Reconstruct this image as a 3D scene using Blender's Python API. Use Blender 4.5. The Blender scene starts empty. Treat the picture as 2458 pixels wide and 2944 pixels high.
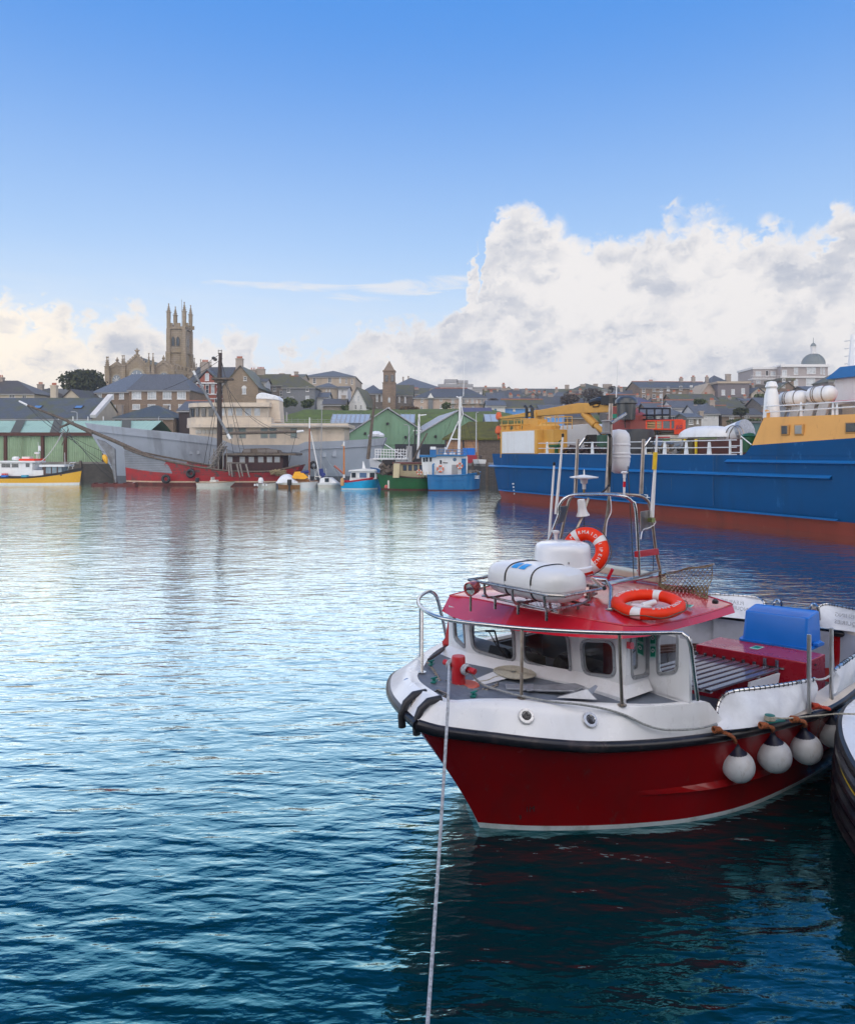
import bpy, bmesh, math, random
from mathutils import Vector, Matrix, Euler
R = math.radians
random.seed(7)
scene = bpy.context.scene
COL = scene.collection
# photograph geometry: focal length and horizon in pixels of the 2458 x 2944 picture, eye height in metres
F, H, HO, CX = 2100.0, 3.8, 1298.0, 1229.0

# ------------------------------------------------------------------ camera
cam = bpy.data.cameras.new("camera"); camo = bpy.data.objects.new("camera", cam); COL.objects.link(camo)
camo.location = (0, 0, H); camo.rotation_euler = (R(90), 0, 0)
cam.sensor_fit = 'HORIZONTAL'; cam.sensor_width = 36; cam.lens = F / 2458 * 36
cam.shift_y = -(1472 - HO) / 2458
cam.clip_start = 0.1; cam.clip_end = 6000
scene.camera = camo
scene.view_settings.view_transform = 'Standard'; scene.view_settings.look = 'None'
scene.view_settings.gamma = 1; scene.view_settings.exposure = 0.22

# ------------------------------------------------------------------ node helper (tiny expression language)
class NX:
    def __init__(s, nt): s.nt = nt
    def new(s, t, **k):
        n = s.nt.nodes.new(t)
        for a, b in k.items(): setattr(n, a, b)
        return n
    def link(s, a, b): s.nt.links.new(a, b)
    def m(s, op, a, b=None, c=None, clamp=False):
        n = s.new('ShaderNodeMath', operation=op); n.use_clamp = clamp
        for i, v in enumerate((a, b, c)):
            if v is None: continue
            if isinstance(v, (int, float)): n.inputs[i].default_value = v
            else: s.link(v, n.inputs[i])
        return n.outputs[0]
    def noise(s, vec, scale, detail=4, rough=.55, dist=0, dim='3D'):
        n = s.new('ShaderNodeTexNoise'); n.noise_dimensions = dim
        n.inputs['Scale'].default_value = scale; n.inputs['Detail'].default_value = detail
        n.inputs['Roughness'].default_value = rough; n.inputs['Distortion'].default_value = dist
        if vec is not None: s.link(vec, n.inputs['Vector'])
        return n.outputs[0]
    def ss(s, v, a, b):
        n = s.new('ShaderNodeMapRange'); n.interpolation_type = 'SMOOTHSTEP'
        s.link(v, n.inputs[0]); n.inputs[1].default_value = a; n.inputs[2].default_value = b
        return n.outputs[0]
    def lin(s, v, a, b, c=0, d=1):
        n = s.new('ShaderNodeMapRange'); s.link(v, n.inputs[0])
        for i, q in enumerate((a, b, c, d)): n.inputs[i+1].default_value = q
        return n.outputs[0]
    def mix(s, f, a, b, mode='MIX'):
        n = s.new('ShaderNodeMix', data_type='RGBA', blend_type=mode)
        for sk, v in ((n.inputs[0], f), (n.inputs[6], a), (n.inputs[7], b)):
            if isinstance(v, (int, float)): sk.default_value = v
            elif isinstance(v, tuple): sk.default_value = (*v[:3], 1)
            else: s.link(v, sk)
        return n.outputs[2]
    def comb(s, x, y, z):
        n = s.new('ShaderNodeCombineXYZ')
        for i, v in enumerate((x, y, z)):
            if isinstance(v, (int, float)): n.inputs[i].default_value = v
            else: s.link(v, n.inputs[i])
        return n.outputs[0]

# ------------------------------------------------------------------ world: Nishita sky + procedural clouds
SUN_AZ, SUN_EL = R(-16), R(5)      # azimuth measured from +Y (view direction) to the right
world = bpy.data.worlds.new("World"); scene.world = world; world.use_nodes = True
wt = world.node_tree; wt.nodes.clear(); w = NX(wt)
out = w.new('ShaderNodeOutputWorld'); bg = w.new('ShaderNodeBackground')
sky = w.new('ShaderNodeTexSky', sky_type='NISHITA'); sky.sun_disc = False
sky.sun_elevation = SUN_EL; sky.sun_rotation = SUN_AZ; sky.altitude = 0; sky.air_density = 1.0; sky.dust_density = 0.6; sky.ozone_density = 2.5
geo = w.new('ShaderNodeTexCoord'); sep = w.new('ShaderNodeSeparateXYZ'); w.link(geo.outputs['Generated'], sep.inputs[0])
dx, dy, dz = sep.outputs
az = w.m('MULTIPLY', w.m('ARCTAN2', dx, dy), 2.1)
el = w.m('MULTIPLY', w.m('ARCSINE', dz), 2.1)
def uv(px, py):
    a = math.atan((px - CX) / F); e = math.atan((HO - py) / F * math.cos(a))
    return a * 2.1, e * 2.1
P3 = w.comb(az, w.m('MULTIPLY', el, 1.25), 0.3)
n1 = w.noise(P3, 3.4, 5, .58)              # big shape
n2 = w.noise(P3, 12, 4, .62)
vo = w.new('ShaderNodeTexVoronoi'); vo.feature = 'F1'; vo.inputs['Scale'].default_value = 8; vo.inputs['Detail'].default_value = 2; vo.inputs['Roughness'].default_value = .6
dvec = w.new('ShaderNodeVectorMath', operation='ADD'); w.link(P3, dvec.inputs[0]); w.link(w.m('MULTIPLY', n2, .16), dvec.inputs[1]); w.link(dvec.outputs[0], vo.inputs['Vector'])
billow = w.m('SUBTRACT', 1.0, vo.outputs['Distance'])
# height of the cloud bank against azimuth, as a curve
TOP = [(-1500,900),(-900,820),(-400,880),(-60,822),(70,825),(126,803),(182,835),(262,915),(322,872),(420,848),(476,900),(520,850),(560,900),(617,884),(728,905),(745,965),(770,1000),(841,945),(900,955),(985,945),(1060,905),(1180,900),(1270,895),
 (1335,850),(1385,800),(1372,640),(1400,590),(1458,550),(1612,572),(1680,628),(1860,640),(1930,620),(2020,565),(2075,570),(2130,620),(2190,575),(2245,580),(2330,640),(2400,640),(2425,545),(2600,520),(3300,700)]
fc = w.new('ShaderNodeFloatCurve'); cv = fc.mapping.curves[0]
def cx_(px): return (math.atan((px-CX)/F)*2.1 + 2.0)/4.0
pts_ = [(cx_(p), uv(p, y)[1]) for p, y in TOP]
cv.points[0].location = (0.0, .35); cv.points[1].location = (1.0, .5)
for a_, b_ in pts_: cv.points.new(min(.99, max(.01, a_)), b_)
for p_ in cv.points: p_.handle_type = 'VECTOR'
fc.mapping.update(); w.link(w.m('DIVIDE', w.m('ADD', w.m('ADD', az, w.m('ADD', w.m('MULTIPLY', w.m('SUBTRACT', n2, .5), .10), w.m('MULTIPLY', w.m('SUBTRACT', n1, .5), .22))), 2.0), 4.0, clamp=True), fc.inputs['Value'])
hgt = w.m('SUBTRACT', fc.outputs[0], el)
fld = w.m('MINIMUM', w.m('MAXIMUM', w.m('MULTIPLY', hgt, 8.0), -1.6), 1.25)
turb = w.m('ADD', w.m('MULTIPLY', w.m('SUBTRACT', n1, .5), 1.25), w.m('ADD', w.m('MULTIPLY', w.m('SUBTRACT', n2, .5), .55), w.m('MULTIPLY', w.m('SUBTRACT', billow, .62), .8)))
dens = w.m('ADD', w.m('ADD', fld, turb), .30)
cover = w.ss(dens, -.10, .50)
def ell(px, py, rx, ry, rot):
    cu, cv_ = uv(px, py); c, s_ = math.cos(R(rot)), math.sin(R(rot)); du = w.m('SUBTRACT', az, cu); dv = w.m('SUBTRACT', el, cv_)
    a = w.m('ADD', w.m('MULTIPLY', du, c*1000/rx), w.m('MULTIPLY', dv, s_*1000/rx)); b = w.m('ADD', w.m('MULTIPLY', du, -s_*1000/ry), w.m('MULTIPLY', dv, c*1000/ry))
    return w.m('SUBTRACT', 1.0, w.m('ADD', w.m('MULTIPLY', a, a), w.m('MULTIPLY', b, b)))
wn = w.noise(w.comb(az, w.m('MULTIPLY', el, 5.0), 1.7), 5, 4, .62, .6)
stk = w.m('MAXIMUM', ell(1150, 830, 260, 34, 6), ell(760, 820, 380, 17, 0))
cst = w.m('MULTIPLY', w.ss(w.m('ADD', w.m('MAXIMUM', stk, -2.0), w.m('MULTIPLY', w.m('SUBTRACT', wn, .5), 3.6)), .1, 1.2), .7)
veil = w.m('MULTIPLY', w.ss(el, .60, .08), w.lin(wn, .3, .75, .5, 1.0))
# broken bright cloud, unseen, added behind the camera and overhead to light the facades
nb = w.noise(geo.outputs['Generated'], 2.3, 3, .55)
back = w.m('MULTIPLY', w.ss(nb, .40, .56), w.ss(dy, .25, -.25))
cov = w.m('MAXIMUM', w.m('MAXIMUM', cover, w.m('MULTIPLY', back, .92)), w.m('MAXIMUM', cst, w.m('MULTIPLY', veil, .8)))
# shading of the cloud: bright rims, grey blue cores, warm near the hidden sun
deep = w.ss(w.m('ADD', w.m('MINIMUM', w.m('MULTIPLY', hgt, 8.0), .8), w.m('ADD', w.m('MULTIPLY', w.m('SUBTRACT', n1, .5), 2.4), w.m('MULTIPLY', w.m('SUBTRACT', billow, .62), 1.1))), -.25, .80)
greyf = w.m('MULTIPLY', deep, w.m('MULTIPLY', w.ss(el, .03, .20), w.lin(wn, .35, .65, .6, 1)), clamp=True)
su, sv = uv(10, 1020)
sd = w.m('SQRT', w.m('ADD', w.m('POWER', w.m('MULTIPLY', w.m('SUBTRACT', az, su), .8), 2), w.m('POWER', w.m('SUBTRACT', el, sv), 2)))
glow = w.m('POWER', w.ss(sd, .6, 0.0), 2)
ccol = w.mix(greyf, (.80, .775, .765), (.47, .50, .575))
ccol = w.mix(w.m('MULTIPLY', w.ss(el, .20, .0), .6), ccol, (.80, .73, .66))
ccol = w.mix(w.m('MULTIPLY', glow, w.lin(greyf, 0, 1, .8, .1)), ccol, (1.05, .93, .76))
ccol = w.mix(back, ccol, (2.3, 2.15, 2.05))
skc = w.new('ShaderNodeVectorMath', operation='SCALE'); w.link(sky.outputs[0], skc.inputs[0]); skc.inputs['Scale'].default_value = .15
g1 = w.mix(w.ss(el, -.05, 1.25), (.60, .79, .96), (.072, .275, .74))
grad = w.mix(w.ss(el, 1.15, 2.4), g1, (.05, .15, .42))
skyc = w.mix(.95, skc.outputs[0], grad)
full = w.mix(cov, skyc, ccol)
w.link(full, bg.inputs[0]); bg.inputs[1].default_value = 1.0; w.link(bg.outputs[0], out.inputs[0])

# ------------------------------------------------------------------ sun, low, behind thin cloud on the left
sl = bpy.data.lights.new("sun", 'SUN'); slo = bpy.data.objects.new("sun", sl); COL.objects.link(slo)
sl.energy = 0.5; sl.angle = R(58)      # broad: the sun stands behind thin low cloud
sl.color = (1.0, .95, .88)
sdir = Vector((math.sin(SUN_AZ)*math.cos(SUN_EL), math.cos(SUN_AZ)*math.cos(SUN_EL), math.sin(SUN_EL)))
slo.rotation_euler = sdir.to_track_quat('Z', 'Y').to_euler(); slo.location = (-60, 80, 60)

# ------------------------------------------------------------------ mesh builder
class MB:
    def __init__(s): s.v = []; s.f = []; s.mi = []; s.cur = 0; s.X = None
    def mat(s, i): s.cur = i; return s
    def pt(s, p):
        p = Vector(p)
        if s.X is not None: p = s.X @ p
        s.v.append(p); return len(s.v) - 1
    def face(s, pts):
        ids = [s.pt(p) for p in pts]; s.f.append(ids); s.mi.append(s.cur); return s
    def idx(s, ids): s.f.append(list(ids)); s.mi.append(s.cur)
    def box(s, c, d, rot=None, taper=1.0):
        c = Vector(c); hx, hy, hz = d[0]/2, d[1]/2, d[2]/2
        q = Euler(rot).to_matrix() if rot else Matrix.Identity(3)
        b = [s.pt(c + q @ Vector((x*hx*(taper if z > 0 else 1), y*hy*(taper if z > 0 else 1), z*hz))) for z in (-1, 1) for x, y in ((-1,-1),(1,-1),(1,1),(-1,1))]
        for f in ((3,2,1,0),(4,5,6,7),(0,1,5,4),(1,2,6,5),(2,3,7,6),(3,0,4,7)): s.idx([b[i] for i in f])
        return s
    def b2(s, x0, x1, y0, y1, z0, z1): return s.box(((x0+x1)/2,(y0+y1)/2,(z0+z1)/2), (abs(x1-x0),abs(y1-y0),abs(z1-z0)))
    def poly(s, pts, off):
        off = Vector(off); a = [s.pt(p) for p in pts]; b = [s.pt(Vector(p)+off) for p in pts]; n = len(a)
        s.idx(a[::-1]); s.idx(b)
        for i in range(n): s.idx((a[i], a[(i+1)%n], b[(i+1)%n], b[i]))
        return s
    def tube(s, pts, r, n=8, close=False, caps=True, r2=None):
        pts = [Vector(p) for p in pts]; m = len(pts); rings = []; up = None
        for i, p in enumerate(pts):
            if close: t = pts[(i+1)%m] - pts[i-1]
            else: t = pts[min(i+1, m-1)] - pts[max(i-1, 0)]
            t.normalize()
            if up is None: up = t.orthogonal().normalized()
            up = (up - t*up.dot(t))
            if up.length < 1e-6: up = t.orthogonal()
            up.normalize(); sd_ = t.cross(up)
            rr = r if r2 is None else r + (r2-r)*i/max(1, m-1)
            rings.append([s.pt(p + rr*(math.cos(a)*up + math.sin(a)*sd_)) for a in [2*math.pi*k/n for k in range(n)]])
        for i in range(m if close else m-1):
            A, B = rings[i], rings[(i+1)%m]
            for k in range(n): s.idx((A[k], A[(k+1)%n], B[(k+1)%n], B[k]))
        if caps and not close: s.idx(rings[0][::-1]); s.idx(rings[-1])
        return s
    def lathe(s, prof, c=(0,0,0), n=24, axis=None, sx=1, sy=1):
        c = Vector(c); q = Matrix.Identity(3) if axis is None else Vector(axis).to_track_quat('Z', 'Y').to_matrix()
        rings = []
        for (r, z) in prof:
            if r < 1e-5: rings.append([s.pt(c + q @ Vector((0,0,z)))])
            else: rings.append([s.pt(c + q @ Vector((r*sx*math.cos(2*math.pi*k/n), r*sy*math.sin(2*math.pi*k/n), z))) for k in range(n)])
        for A, B in zip(rings, rings[1:]):
            for k in range(n):
                k2 = (k+1) % n
                if len(A) == 1 and len(B) == 1: break
                if len(A) == 1: s.idx((A[0], B[k2], B[k]))
                elif len(B) == 1: s.idx((A[k], A[k2], B[0]))
                else: s.idx((A[k], A[k2], B[k2], B[k]))
        if len(rings[0]) > 1: s.idx(rings[0][::-1])
        if len(rings[-1]) > 1: s.idx(rings[-1])
        return s
    def grid(s, rows, close=False):
        ids = [[s.pt(p) for p in r] for r in rows]
        for A, B in zip(ids, ids[1:]):
            for k in range(len(A) - (0 if close else 1)):
                k2 = (k+1) % len(A); s.idx((A[k], A[k2], B[k2], B[k]))
        return ids
    def torus(s, c, r, t, axis=(0,0,1), n=40, m=12, ts=1.0):
        q = Vector(axis).to_track_quat('Z', 'Y').to_matrix(); c = Vector(c)
        rows = [[c + q @ Vector(((r+t*math.cos(b))*math.cos(a), (r+t*math.cos(b))*math.sin(a), t*ts*math.sin(b))) for b in [2*math.pi*j/m for j in range(m)]] for a in [2*math.pi*i/n for i in range(n)]]
        rows.append(rows[0]); s.grid(rows, close=True); return s
    def build(s, name, mats, parent=None, smooth=False, bevel=0, label=None, sub=0, matrix=None):
        me = bpy.data.meshes.new(name); me.from_pydata([tuple(p) for p in s.v], [], s.f)
        if not isinstance(mats, (list, tuple)): mats = [mats]
        for m_ in mats: me.materials.append(m_)
        me.polygons.foreach_set('material_index', s.mi)
        bm = bmesh.new(); bm.from_mesh(me); bmesh.ops.remove_doubles(bm, verts=bm.verts, dist=1e-5)
        bmesh.ops.recalc_face_normals(bm, faces=bm.faces); bm.to_mesh(me); bm.free()
        if smooth:
            me.polygons.foreach_set('use_smooth', [True]*len(me.polygons))
            try: me.set_sharp_from_angle(angle=R(smooth if smooth is not True else 40))
            except Exception: pass
        o = bpy.data.objects.new(name, me); COL.objects.link(o)
        if matrix is not None: o.matrix_world = matrix
        if parent is not None: o.parent = parent
        if bevel:
            b = o.modifiers.new('bevel', 'BEVEL'); b.width = bevel; b.segments = 2; b.limit_method = 'ANGLE'; b.angle_limit = R(35)
        if sub:
            b = o.modifiers.new('sub', 'SUBSURF'); b.levels = sub; b.render_levels = sub
        if label: o['label'] = label
        return o

def tag(o, label=None, cat=None, group=None, kind=None):
    if label: o['label'] = label
    if cat: o['category'] = cat
    if group: o['group'] = group
    if kind: o['kind'] = kind
    return o
def empty(name, loc, rz, label, cat, group=None):
    o = bpy.data.objects.new(name, None); COL.objects.link(o); o.location = loc; o.rotation_euler = (0, 0, rz)
    o.empty_display_size = .3
    return tag(o, label, cat, group)
def copy_tree(o, parent=None):
    c = o.copy(); COL.objects.link(c); c.parent = parent
    for ch in [x for x in o.children]: copy_tree(ch, c)
    return c
class Fr:
    """a plane standing at (X0,Y0) turned by angle a: turns photo pixels into metres along and up that plane"""
    def __init__(s, X0, Y0, a=0.0):
        s.X0, s.Y0, s.a = X0, Y0, a; s.c, s.s = math.cos(a), math.sin(a)
    def __call__(s, px, py, yo=0.0):
        k = (px - CX) / F; X0 = s.X0 - yo*s.s; Y0 = s.Y0 + yo*s.c
        t = (k*Y0 - X0) / (s.c - k*s.s); Y = Y0 + t*s.s
        return t, H - (py - HO) * Y / F
    def x(s, px, yo=0.0): return s(px, HO, yo)[0]
    def z(s, px, py, yo=0.0): return s(px, py, yo)[1]
def WP(px, py, Y): return Vector(((px-CX)*Y/F, Y, H - (py-HO)*Y/F))

# ------------------------------------------------------------------ materials
_mc = {}
def mat(name, col, rough=.5, metal=0, var=.12, vs=6, bump=0, bs=30, spec=.5, coat=0, dirt=None, dirt_amt=.4, ds=1.5, streak=False, scuff=None, sc_amt=.3, sc=3.0):
    if name in _mc: return _mc[name]
    m = bpy.data.materials.new(name); m.use_nodes = True; n = NX(m.node_tree); p = m.node_tree.nodes['Principled BSDF']
    tc = n.new('ShaderNodeTexCoord').outputs['Object']
    nn = n.noise(tc, vs, 5, .6)
    d = tuple(c*(1-var) for c in col); l = tuple(min(1, c*(1+var)) for c in col)
    c = n.mix(n.lin(nn, .3, .7), d, l)
    if dirt:
        v = tc
        if streak:
            mp = n.new('ShaderNodeMapping'); n.link(tc, mp.inputs[0]); mp.inputs['Scale'].default_value = (1, 1, .12); v = mp.outputs[0]
        dn = n.noise(v, ds, 6, .65)
        c = n.mix(n.m('MULTIPLY', n.ss(dn, .5, .68), dirt_amt), c, dirt)
    if scuff:
        mp = n.new('ShaderNodeMapping'); n.link(tc, mp.inputs[0]); mp.inputs['Scale'].default_value = (1, 1, .35); mp.inputs['Location'].default_value = (7, 3, 1)
        c = n.mix(n.m('MULTIPLY', n.ss(n.noise(mp.outputs[0], sc, 7, .72, .4), .60, .70), sc_amt), c, scuff)
    n.link(c, p.inputs['Base Color'])
    rn = n.lin(nn, .2, .8, max(0.02, rough*.8), min(1, rough*1.2)); n.link(rn, p.inputs['Roughness'])
    p.inputs['Metallic'].default_value = metal; p.inputs['Specular IOR Level'].default_value = spec
    p.inputs['Coat Weight'].default_value = coat; p.inputs['Coat Roughness'].default_value = .08
    if bump:
        b = n.new('ShaderNodeBump'); b.inputs['Strength'].default_value = bump; b.inputs['Distance'].default_value = .02
        n.link(n.noise(tc, bs, 4, .6), b.inputs['Height']); n.link(b.outputs[0], p.inputs['Normal'])
    _mc[name] = m; return m
def wall_mat(name, c1, c2, c3=None, scale=1.2, mortar=(.30,.27,.23), w_=.5, h_=.25):
    """rubble or coursed stone: brick texture broken up with noise"""
    if name in _mc: return _mc[name]
    m = bpy.data.materials.new(name); m.use_nodes = True; n = NX(m.node_tree); p = m.node_tree.nodes['Principled BSDF']
    tc = n.new('ShaderNodeTexCoord'); s_ = n.new('ShaderNodeSeparateXYZ'); n.link(tc.outputs['Object'], s_.inputs[0])
    v = n.comb(n.m('ADD', s_.outputs[0], s_.outputs[1]), s_.outputs[2], 0)
    wob = n.new('ShaderNodeVectorMath', operation='ADD'); n.link(v, wob.inputs[0])
    nz_ = n.new('ShaderNodeTexNoise'); nz_.inputs['Scale'].default_value = 1.7; n.link(v, nz_.inputs['Vector'])
    sc = n.new('ShaderNodeVectorMath', operation='SCALE'); n.link(nz_.outputs['Color'], sc.inputs[0]); sc.inputs['Scale'].default_value = .18
    n.link(sc.outputs[0], wob.inputs[1])
    br = n.new('ShaderNodeTexBrick'); n.link(wob.outputs[0], br.inputs['Vector']); br.inputs['Scale'].default_value = scale
    br.inputs['Color1'].default_value = (*c1, 1); br.inputs['Color2'].default_value = (*c2, 1); br.inputs['Mortar'].default_value = (*mortar, 1)
    br.inputs['Mortar Size'].default_value = .03; br.inputs['Brick Width'].default_value = w_; br.inputs['Row Height'].default_value = h_; br.inputs['Bias'].default_value = 0
    big = n.noise(tc.outputs['Object'], .35, 5, .6)
    c = n.mix(n.m('MULTIPLY', n.ss(big, .42, .65), .55), br.outputs['Color'], c3 or tuple(x*.55 for x in c1))
    c = n.mix(n.lin(n.noise(tc.outputs['Object'], 5, 4), .3, .7, 0, .5), c, tuple(x*.6 for x in c2))
    n.link(c, p.inputs['Base Color']); p.inputs['Roughness'].default_value = .9
    b = n.new('ShaderNodeBump'); b.inputs['Strength'].default_value = .5; b.inputs['Distance'].default_value = .03
    n.link(br.outputs['Fac'], b.inputs['Height']); b.invert = True; n.link(b.outputs[0], p.inputs['Normal'])
    _mc[name] = m; return m
def roof_mat(name, col, moss=(.09,.10,.02), amt=.5, rows=3.0):
    if name in _mc: return _mc[name]
    m = bpy.data.materials.new(name); m.use_nodes = True; n = NX(m.node_tree); p = m.node_tree.nodes['Principled BSDF']
    tc = n.new('ShaderNodeTexCoord').outputs['Object']; s_ = n.new('ShaderNodeSeparateXYZ'); n.link(tc, s_.inputs[0])
    v = n.comb(n.m('ADD', s_.outputs[0], s_.outputs[1]), n.m('MULTIPLY', s_.outputs[2], 1.5), 0)
    br = n.new('ShaderNodeTexBrick'); n.link(v, br.inputs['Vector']); br.inputs['Scale'].default_value = rows
    br.inputs['Color1'].default_value = (*[c*.8 for c in col], 1); br.inputs['Color2'].default_value = (*[min(1, c*1.25) for c in col], 1); br.inputs['Mortar'].default_value = (*[c*.5 for c in col], 1)
    br.inputs['Mortar Size'].default_value = .02; br.inputs['Row Height'].default_value = .3
    big = n.noise(tc, .45, 6, .65)
    c = n.mix(n.m('MULTIPLY', n.ss(big, .62-.28*amt, .74-.1*amt), min(1, .35+amt*.6)), br.outputs['Color'], moss)
    c = n.mix(n.lin(n.noise(tc, 2.5, 5), .35, .7, 0, .35), c, tuple(x*.5 for x in col))
    n.link(c, p.inputs['Base Color']); p.inputs['Roughness'].default_value = .55
    _mc[name] = m; return m
def glass_mat():
    m = bpy.data.materials.new("glass"); m.use_nodes = True; n = NX(m.node_tree); nt = m.node_tree
    nt.nodes.remove(nt.nodes['Principled BSDF']); o = nt.nodes['Material Output']
    t = n.new('ShaderNodeBsdfTransparent'); t.inputs[0].default_value = (.80, .84, .85, 1)
    g = n.new('ShaderNodeBsdfGlossy'); g.inputs['Roughness'].default_value = .03
    fz = n.new('ShaderNodeFresnel'); fz.inputs[0].default_value = 1.5
    mx = n.new('ShaderNodeMixShader'); n.link(fz.outputs[0], mx.inputs[0]); n.link(t.outputs[0], mx.inputs[1]); n.link(g.outputs[0], mx.inputs[2]); n.link(mx.outputs[0], o.inputs[0])
    return m
GLASS = glass_mat()
WHITE = mat('white_paint', (.74,.75,.76), .32, var=.03, vs=3, coat=.2, dirt=(.45,.40,.33), dirt_amt=.18, ds=2, streak=True)
GEL = mat('white_gelcoat', (.80,.81,.83), .26, var=.03, vs=2, coat=.3, dirt=(.5,.47,.42), dirt_amt=.22, ds=1.5, streak=True, scuff=(.34,.33,.33), sc_amt=.35, sc=11)
RED = mat('red_paint', (.54,.010,.028), .22, var=.06, vs=2, coat=.5, dirt=(.34,.02,.03), dirt_amt=.2, ds=3, scuff=(.55,.30,.30), sc_amt=.18, sc=7)
REDH = mat('red_hull_paint', (.30,.002,.004), .24, var=.08, vs=2, coat=.22, spec=.35, scuff=(.12,.05,.05), sc_amt=.4, sc=9, dirt=(.12,.01,.01), dirt_amt=.35, ds=1.2, streak=True)
STEEL = mat('stainless_steel', (.55,.55,.55), .22, 1, var=.15, vs=14)
STEELD = mat('weathered_steel', (.36,.32,.28), .38, 1, var=.25, vs=10, dirt=(.20,.10,.05), dirt_amt=.5, ds=8)
GALV = mat('galvanised_steel', (.42,.44,.48), .5, .7, var=.25, vs=9, bump=.1)
RUB = mat('black_rubber', (.012,.012,.016), .38, var=.4, vs=8, bump=.15, bs=20, dirt=(.08,.06,.06), dirt_amt=.45, ds=5)
DECK = mat('grey_deck_paint', (.13,.155,.20), .6, var=.2, vs=5, bump=.25, bs=120, dirt=(.28,.30,.34), dirt_amt=.4, ds=4)
DARK = mat('dark_interior', (.022,.018,.018), .7)
PANE = mat('dark_pane', (.03,.04,.05), .08, var=.5, vs=.7, spec=.9)
PANEL = mat('sky_bright_pane', (.42,.46,.50), .12, var=.35, vs=.9, spec=.9)  # pale base colour stands in for sky reflected in the brighter panes
CANVAS = mat('white_canvas', (.70,.73,.78), .55, var=.10, vs=5, bump=.35, bs=7, dirt=(.40,.42,.50), dirt_amt=.25, ds=3)
ROPE = mat('pale_rope', (.55,.55,.55), .85, var=.35, vs=60, bump=.6, bs=160)
ROPEB = mat('buff_rope', (.44,.41,.33), .85, var=.3, vs=50, bump=.6, bs=150)
ROPER = mat('red_rope', (.55,.06,.03), .8, var=.3, vs=60, bump=.6, bs=150)
ROPEO = mat('tarred_rope', (.34,.10,.035), .8, var=.4, vs=60, bump=.6, bs=150)
ORANGE = mat('orange_buoy', (.82,.035,.002), .5, var=.10, vs=6, spec=.3, scuff=(.45,.12,.06), sc_amt=.4, sc=14)
BLACK = mat('black_plastic', (.012,.012,.014), .4, var=.3)
WOOD = mat('brown_timber', (.075,.03,.022), .42, var=.3, vs=12, coat=.2)
WOODG = mat('weathered_timber', (.12,.095,.075), .85, var=.45, vs=4, bump=.4, bs=14)
PLASTIC = mat('blue_plastic', (.003,.15,.58), .33, var=.05, vs=3)
SIGN = mat('sign_green', (.0,.22,.13), .4, var=.03)
SIGNL = mat('sign_pale_green', (.35,.72,.60), .4, var=.03)

# ================================================================== WATER
def water_mat():
    m = bpy.data.materials.new("harbour_water"); m.use_nodes = True; n = NX(m.node_tree); p = m.node_tree.nodes['Principled BSDF']
    tc = n.new('ShaderNodeTexCoord').outputs['Object']
    def layer(rot, sx, sy, scale, det, rough, dist, off):
        mp = n.new('ShaderNodeMapping'); n.link(tc, mp.inputs[0]); mp.inputs['Rotation'].default_value = (0, 0, R(rot)); mp.inputs['Scale'].default_value = (sx, sy, 1); mp.inputs['Location'].default_value = (off, off*.7, 0)
        return n.noise(mp.outputs[0], scale, det, rough, dist)
    h = n.m('MULTIPLY', layer(16, .36, 1.0, 3.4, 2, .42, .5, 0), .060)
    h = n.m('ADD', h, n.m('MULTIPLY', layer(-12, .42, 1.1, 8.0, 2, .5, .4, 5), .0165))
    h = n.m('ADD', h, n.m('MULTIPLY', layer(5, .5, 1.0, 14, 3, .5, .2, 11), .0075))
    h = n.m('ADD', h, n.m('MULTIPLY', layer(30, .8, 1.0, .5, 2, .5, 0, 3), .10))
    b = n.new('ShaderNodeBump'); b.inputs['Strength'].default_value = 1; b.inputs['Distance'].default_value = 1.0
    wind = n.noise(tc, .045, 4, .55)      # calmer and ruffled patches
    sp_ = n.new('ShaderNodeSeparateXYZ'); n.link(tc, sp_.inputs[0]); calm = n.m('POWER', n.lin(sp_.outputs[1], 5, 24, .90, .60), 1.7)   # sheltered water further in
    n.link(n.m('MULTIPLY', n.m('MULTIPLY', h, calm), n.lin(wind, .35, .65, .8, 1.15)), b.inputs['Height'])
    m.node_tree.nodes.remove(p); df = n.new('ShaderNodeBsdfDiffuse'); gl = n.new('ShaderNodeBsdfGlossy'); mx = n.new('ShaderNodeMixShader'); lw = n.new('ShaderNodeLayerWeight')
    df.inputs[0].default_value = (.0003, .023, .029, 1); gl.inputs['Roughness'].default_value = .05; n.link(n.mix(n.ss(lw.outputs['Facing'], .32, .9), (.06, .58, .68), (.93, 1.0, 1.0)), gl.inputs[0]); lw.inputs[0].default_value = .5
    for s_ in (gl.inputs['Normal'], lw.inputs['Normal']): n.link(b.outputs[0], s_)
    n.link(n.m('ADD', n.m('MULTIPLY', n.m('POWER', n.ss(lw.outputs['Facing'], .20, .94), 1.3), 1.0), .012, clamp=True), mx.inputs[0]); n.link(df.outputs[0], mx.inputs[1]); n.link(gl.outputs[0], mx.inputs[2]); n.link(mx.outputs[0], m.node_tree.nodes['Material Output'].inputs[0])
    return m
m = MB(); m.face([(-900,-60,0),(900,-60,0),(900,1500,0),(-900,1500,0)])
tag(m.build('water', water_mat()), kind='structure')

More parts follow.
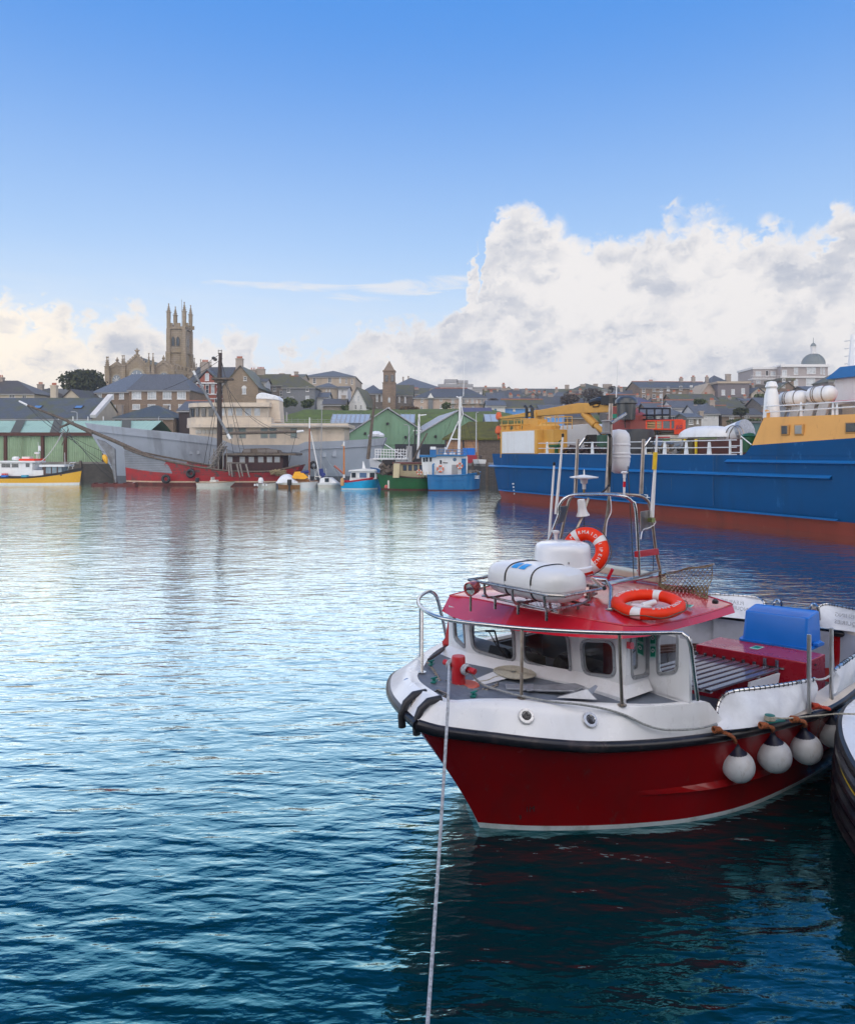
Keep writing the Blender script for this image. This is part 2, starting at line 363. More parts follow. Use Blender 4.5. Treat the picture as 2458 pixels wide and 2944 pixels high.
# ================================================================== LAND
def tz(X, Y):
    pts = [(100,2.4),(112,2.4),(120,4.0),(130,6.2),(150,9.2),(170,13),(200,17),(250,23.5),(300,29.5),(400,34),(700,30),(1400,20)]
    bank = [(100,2.4),(121,2.4),(126,6.5),(141,11.9),(165,13.2),(200,17),(250,23.5),(300,29.5),(400,34),(700,30),(1400,20)]
    def f(q):
        for (a, za), (b, zb) in zip(q, q[1:]):
            if Y <= b: return za + (zb-za)*max(0, Y-a)/(b-a)
        return 20
    k = min(1, max(0, (X+34)/8))*min(1, max(0, (23-X)/8))      # steep grass bank behind the gabled sheds
    return f(pts) + (f(bank)-f(pts))*k
GRASS = mat('grass_slope', (.085,.125,.018), .95, var=.35, vs=.9, bump=.6, bs=5, dirt=(.07,.06,.025), dirt_amt=.55, ds=.25)
m = MB(); ys = [103,107,112,116,120,125,130,135,140,145,150,158,166,175,185,200,220,250,300,400,700,1400]
rows = [[(x, y, tz(x, y) - .02 + (.25*math.sin(x*.13+y*.3) if y > 114 else 0)) for x in range(-900, 901, 6)] for y in ys]
nt_ = NX(GRASS.node_tree); pb = GRASS.node_tree.nodes['Principled BSDF']; old = pb.inputs['Base Color'].links[0].from_socket; q_ = nt_.new('ShaderNodeSeparateXYZ'); nt_.link(nt_.new('ShaderNodeTexCoord').outputs['Object'], q_.inputs[0])
nt_.link(nt_.mix(nt_.ss(nt_.m('ADD', q_.outputs[1], nt_.m('MULTIPLY', nt_.noise(None, 3, 3), 8)), 166, 174), old, (.085,.078,.062)), pb.inputs['Base Color'])
m.grid(rows); tag(m.build('hillside', GRASS, smooth=60), kind='structure')
QUAYM = wall_mat('quay_granite', (.10,.085,.075), (.14,.12,.10), (.03,.03,.025), 2.0, (.03,.03,.028), .7, .3)
TARM = mat('quay_concrete', (.20,.19,.18), .85, var=.2, vs=2, bump=.2)
edge = [(-300,97),(1.6,97),(6.6,80),(13.5,68.5),(41,16),(300,16)]
m = MB(); poly = [(x,y,2.4) for x,y in edge] + [(300,103.5,2.4),(-300,103.5,2.4)]
m.face(poly); tag(m.build('quay_surface', TARM), kind='structure')
m = MB()
for (a, b), (c, d) in zip(edge, edge[1:]):
    m.face([(a,b,-3),(c,d,-3),(c,d,2.396),(a,b,2.396)])
o = m.build('quay_wall', QUAYM); tag(o, 'dark granite quay wall standing in the water behind the moored boats', 'quay wall')
m = MB()
for (a, b), (c, d) in zip(edge[:3], edge[1:4]):
    dn = Vector((d-b, a-c, 0)).normalized()*.06
    m.poly([(a,b,2.15),(c,d,2.15),(c,d,2.43),(a,b,2.43)], dn)
m.build('coping', mat('coping_stone', (.22,.20,.18), .8, var=.25, vs=1.5), parent=o)
m = MB()
fx = -46
while fx < 1: m.b2(fx-.12, fx+.12, 96.75, 96.98, -.5, 2.6); fx += 4.5
for t in (.15,.45,.75,1.0): m.box((1.6+5*t-.1, 97-17*t, 1.0), (.28,.28,3.2))
m.build('fender_pile', WOODG, parent=o)

# quay under the viewpoint and unseen building behind, both added to shade the boat
m = MB(); m.b2(-60, 60, -30, 1.2, -3, 2.2); o = m.build('near_quay', QUAYM); tag(o, 'granite quay under the viewpoint, outside the picture', 'quay')
m = MB(); m.poly([(-26,-6,2.2),(30,-6,2.2),(30,-6,9.5),(-26,-6,9.5)], (0,-12,0)); o = m.build('shade_building', mat('shade_building_wall', (.07,.065,.06), .9, var=.2)); tag(o, 'unseen dark stone block added behind the viewpoint to shade the red boat', 'building')
# ================================================================== BUILDINGS
ST_TAN = wall_mat('tan_granite', (.37,.28,.19), (.28,.21,.145), (.19,.145,.11), 1.0, (.26,.22,.17))
ST_GREY = wall_mat('grey_stone', (.31,.27,.23), (.22,.19,.17), (.16,.14,.125), 1.1, (.22,.19,.16))
ST_BRN = wall_mat('brown_stone', (.33,.235,.165), (.23,.165,.12), (.15,.11,.085), 1.0, (.24,.19,.15))
CHURCH = wall_mat('church_granite', (.37,.30,.22), (.31,.25,.185), (.25,.19,.09), .8, (.17,.14,.10), .9, .4)
BRICK = wall_mat('red_brick', (.47,.12,.075), (.38,.095,.06), (.32,.10,.065), 4, (.28,.16,.13), .5, .25)
CREAM = mat('cream_render', (.50,.44,.35), .85, var=.08, vs=1.5, dirt=(.30,.26,.20), dirt_amt=.4, ds=.7, streak=True)
WREND = mat('white_render', (.62,.62,.63), .8, var=.05, vs=1.5, dirt=(.40,.39,.38), dirt_amt=.35, ds=.7, streak=True)
GREND = mat('slate_hung_wall', (.17,.18,.20), .75, var=.18, vs=3, dirt=(.18,.18,.18), dirt_amt=.4, ds=.9)
BEIGE = mat('beige_render', (.42,.35,.27), .85, var=.08, vs=1.5, dirt=(.22,.18,.15), dirt_amt=.4, ds=.6, streak=True)
PINKR = mat('buff_pink_render', (.46,.36,.30), .85, var=.07, vs=1.5, dirt=(.25,.2,.17), dirt_amt=.3, ds=.6)
BLUER = mat('sky_blue_render', (.12,.32,.70), .8, var=.06, vs=1.5)
CLAD = mat('grey_brown_cladding', (.17,.15,.16), .7, var=.12, vs=2)
SL_BLUE = roof_mat('blue_slate', (.115,.122,.138), amt=.2)
SL_GREY = roof_mat('grey_slate', (.095,.10,.11), amt=.35)
SL_MOSS = roof_mat('mossy_slate', (.10,.095,.08), (.12,.115,.025), .95)
SL_DARK = roof_mat('dark_slate', (.085,.076,.070), amt=.35)
GREYM = mat('grey_trim', (.30,.30,.31), .6)
TRIM = mat('white_trim', (.66,.66,.66), .5, var=.05)
TERRA = mat('terracotta', (.40,.13,.07), .8, var=.15)
CHIM = mat('chimney_render', (.34,.29,.25), .85, var=.15, vs=2, dirt=(.15,.12,.09), dirt_amt=.5, ds=2)
RIDGE = mat('ridge_tile', (.30,.12,.08), .8, var=.2)

def window(parent, fr, cx, cz, w_, h_, y=0.0, bars=(1,1), pane=None, name='window', arch=False, side=None):
    """frame and pane on the wall plane y (front) or, with side=x, on an end wall"""
    m = MB(); g = MB(); t = .09 if w_ > .9 else .07
    def A(x0, x1, z0, z1, d0, d1, mb):
        if side is None: mb.b2(x0, x1, y-d1, y-d0, z0, z1)
        else:
            sx_, sg = side; mb.b2(sx_+sg*d0, sx_+sg*d1, x0, x1, z0, z1)
    x0, x1, z0, z1 = cx-w_/2, cx+w_/2, cz-h_/2, cz+h_/2
    A(x0, x0+t, z0, z1, -.02, .07, m); A(x1-t, x1, z0, z1, -.02, .07, m)
    A(x0+t, x1-t, z0, z0+t, -.02, .07, m); A(x0+t, x1-t, z1-t, z1, -.02, .07, m)
    A(x0-.08, x1+.08, z0-.1, z0-.001, -.02, .14, m)
    for i in range(1, bars[0]+1):
        c = x0+t + (w_-2*t)*i/(bars[0]+1); A(c-.025, c+.025, z0+t, z1-t, .0, .055, m)
    for i in range(1, bars[1]+1):
        c = z0+t + (h_-2*t)*i/(bars[1]+1); A(x0+t, x1-t, c-.025, c+.025, .001, .052, m)
    A(x0+t*.6, x1-t*.6, z0+t*.6, z1-t*.6, -.05, .03, g)
    o = m.build(name, TRIM, parent); g.build('pane', pane or PANE, o)
    if arch:
        a = MB(); pr = [(x0-.12, 0)]; rr = w_/2+.12
        pts = [(cx - rr*math.cos(R(q)), z1-.05 + rr*1.15*math.sin(R(q))) for q in range(0, 181, 20)]
        if side is None: a.poly([(x, y-.06, z) for x, z in pts], (0, .1, 0))
        a.build('arch', arch if not isinstance(arch, bool) else TRIM, o)
    return o

def chimney(parent, x, y, z0, z1, w_=1.1, d_=.8, pots=3, m_=None, potm=None, ph=.45):
    m = MB(); m.b2(x-w_/2, x+w_/2, y-d_/2, y+d_/2, z0, z1); m.b2(x-w_/2-.08, x+w_/2+.08, y-d_/2-.08, y+d_/2+.08, z1-.22, z1-.05)
    o = m.build('chimney', m_ or CHIM, parent)
    if pots:
        p = MB()
        for i in range(pots):
            c = x + (i-(pots-1)/2)*(w_*.8/max(1, pots)); p.lathe([(.13,0),(.10,ph*.8),(.13,ph*.82),(.12,ph)], (c, y, z1-.02), 8)
        p.build('chimney_pot', potm or TERRA, o)
    return o

def roof_mesh(kind, W_, D_, ze, zr, ov=.3, hl=None, hr=None, x0=0.0, y0=0.0):
    m = MB(); t = .16
    a, b, c, d = x0-ov, x0+W_+ov, y0-ov, y0+D_+ov
    e = ze - (zr-ze)*ov/(D_/2 if kind != 'gy' else W_/2)
    if kind == 'gx':
        ym = (c+d)/2
        for yy in (c, d):
            m.poly([(a,yy,e),(b,yy,e),(b,ym,zr),(a,ym,zr)], (0,0,t))
    elif kind == 'gy':
        xm = (a+b)/2
        for xx in (a, b): m.poly([(xx,c,e),(xx,d,e),(xm,d,zr),(xm,c,zr)], (0,0,t))
    elif kind == 'hip':
        ym = (c+d)/2; h1 = a + (hl if hl is not None else D_/2); h2 = b - (hr if hr is not None else D_/2)
        if h2 < h1: h1 = h2 = (h1+h2)/2
        P = [(a,c,e),(b,c,e),(b,d,e),(a,d,e),(h1,ym,zr),(h2,ym,zr)]
        for f in ((0,1,5,4),(2,3,4,5),(1,2,5),(3,0,4)): m.poly([P[i] for i in f], (0,0,t))
        m.face([P[3],P[2],P[1],P[0]])
    elif kind == 'flat':
        m.b2(a, b, c, d, ze, zr)
    elif kind == 'mono':      # high edge at the back
        m.poly([(a,c,e),(b,c,e),(b,d,zr),(a,d,zr)], (0,0,t))
    return m

def house(label, px0, px1, ye, yr, d, dep=8, kind='gx', wall=ST_TAN, roof=SL_GREY, yb=None, yaw=0, wins=(), rwins=(), lwins=(), chims=(), cat='house', name='house', group='houses of the harbour town',
          hl=None, hr=None, pane=None, ridge=None, ov=.3, bars=(1,1), chw=None):
    """front wall from photo column px0 to px1 at distance d; ye, yr = eaves and ridge rows measured at px0 and the ridge"""
    k = (px0-CX)/F; fr = Fr(k*d, d, R(yaw)); W_ = fr.x(px1); ze = fr.z(px0, ye)
    ridge_px = (px0+px1)/2
    zr = H - (yr-HO)*(d + (dep/2 if kind not in ('gy','mono','flat') else (0 if kind == 'gy' else dep)))/F
    if kind == 'flat': zr = fr.z(px0, yr)
    base = tz(k*d, d) - 2.0
    root = empty(name, (fr.X0, fr.Y0, 0), R(yaw), label, cat, group)
    m = MB()
    if kind == 'gy':
        m.poly([(0,0,base),(W_,0,base),(W_,0,ze),(W_/2,0,zr-.02),(0,0,ze)], (0,dep,0))
    elif kind == 'gx':
        m.poly([(0,0,base),(0,dep,base),(0,dep,ze),(0,dep/2,zr-.02),(0,0,ze)], (W_,0,0))
    elif kind == 'mono':
        m.poly([(0,0,base),(0,dep,base),(0,dep,zr-.02),(0,0,ze)], (W_,0,0))
    else: m.b2(0, W_, 0, dep, base, ze)
    m.build('wall', wall, root)
    roof_o = roof_mesh(kind, W_, dep, ze, zr, ov, hl, hr).build('roof', roof, root)
    if kind in ('gx', 'hip') and ridge:
        h1 = (dep/2 if hl is None else hl) if kind == 'hip' else 0; h2 = (dep/2 if hr is None else hr) if kind == 'hip' else 0
        r_ = MB().b2(h1-.3, W_-h2+.3, dep/2-.12, dep/2+.12, zr+.1, zr+.3)
        r_.build('ridge', ridge, roof_o)
    g_ = MB().b2(-.25, W_+.25, -ov-.08, -ov+.04, ze-.28, ze-.12) if kind in ('gx', 'hip') else None
    if g_: g_.build('gutter', GREYM, roof_o)
    for wd in wins:
        cx, cy, w_, h_ = wd[:4]; x, z = fr(cx, cy); s_ = (d + x*fr.s)/F
        window(root, fr, x, z, w_*s_/max(.3, fr.c), h_*s_, bars=wd[4] if len(wd) > 4 else bars, pane=(wd[5] if len(wd) > 5 else pane) or random.choice((PANE, PANE, PANEL)), arch=wd[6] if len(wd) > 6 else False)
    for lst, sx_, sg in ((rwins, W_, 1), (lwins, 0, -1)):
        for (yy, cy, w_, h_) in lst:
            yw = fr.Y0 + W_*fr.s*(sx_ > 0) + yy*fr.c; s_ = yw/F
            window(root, fr, yy, H-(cy-HO)*s_, w_, h_*s_, side=(sx_, sg), pane=pane or PANE)
    for (cx, cyt, wpx, yy, pots) in chims:
        x = fr.x(cx, yy); s_ = (d+yy)/F; z1 = H-(cyt-HO)*s_
        chimney(roof_o, x, yy, min(ze, z1-1.5), z1, wpx*s_, .8, pots, m_=chw)
    return root, fr, W_, ze, zr

# ---- left bank -----------------------------------------------------
house('big cream rendered house with long slate roof at left edge of the town', -150, 98, 1131, 1096, 140, 9, 'hip', CREAM, SL_DARK, wins=[(35,1139,17,10,(2,0)),(70,1140,12,9,(1,0)),(-40,1140,16,10,(2,0))], chims=[(4,1084,13,4.5,2)], hr=6)
house('slate roofed house with chimney behind the cream house, beside the tall chimney stack', 70, 146, 1142, 1117, 147, 9, 'hip', CREAM, SL_DARK, chims=[(117,1104,15,4.5,3)])
r_, fr, *_ = house('small cream house with plain gable wall beneath the dark round tree', 172, 240, 1152, 1121, 138, 10, 'gy', CREAM, SL_DARK, yaw=-14)
m_ = MB(); a = WP(156,1107,137); 
rt = empty('chimney_stack', (a.x, a.y, 0), 0, 'tall cream chimney stack standing left of the small gable house', 'chimney'); 
chimney(rt, 0, 0, 6, a.z, 1.05, .9, 4, CREAM)
# long slate warehouse
r_, fr, W_, ze, zr = house('long mossy slate roofed warehouse with two skylights behind the green shed', -260, 262, 1203, 1146, 115, 12, 'gx', CREAM, roof_mat('warehouse_slate', (.085,.10,.125), (.10,.105,.03), .75), ov=.2, cat='warehouse', name='warehouse', group=None)
for cx in (109, 227):
    y_ = 3.0; x = fr.x(cx, y_); z = ze + (zr-ze)*y_/6 + .2
    sl_ = math.atan2(zr-ze, 6)
    q = MB().box((x, y_-.05, z), (1.35,1.0,.1), (sl_,0,0)).build('skylight', DARK, r_); MB().box((x, y_-.07, z+.05), (1.1,.75,.06), (sl_,0,0)).build('pane', mat('sky_pane', (.10,.22,.45), .05), q)
m_ = MB(); m_.poly([(W_,-.3,ze+.1),(W_,6,zr+.1),(W_,6,zr+.75),(W_,-.5,ze+.55)], (.9,0,0)); m_.build('verge', WREND, r_)
# green corrugated shed by the quay
def corr(mb, x0, x1, y, z0, z1, pitch=.3, amp=.06, slope=None):
    n_ = int((x1-x0)/pitch*2); rows = []
    for zz, yy in ((z0, y), (z1, y if slope is None else slope)):
        rows.append([(x0+(x1-x0)*i/n_, yy + (amp if i % 2 else -amp)*(1 if slope is None else 0), zz + (0 if slope is None else (amp if i % 2 else -amp))) for i in range(n_+1)])
    mb.grid(rows)
GRN = mat('pale_green_sheet', (.30,.42,.27), .6, var=.12, vs=1.2, dirt=(.12,.17,.09), dirt_amt=.5, ds=.5, streak=True)
GRNR = mat('mint_roof_sheet', (.33,.50,.42), .5, var=.06, vs=1.5, dirt=(.16,.26,.2), dirt_amt=.3, ds=.5)
RUST = mat('rust_steel', (.085,.032,.022), .85, var=.35, vs=5, bump=.3)
fr = Fr((0-CX)/F*100, 100.0)
root = empty('green_shed', (fr.X0, 100, 0), 0, 'long pale green corrugated shed with rusty posts and mint roof', 'shed')
xl, xr = fr.x(-420), fr.x(421); ztop = fr.z(0,1252)
m = MB(); corr(m, xl, xr, 0, 1.6, ztop); m.build('wall', GRN, root)
m = MB(); m.b2(xl, xr, .3, 10, 1.6, ztop); m.build('inner_wall', DARK, root)
m = MB(); zb, zt_ = fr.z(0,1247), fr.z(0,1211)*1.0; corr(m, xl-.3, xr+.2, -.35, zb, zt_+.3, .5, .03, 5.2); m.grid([[(xl-.3,5.2,zt_+.3),(xr+.2,5.2,zt_+.3)],[(xl-.3,11,zb),(xr+.2,11,zb)]]); ro = m.build('roof', GRNR, root)
for px_ in (12, 125, 330, -110, -250):
    x = fr.x(px_); a0 = fr.x(px_+12)-x
    MB().poly([(x-.9+1.9,-.30,zb+.12),(x-.9+3.2,-.30,zb+.12),(x+.2,5.0,zt_+.40),(x-1.1,5.0,zt_+.40)], (0,0,.05)).build('rooflight', mat('brown_rooflight', (.085,.075,.04), .5, var=.3, vs=4), ro)
m = MB(); m.b2(xl, xr, -.42, -.12, ztop-.05, ztop+.42)
for px_ in (-420,-310,-200,-95,18,124,190,300,400): x = fr.x(px_); m.b2(x-.2, x+.2, -.30, -.07, 1.6, ztop-.06)
m.build('steel_frame', RUST, root)

# ---- church --------------------------------------------------------
D = 190.0; fr = Fr((305-CX)/F*D, D, 0); root = empty('church', (fr.X0, D, 0), 0, 'granite church with gabled nave, tall pinnacled tower and cross above the slate roofs', 'church')
def pinn(mb, x, y, z0, z1, w_):
    h1 = z0 + (z1-z0)*.42
    mb.b2(x-w_/2, x+w_/2, y-w_/2, y+w_/2, z0, h1); mb.box((x, y, h1+.1), (w_*1.3, w_*1.3, .2))
    mb.lathe([(w_*.52, 0), (w_*.36, (z1-h1)*.3), (w_*.15, (z1-h1)*.75), (.02, z1-h1)], (x, y, h1+.15), 6)
    for i in range(3): mb.box((x, y, h1+(z1-h1)*(.25+.2*i)), (w_*(.95-.2*i), w_*(.95-.2*i), .12), (0,0,R(45)))
    mb.box((x, y, z1-.05), (.28,.28,.3)); return mb
X = fr.x; Z = fr.z
# tower
x0, x1 = X(485,5), X(530,5); dt = 5.2; zt = Z(480, 928)
tw = MB(); tw.b2(x0, x1, 5, 5+dt, 12, zt); tower = tw.build('tower', CHURCH, root)
bt = MB()
for xx in (x0, x1):
    for yy in (5, 5+dt):
        for k_, (e, zz) in enumerate(((.62, Z(480,1003)), (.48, Z(480,935)), (.40, Z(480,905)))): bt.b2(xx-e, xx+e, yy-e-k_*.01, yy+e, 12 if k_ == 0 else (Z(480,1003) if k_ == 1 else Z(480,935)), zz)
bt.b2(x0-.35, x1+.35, 4.6, 5+dt+.4, Z(480,1006), Z(480,1003)); bt.b2(x0-.4, x1+.4, 4.55, 5+dt+.4, Z(480,936), Z(480,932))
bt.build('buttress', CHURCH, tower)
nb_ = 5
for i in range(nb_):
    for yy in (4.9, 5+dt-.25):
        c = x0 + dt*(i+.5)/nb_
        if i % 2 == 0: MB().b2(c-dt/nb_*.5, c+dt/nb_*.5, yy, yy+.35, zt-.1, Z(480,918)).build('merlon', CHURCH, tower)
    c = 5 + dt*(i+.5)/nb_
    if i % 2 == 0:
        for xx in (x0, x1-.35): MB().b2(xx, xx+.35, c-dt/nb_*.5, c+dt/nb_*.5, zt-.1, Z(480,918)).build('merlon', CHURCH, tower)
for (xx, yy, yt) in ((x0, 5, 873), (x1, 5, 869), (x0, 5+dt, 882), (x1, 5+dt, 878)):
    pinn(MB(), xx, yy, Z(480,905), H-(yt-HO)*(D+yy)/F, .85).build('pinnacle', CHURCH, tower)
MB().tube([(x0+dt*.5, 5+dt/2, zt), (x0+dt*.5, 5+dt/2, Z(515,843))], .06, 5).build('flagpole', GREYM, tower)
def lancet(mb, cx, y, z0, z1, w_, d_=.12):
    h_ = w_*1.0; pts = [(cx-w_/2,y,z0),(cx+w_/2,y,z0),(cx+w_/2,y,z1-h_),(cx+w_*.36,y,z1-h_*.45),(cx,y,z1),(cx-w_*.36,y,z1-h_*.45),(cx-w_/2,y,z1-h_)]
    return mb.poly(pts, (0,-d_,0))
for cx, mt in ((498, PANE), (512, CHURCH)):
    o_ = lancet(MB(), X(cx,5), 5.05, Z(cx,987), Z(cx,957), .95, .2).build('window', mat('louvre_stone', (.09,.075,.055), .9), tower)
    lancet(MB(), X(cx,5), 4.9, Z(cx,985), Z(cx,960), .55, .1).build('pane', PANE, o_)
for yy in (1.9, 3.3):
    MB().poly([(x1-.05,5+yy-.35,Z(540,985)),(x1-.05,5+yy+.35,Z(540,985)),(x1-.05,5+yy+.35,Z(540,962)),(x1-.05,5+yy,Z(540,957)),(x1-.05,5+yy-.35,Z(540,962))], (.12,0,0)).build('window', PANE, tower)
# east end: three gables with buttresses
def gable(pa, pb, pm, ya, ym, y, dep, roofm=None, cross=None):
    a, b, c = X(pa), X(pb), X(pm); ze, zr = Z(pa, ya), Z(pm, ym)
    m = MB(); m.poly([(a,y,12),(b,y,12),(b,y,ze),(c,y,zr),(a,y,ze)], (0,dep,0)); g = m.build('wall', CHURCH, root)
    m = MB()
    for (p, q) in (((a,ze),(c,zr)), ((b,ze),(c,zr))):
        m.poly([(p[0],y-.2,p[1]),(q[0],y-.2,q[1]),(q[0],y-.2,q[1]+.55),(p[0],y-.2,p[1]+.55)], (0,.6,0))
        for i in range(1, 6):
            t = i/6; m.box((p[0]+(q[0]-p[0])*t, y+.1, p[1]+(q[1]-p[1])*t+.75), (.45,.45,.5), (0,R(45),0), .6)
    m.lathe([(.4,0),(.3,.6),(.5,.8),(.2,1.3),(.05,1.7)], (c, y+.1, zr+.4), 6)
    m.build('coping', CHURCH, g)
    for s_ in (-1, 1):
        m = MB(); e = a if s_ < 0 else b
        m.poly([(e,y+.3,ze-.1),(c,y+.3,zr-.1),(c,y+dep,zr-.1),(e,y+dep,ze-.1)], (0,0,.2)); m.build('roof', SL_MOSS, root)
    return c, zr
gable(308, 353, 332, 1063, 1047, 1.0, 26); c_, zc = gable(354, 425, 392, 1057, 1023, .4, 30); gable(438, 497, 466, 1062, 1042, 1.0, 12)
m = MB(); zz = Z(392,1018); m.b2(c_-.13, c_+.13, .4, .6, zc, Z(392,1000)); m.b2(c_-.65, c_+.65, .38, .62, Z(392,1006)-.13, Z(392,1006)+.13); m.build('cross', CHURCH, root)
for px_, yt, w_ in ((307,1026,.8),(311,1026,.6),(352,1022,.7),(357,1022,.8),(428,1016,.8),(440,1016,.8),(559,1030,.8),(577,1034,.8),(603,1042,.7),(607,1040,.7),(565,1046,.5)):
    y_ = .2 if px_ < 450 else 14
    pinn(MB(), X(px_, y_), y_, Z(px_,1075), H-(yt-HO)*(D+y_)/F, w_).build('pinnacle', CHURCH, root)
for px_ in (309, 355, 429, 439, 497):
    m = MB(); m.b2(X(px_)-.55, X(px_)+.55, -.35, .95, 12, Z(px_,1066)); m.build('buttress', CHURCH, root)
for (cx, cy0, cy1, w_) in ((332,1092,1079,2.0),(393,1085,1067,3.0),(468,1085,1075,2.0)):
    o_ = MB(); o_.lathe([(w_*.75,0),(w_*.75,.25)], (X(cx), 1.0 if w_ < 3 else .4, Z(cx,cy0)), 20, axis=(0,-1,0), sy=1.15); o_ = o_.build('window', mat('window_tracery', (.33,.29,.22), .8), root)
    m = MB(); m.lathe([(w_*.58,0),(w_*.58,.3)], (X(cx), 1.0 if w_ < 3 else .4, Z(cx,cy0)), 20, axis=(0,-1,0), sy=1.15); m.build('pane', mat('church_pane', (.20,.24,.28), .2), o_)
    m = MB()
    for q in range(4): m.box((X(cx), (.66 if w_ < 3 else .06), Z(cx,cy0)), (.12,.1,w_*1.1), (0,R(45*q),0))
    m.build('tracery', TRIM, o_)
# aisle running back to the right, with parapet
m = MB(); xa, xb = X(497), X(640,14); m.poly([(xa,1.2,12),(xb,16,12),(xb,16,Z(640,1078)),(xa,1.2,Z(500,1056))], (0,14,0)); g = m.build('wall', CHURCH, root)
m = MB(); n_ = 14
for i in range(n_):
    t = (i+.5)/n_; x_ = xa+(xb-xa)*t; y_ = 1.2+14.8*t; z_ = Z(500,1056)+(Z(640,1078)-Z(500,1056))*t
    m.box((x_, y_+.1, z_+.45), (.5,.3,.9), (0,0,R(45)))
m.poly([(xa,1.1,Z(500,1056)+.85),(xb,15.9,Z(640,1078)+.85),(xb,15.9,Z(640,1078)+1.15),(xa,1.1,Z(500,1056)+1.15)], (0,.5,0))
m.build('parapet', CHURCH, g)
for i, cx in enumerate((508,528,548,566)):
    t = (i*.22+.1); x_ = xa+(xb-xa)*t; y_ = 1.2+14.8*t-.06
    o_ = lancet(MB(), x_, y_, Z(cx,1108), Z(cx,1082), 1.9, .15).build('window', mat('window_tracery', (.3,.3,.3)), root); lancet(MB(), x_, y_-.14, Z(cx,1107), Z(cx,1086), 1.0, .08).build('pane', WREND, o_)
    MB().box((x_+2.0, y_+1.6, 20), (.8,1.2,2*(Z(cx,1070)-20)), (0,0,R(45))).build('buttress', CHURCH, root)

# stone building with blue slate roof in two wings
r_, fr, *_ = house('two storey stone building with blue slate roof below the church', 370, 545, 1121, 1078, 135, 11, 'hip', ST_BRN, SL_BLUE, hl=.9, hr=3.4, bars=(2,0), pane=PANEL, ov=.25, cat='building', name='stone_building', group=None,
      wins=[(393,1136,27,22),(437,1136,25,22),(481,1136,25,22),(522,1136,25,22),(392,1169,22,15),(436,1169,22,15),(480,1169,22,15),(524,1169,22,15)])
house('left wing of the stone building, angled away under a paler slate roof', 267, 369, 1128, 1080, 143, 11, 'hip', ST_BRN, roof_mat('pale_blue_slate', (.13,.155,.20), amt=.1), yaw=-15, hl=5, hr=.2, bars=(1,0), pane=PANEL, ov=.25, cat='building', name='stone_building', group=None,
      wins=[(286,1139,16,19),(321,1138,16,20),(350,1137,16,20),(327,1171,14,15),(290,1174,12,13)])
house('small square stone house with hipped mossy roof below the two storey stone building', 330, 498, 1201, 1168, 118, 10, 'hip', ST_BRN, roof_mat('pyramid_slate', (.06,.075,.09), (.09,.10,.03), .7), hl=4.6, hr=4.6, bars=(1,3),
      wins=[(424,1220,16,22),(461,1220,15,22),(365,1222,14,20)], chims=[(346,1163,13,7,0),(478,1165,12,7,0)], cat='house')
house('dark timber barn with a red edged roof beside the bridge of the grey ship', 514, 580, 1180, 1155, 119, 9, 'gx', mat('dark_boarding', (.045,.03,.03), .8, var=.3), SL_BLUE, cat='barn', name='barn', group=None, ridge=RIDGE)
# red brick customs house
r_, fr, W_, ze, zr = house('red brick house with white quoins and a small gable over its windows', 546, 652, 1100, 1057, 150, 12, 'gx', BRICK, SL_GREY, bars=(0,1), pane=PANE, ov=.3,
    wins=[(561,1121,10,24,(0,1),None,True),(581,1121,10,24,(0,1),None,True),(596,1119,9,24,(0,1),None,True),(612,1119,10,24,(0,1),None,True),(637,1119,10,24,(0,1),None,True),(562,1152,10,16),(594,1152,10,16),(622,1152,10,16)], chims=[(590,1040,22,3,5)])
m = MB(); a, b, c = fr.x(566), fr.x(630), fr.x(597); zt_ = fr.z(597,1067)
m.poly([(a,-.35,ze-.1),(b,-.35,ze-.1),(c,-.35,zt_)], (0,5,0)); m.build('gable', BRICK, r_)
m = MB(); m.poly([(a-.4,-.6,ze-.1),(c,-.6,zt_+.15),(c,-.6,zt_+.45),(a-.8,-.6,ze+.1)], (0,6,0)); m.poly([(b+.4,-.6,ze-.1),(c,-.6,zt_+.15),(c,-.6,zt_+.45),(b+.8,-.6,ze+.1)], (0,6,0)); m.build('gable_roof', SL_GREY, r_)
window(r_, fr, c, fr.z(597,1084), .8, 1.5, y=-.35, bars=(0,0), pane=PANEL)
m = MB()
for px_ in (547, 566, 630, 650):
    for i in range(int((ze-fr.z(600,1175))/.6)):
        z_ = fr.z(600,1175)+i*.6+.3; m.box((fr.x(px_), -.08 if px_ in (547,650) else -.36, z_), (.75 if i % 2 else .45, .12, .42))
m.b2(0, W_, -.12, .02, fr.z(600,1133)-.15, fr.z(600,1133)+.1); m.b2(a, b, -.45, -.3, ze-.25, ze+.05); m.b2(0, W_, -.12, .02, fr.z(600,1146)-.1, fr.z(600,1146)+.1)
m.build('quoin', WREND, r_)
house('rubble stone gable end with tall chimney stack next to the red brick house', 640, 742, 1112, 1052, 149, 12, 'gy', ST_TAN, SL_MOSS, wins=[(702,1124,11,17,(1,1),None,True),(705,1088,9,12)], chims=[(689,1030,20,.8,5)])
house('mossy house with two roof dormers and a cluster of chimneys behind scaffolding', 700, 822, 1107, 1077, 165, 9, 'gx', ST_GREY, SL_MOSS, wins=[(773,1116,9,14),(790,1117,9,14),(808,1131,8,16),(752,1140,12,18,(1,1),PANEL)], chims=[(727,1062,18,4,2),(750,1060,24,4.5,5),(811,1073,14,5,0)])
rt, fr, *_ = house('white scaffolded lean-to house below the mossy roof', 735, 764, 1098, 1090, 158, 5, 'gx', WREND, SL_DARK, wins=[(755,1108,9,10)])
house('dark slate hung house with hipped green roof and white sash windows', 813, 905, 1113, 1083, 155, 9, 'hip', GREND, SL_MOSS, hl=1, wins=[(830,1120,9,15),(838,1147,12,13),(884,1118,8,14),(884,1145,11,15)], ridge=RIDGE)
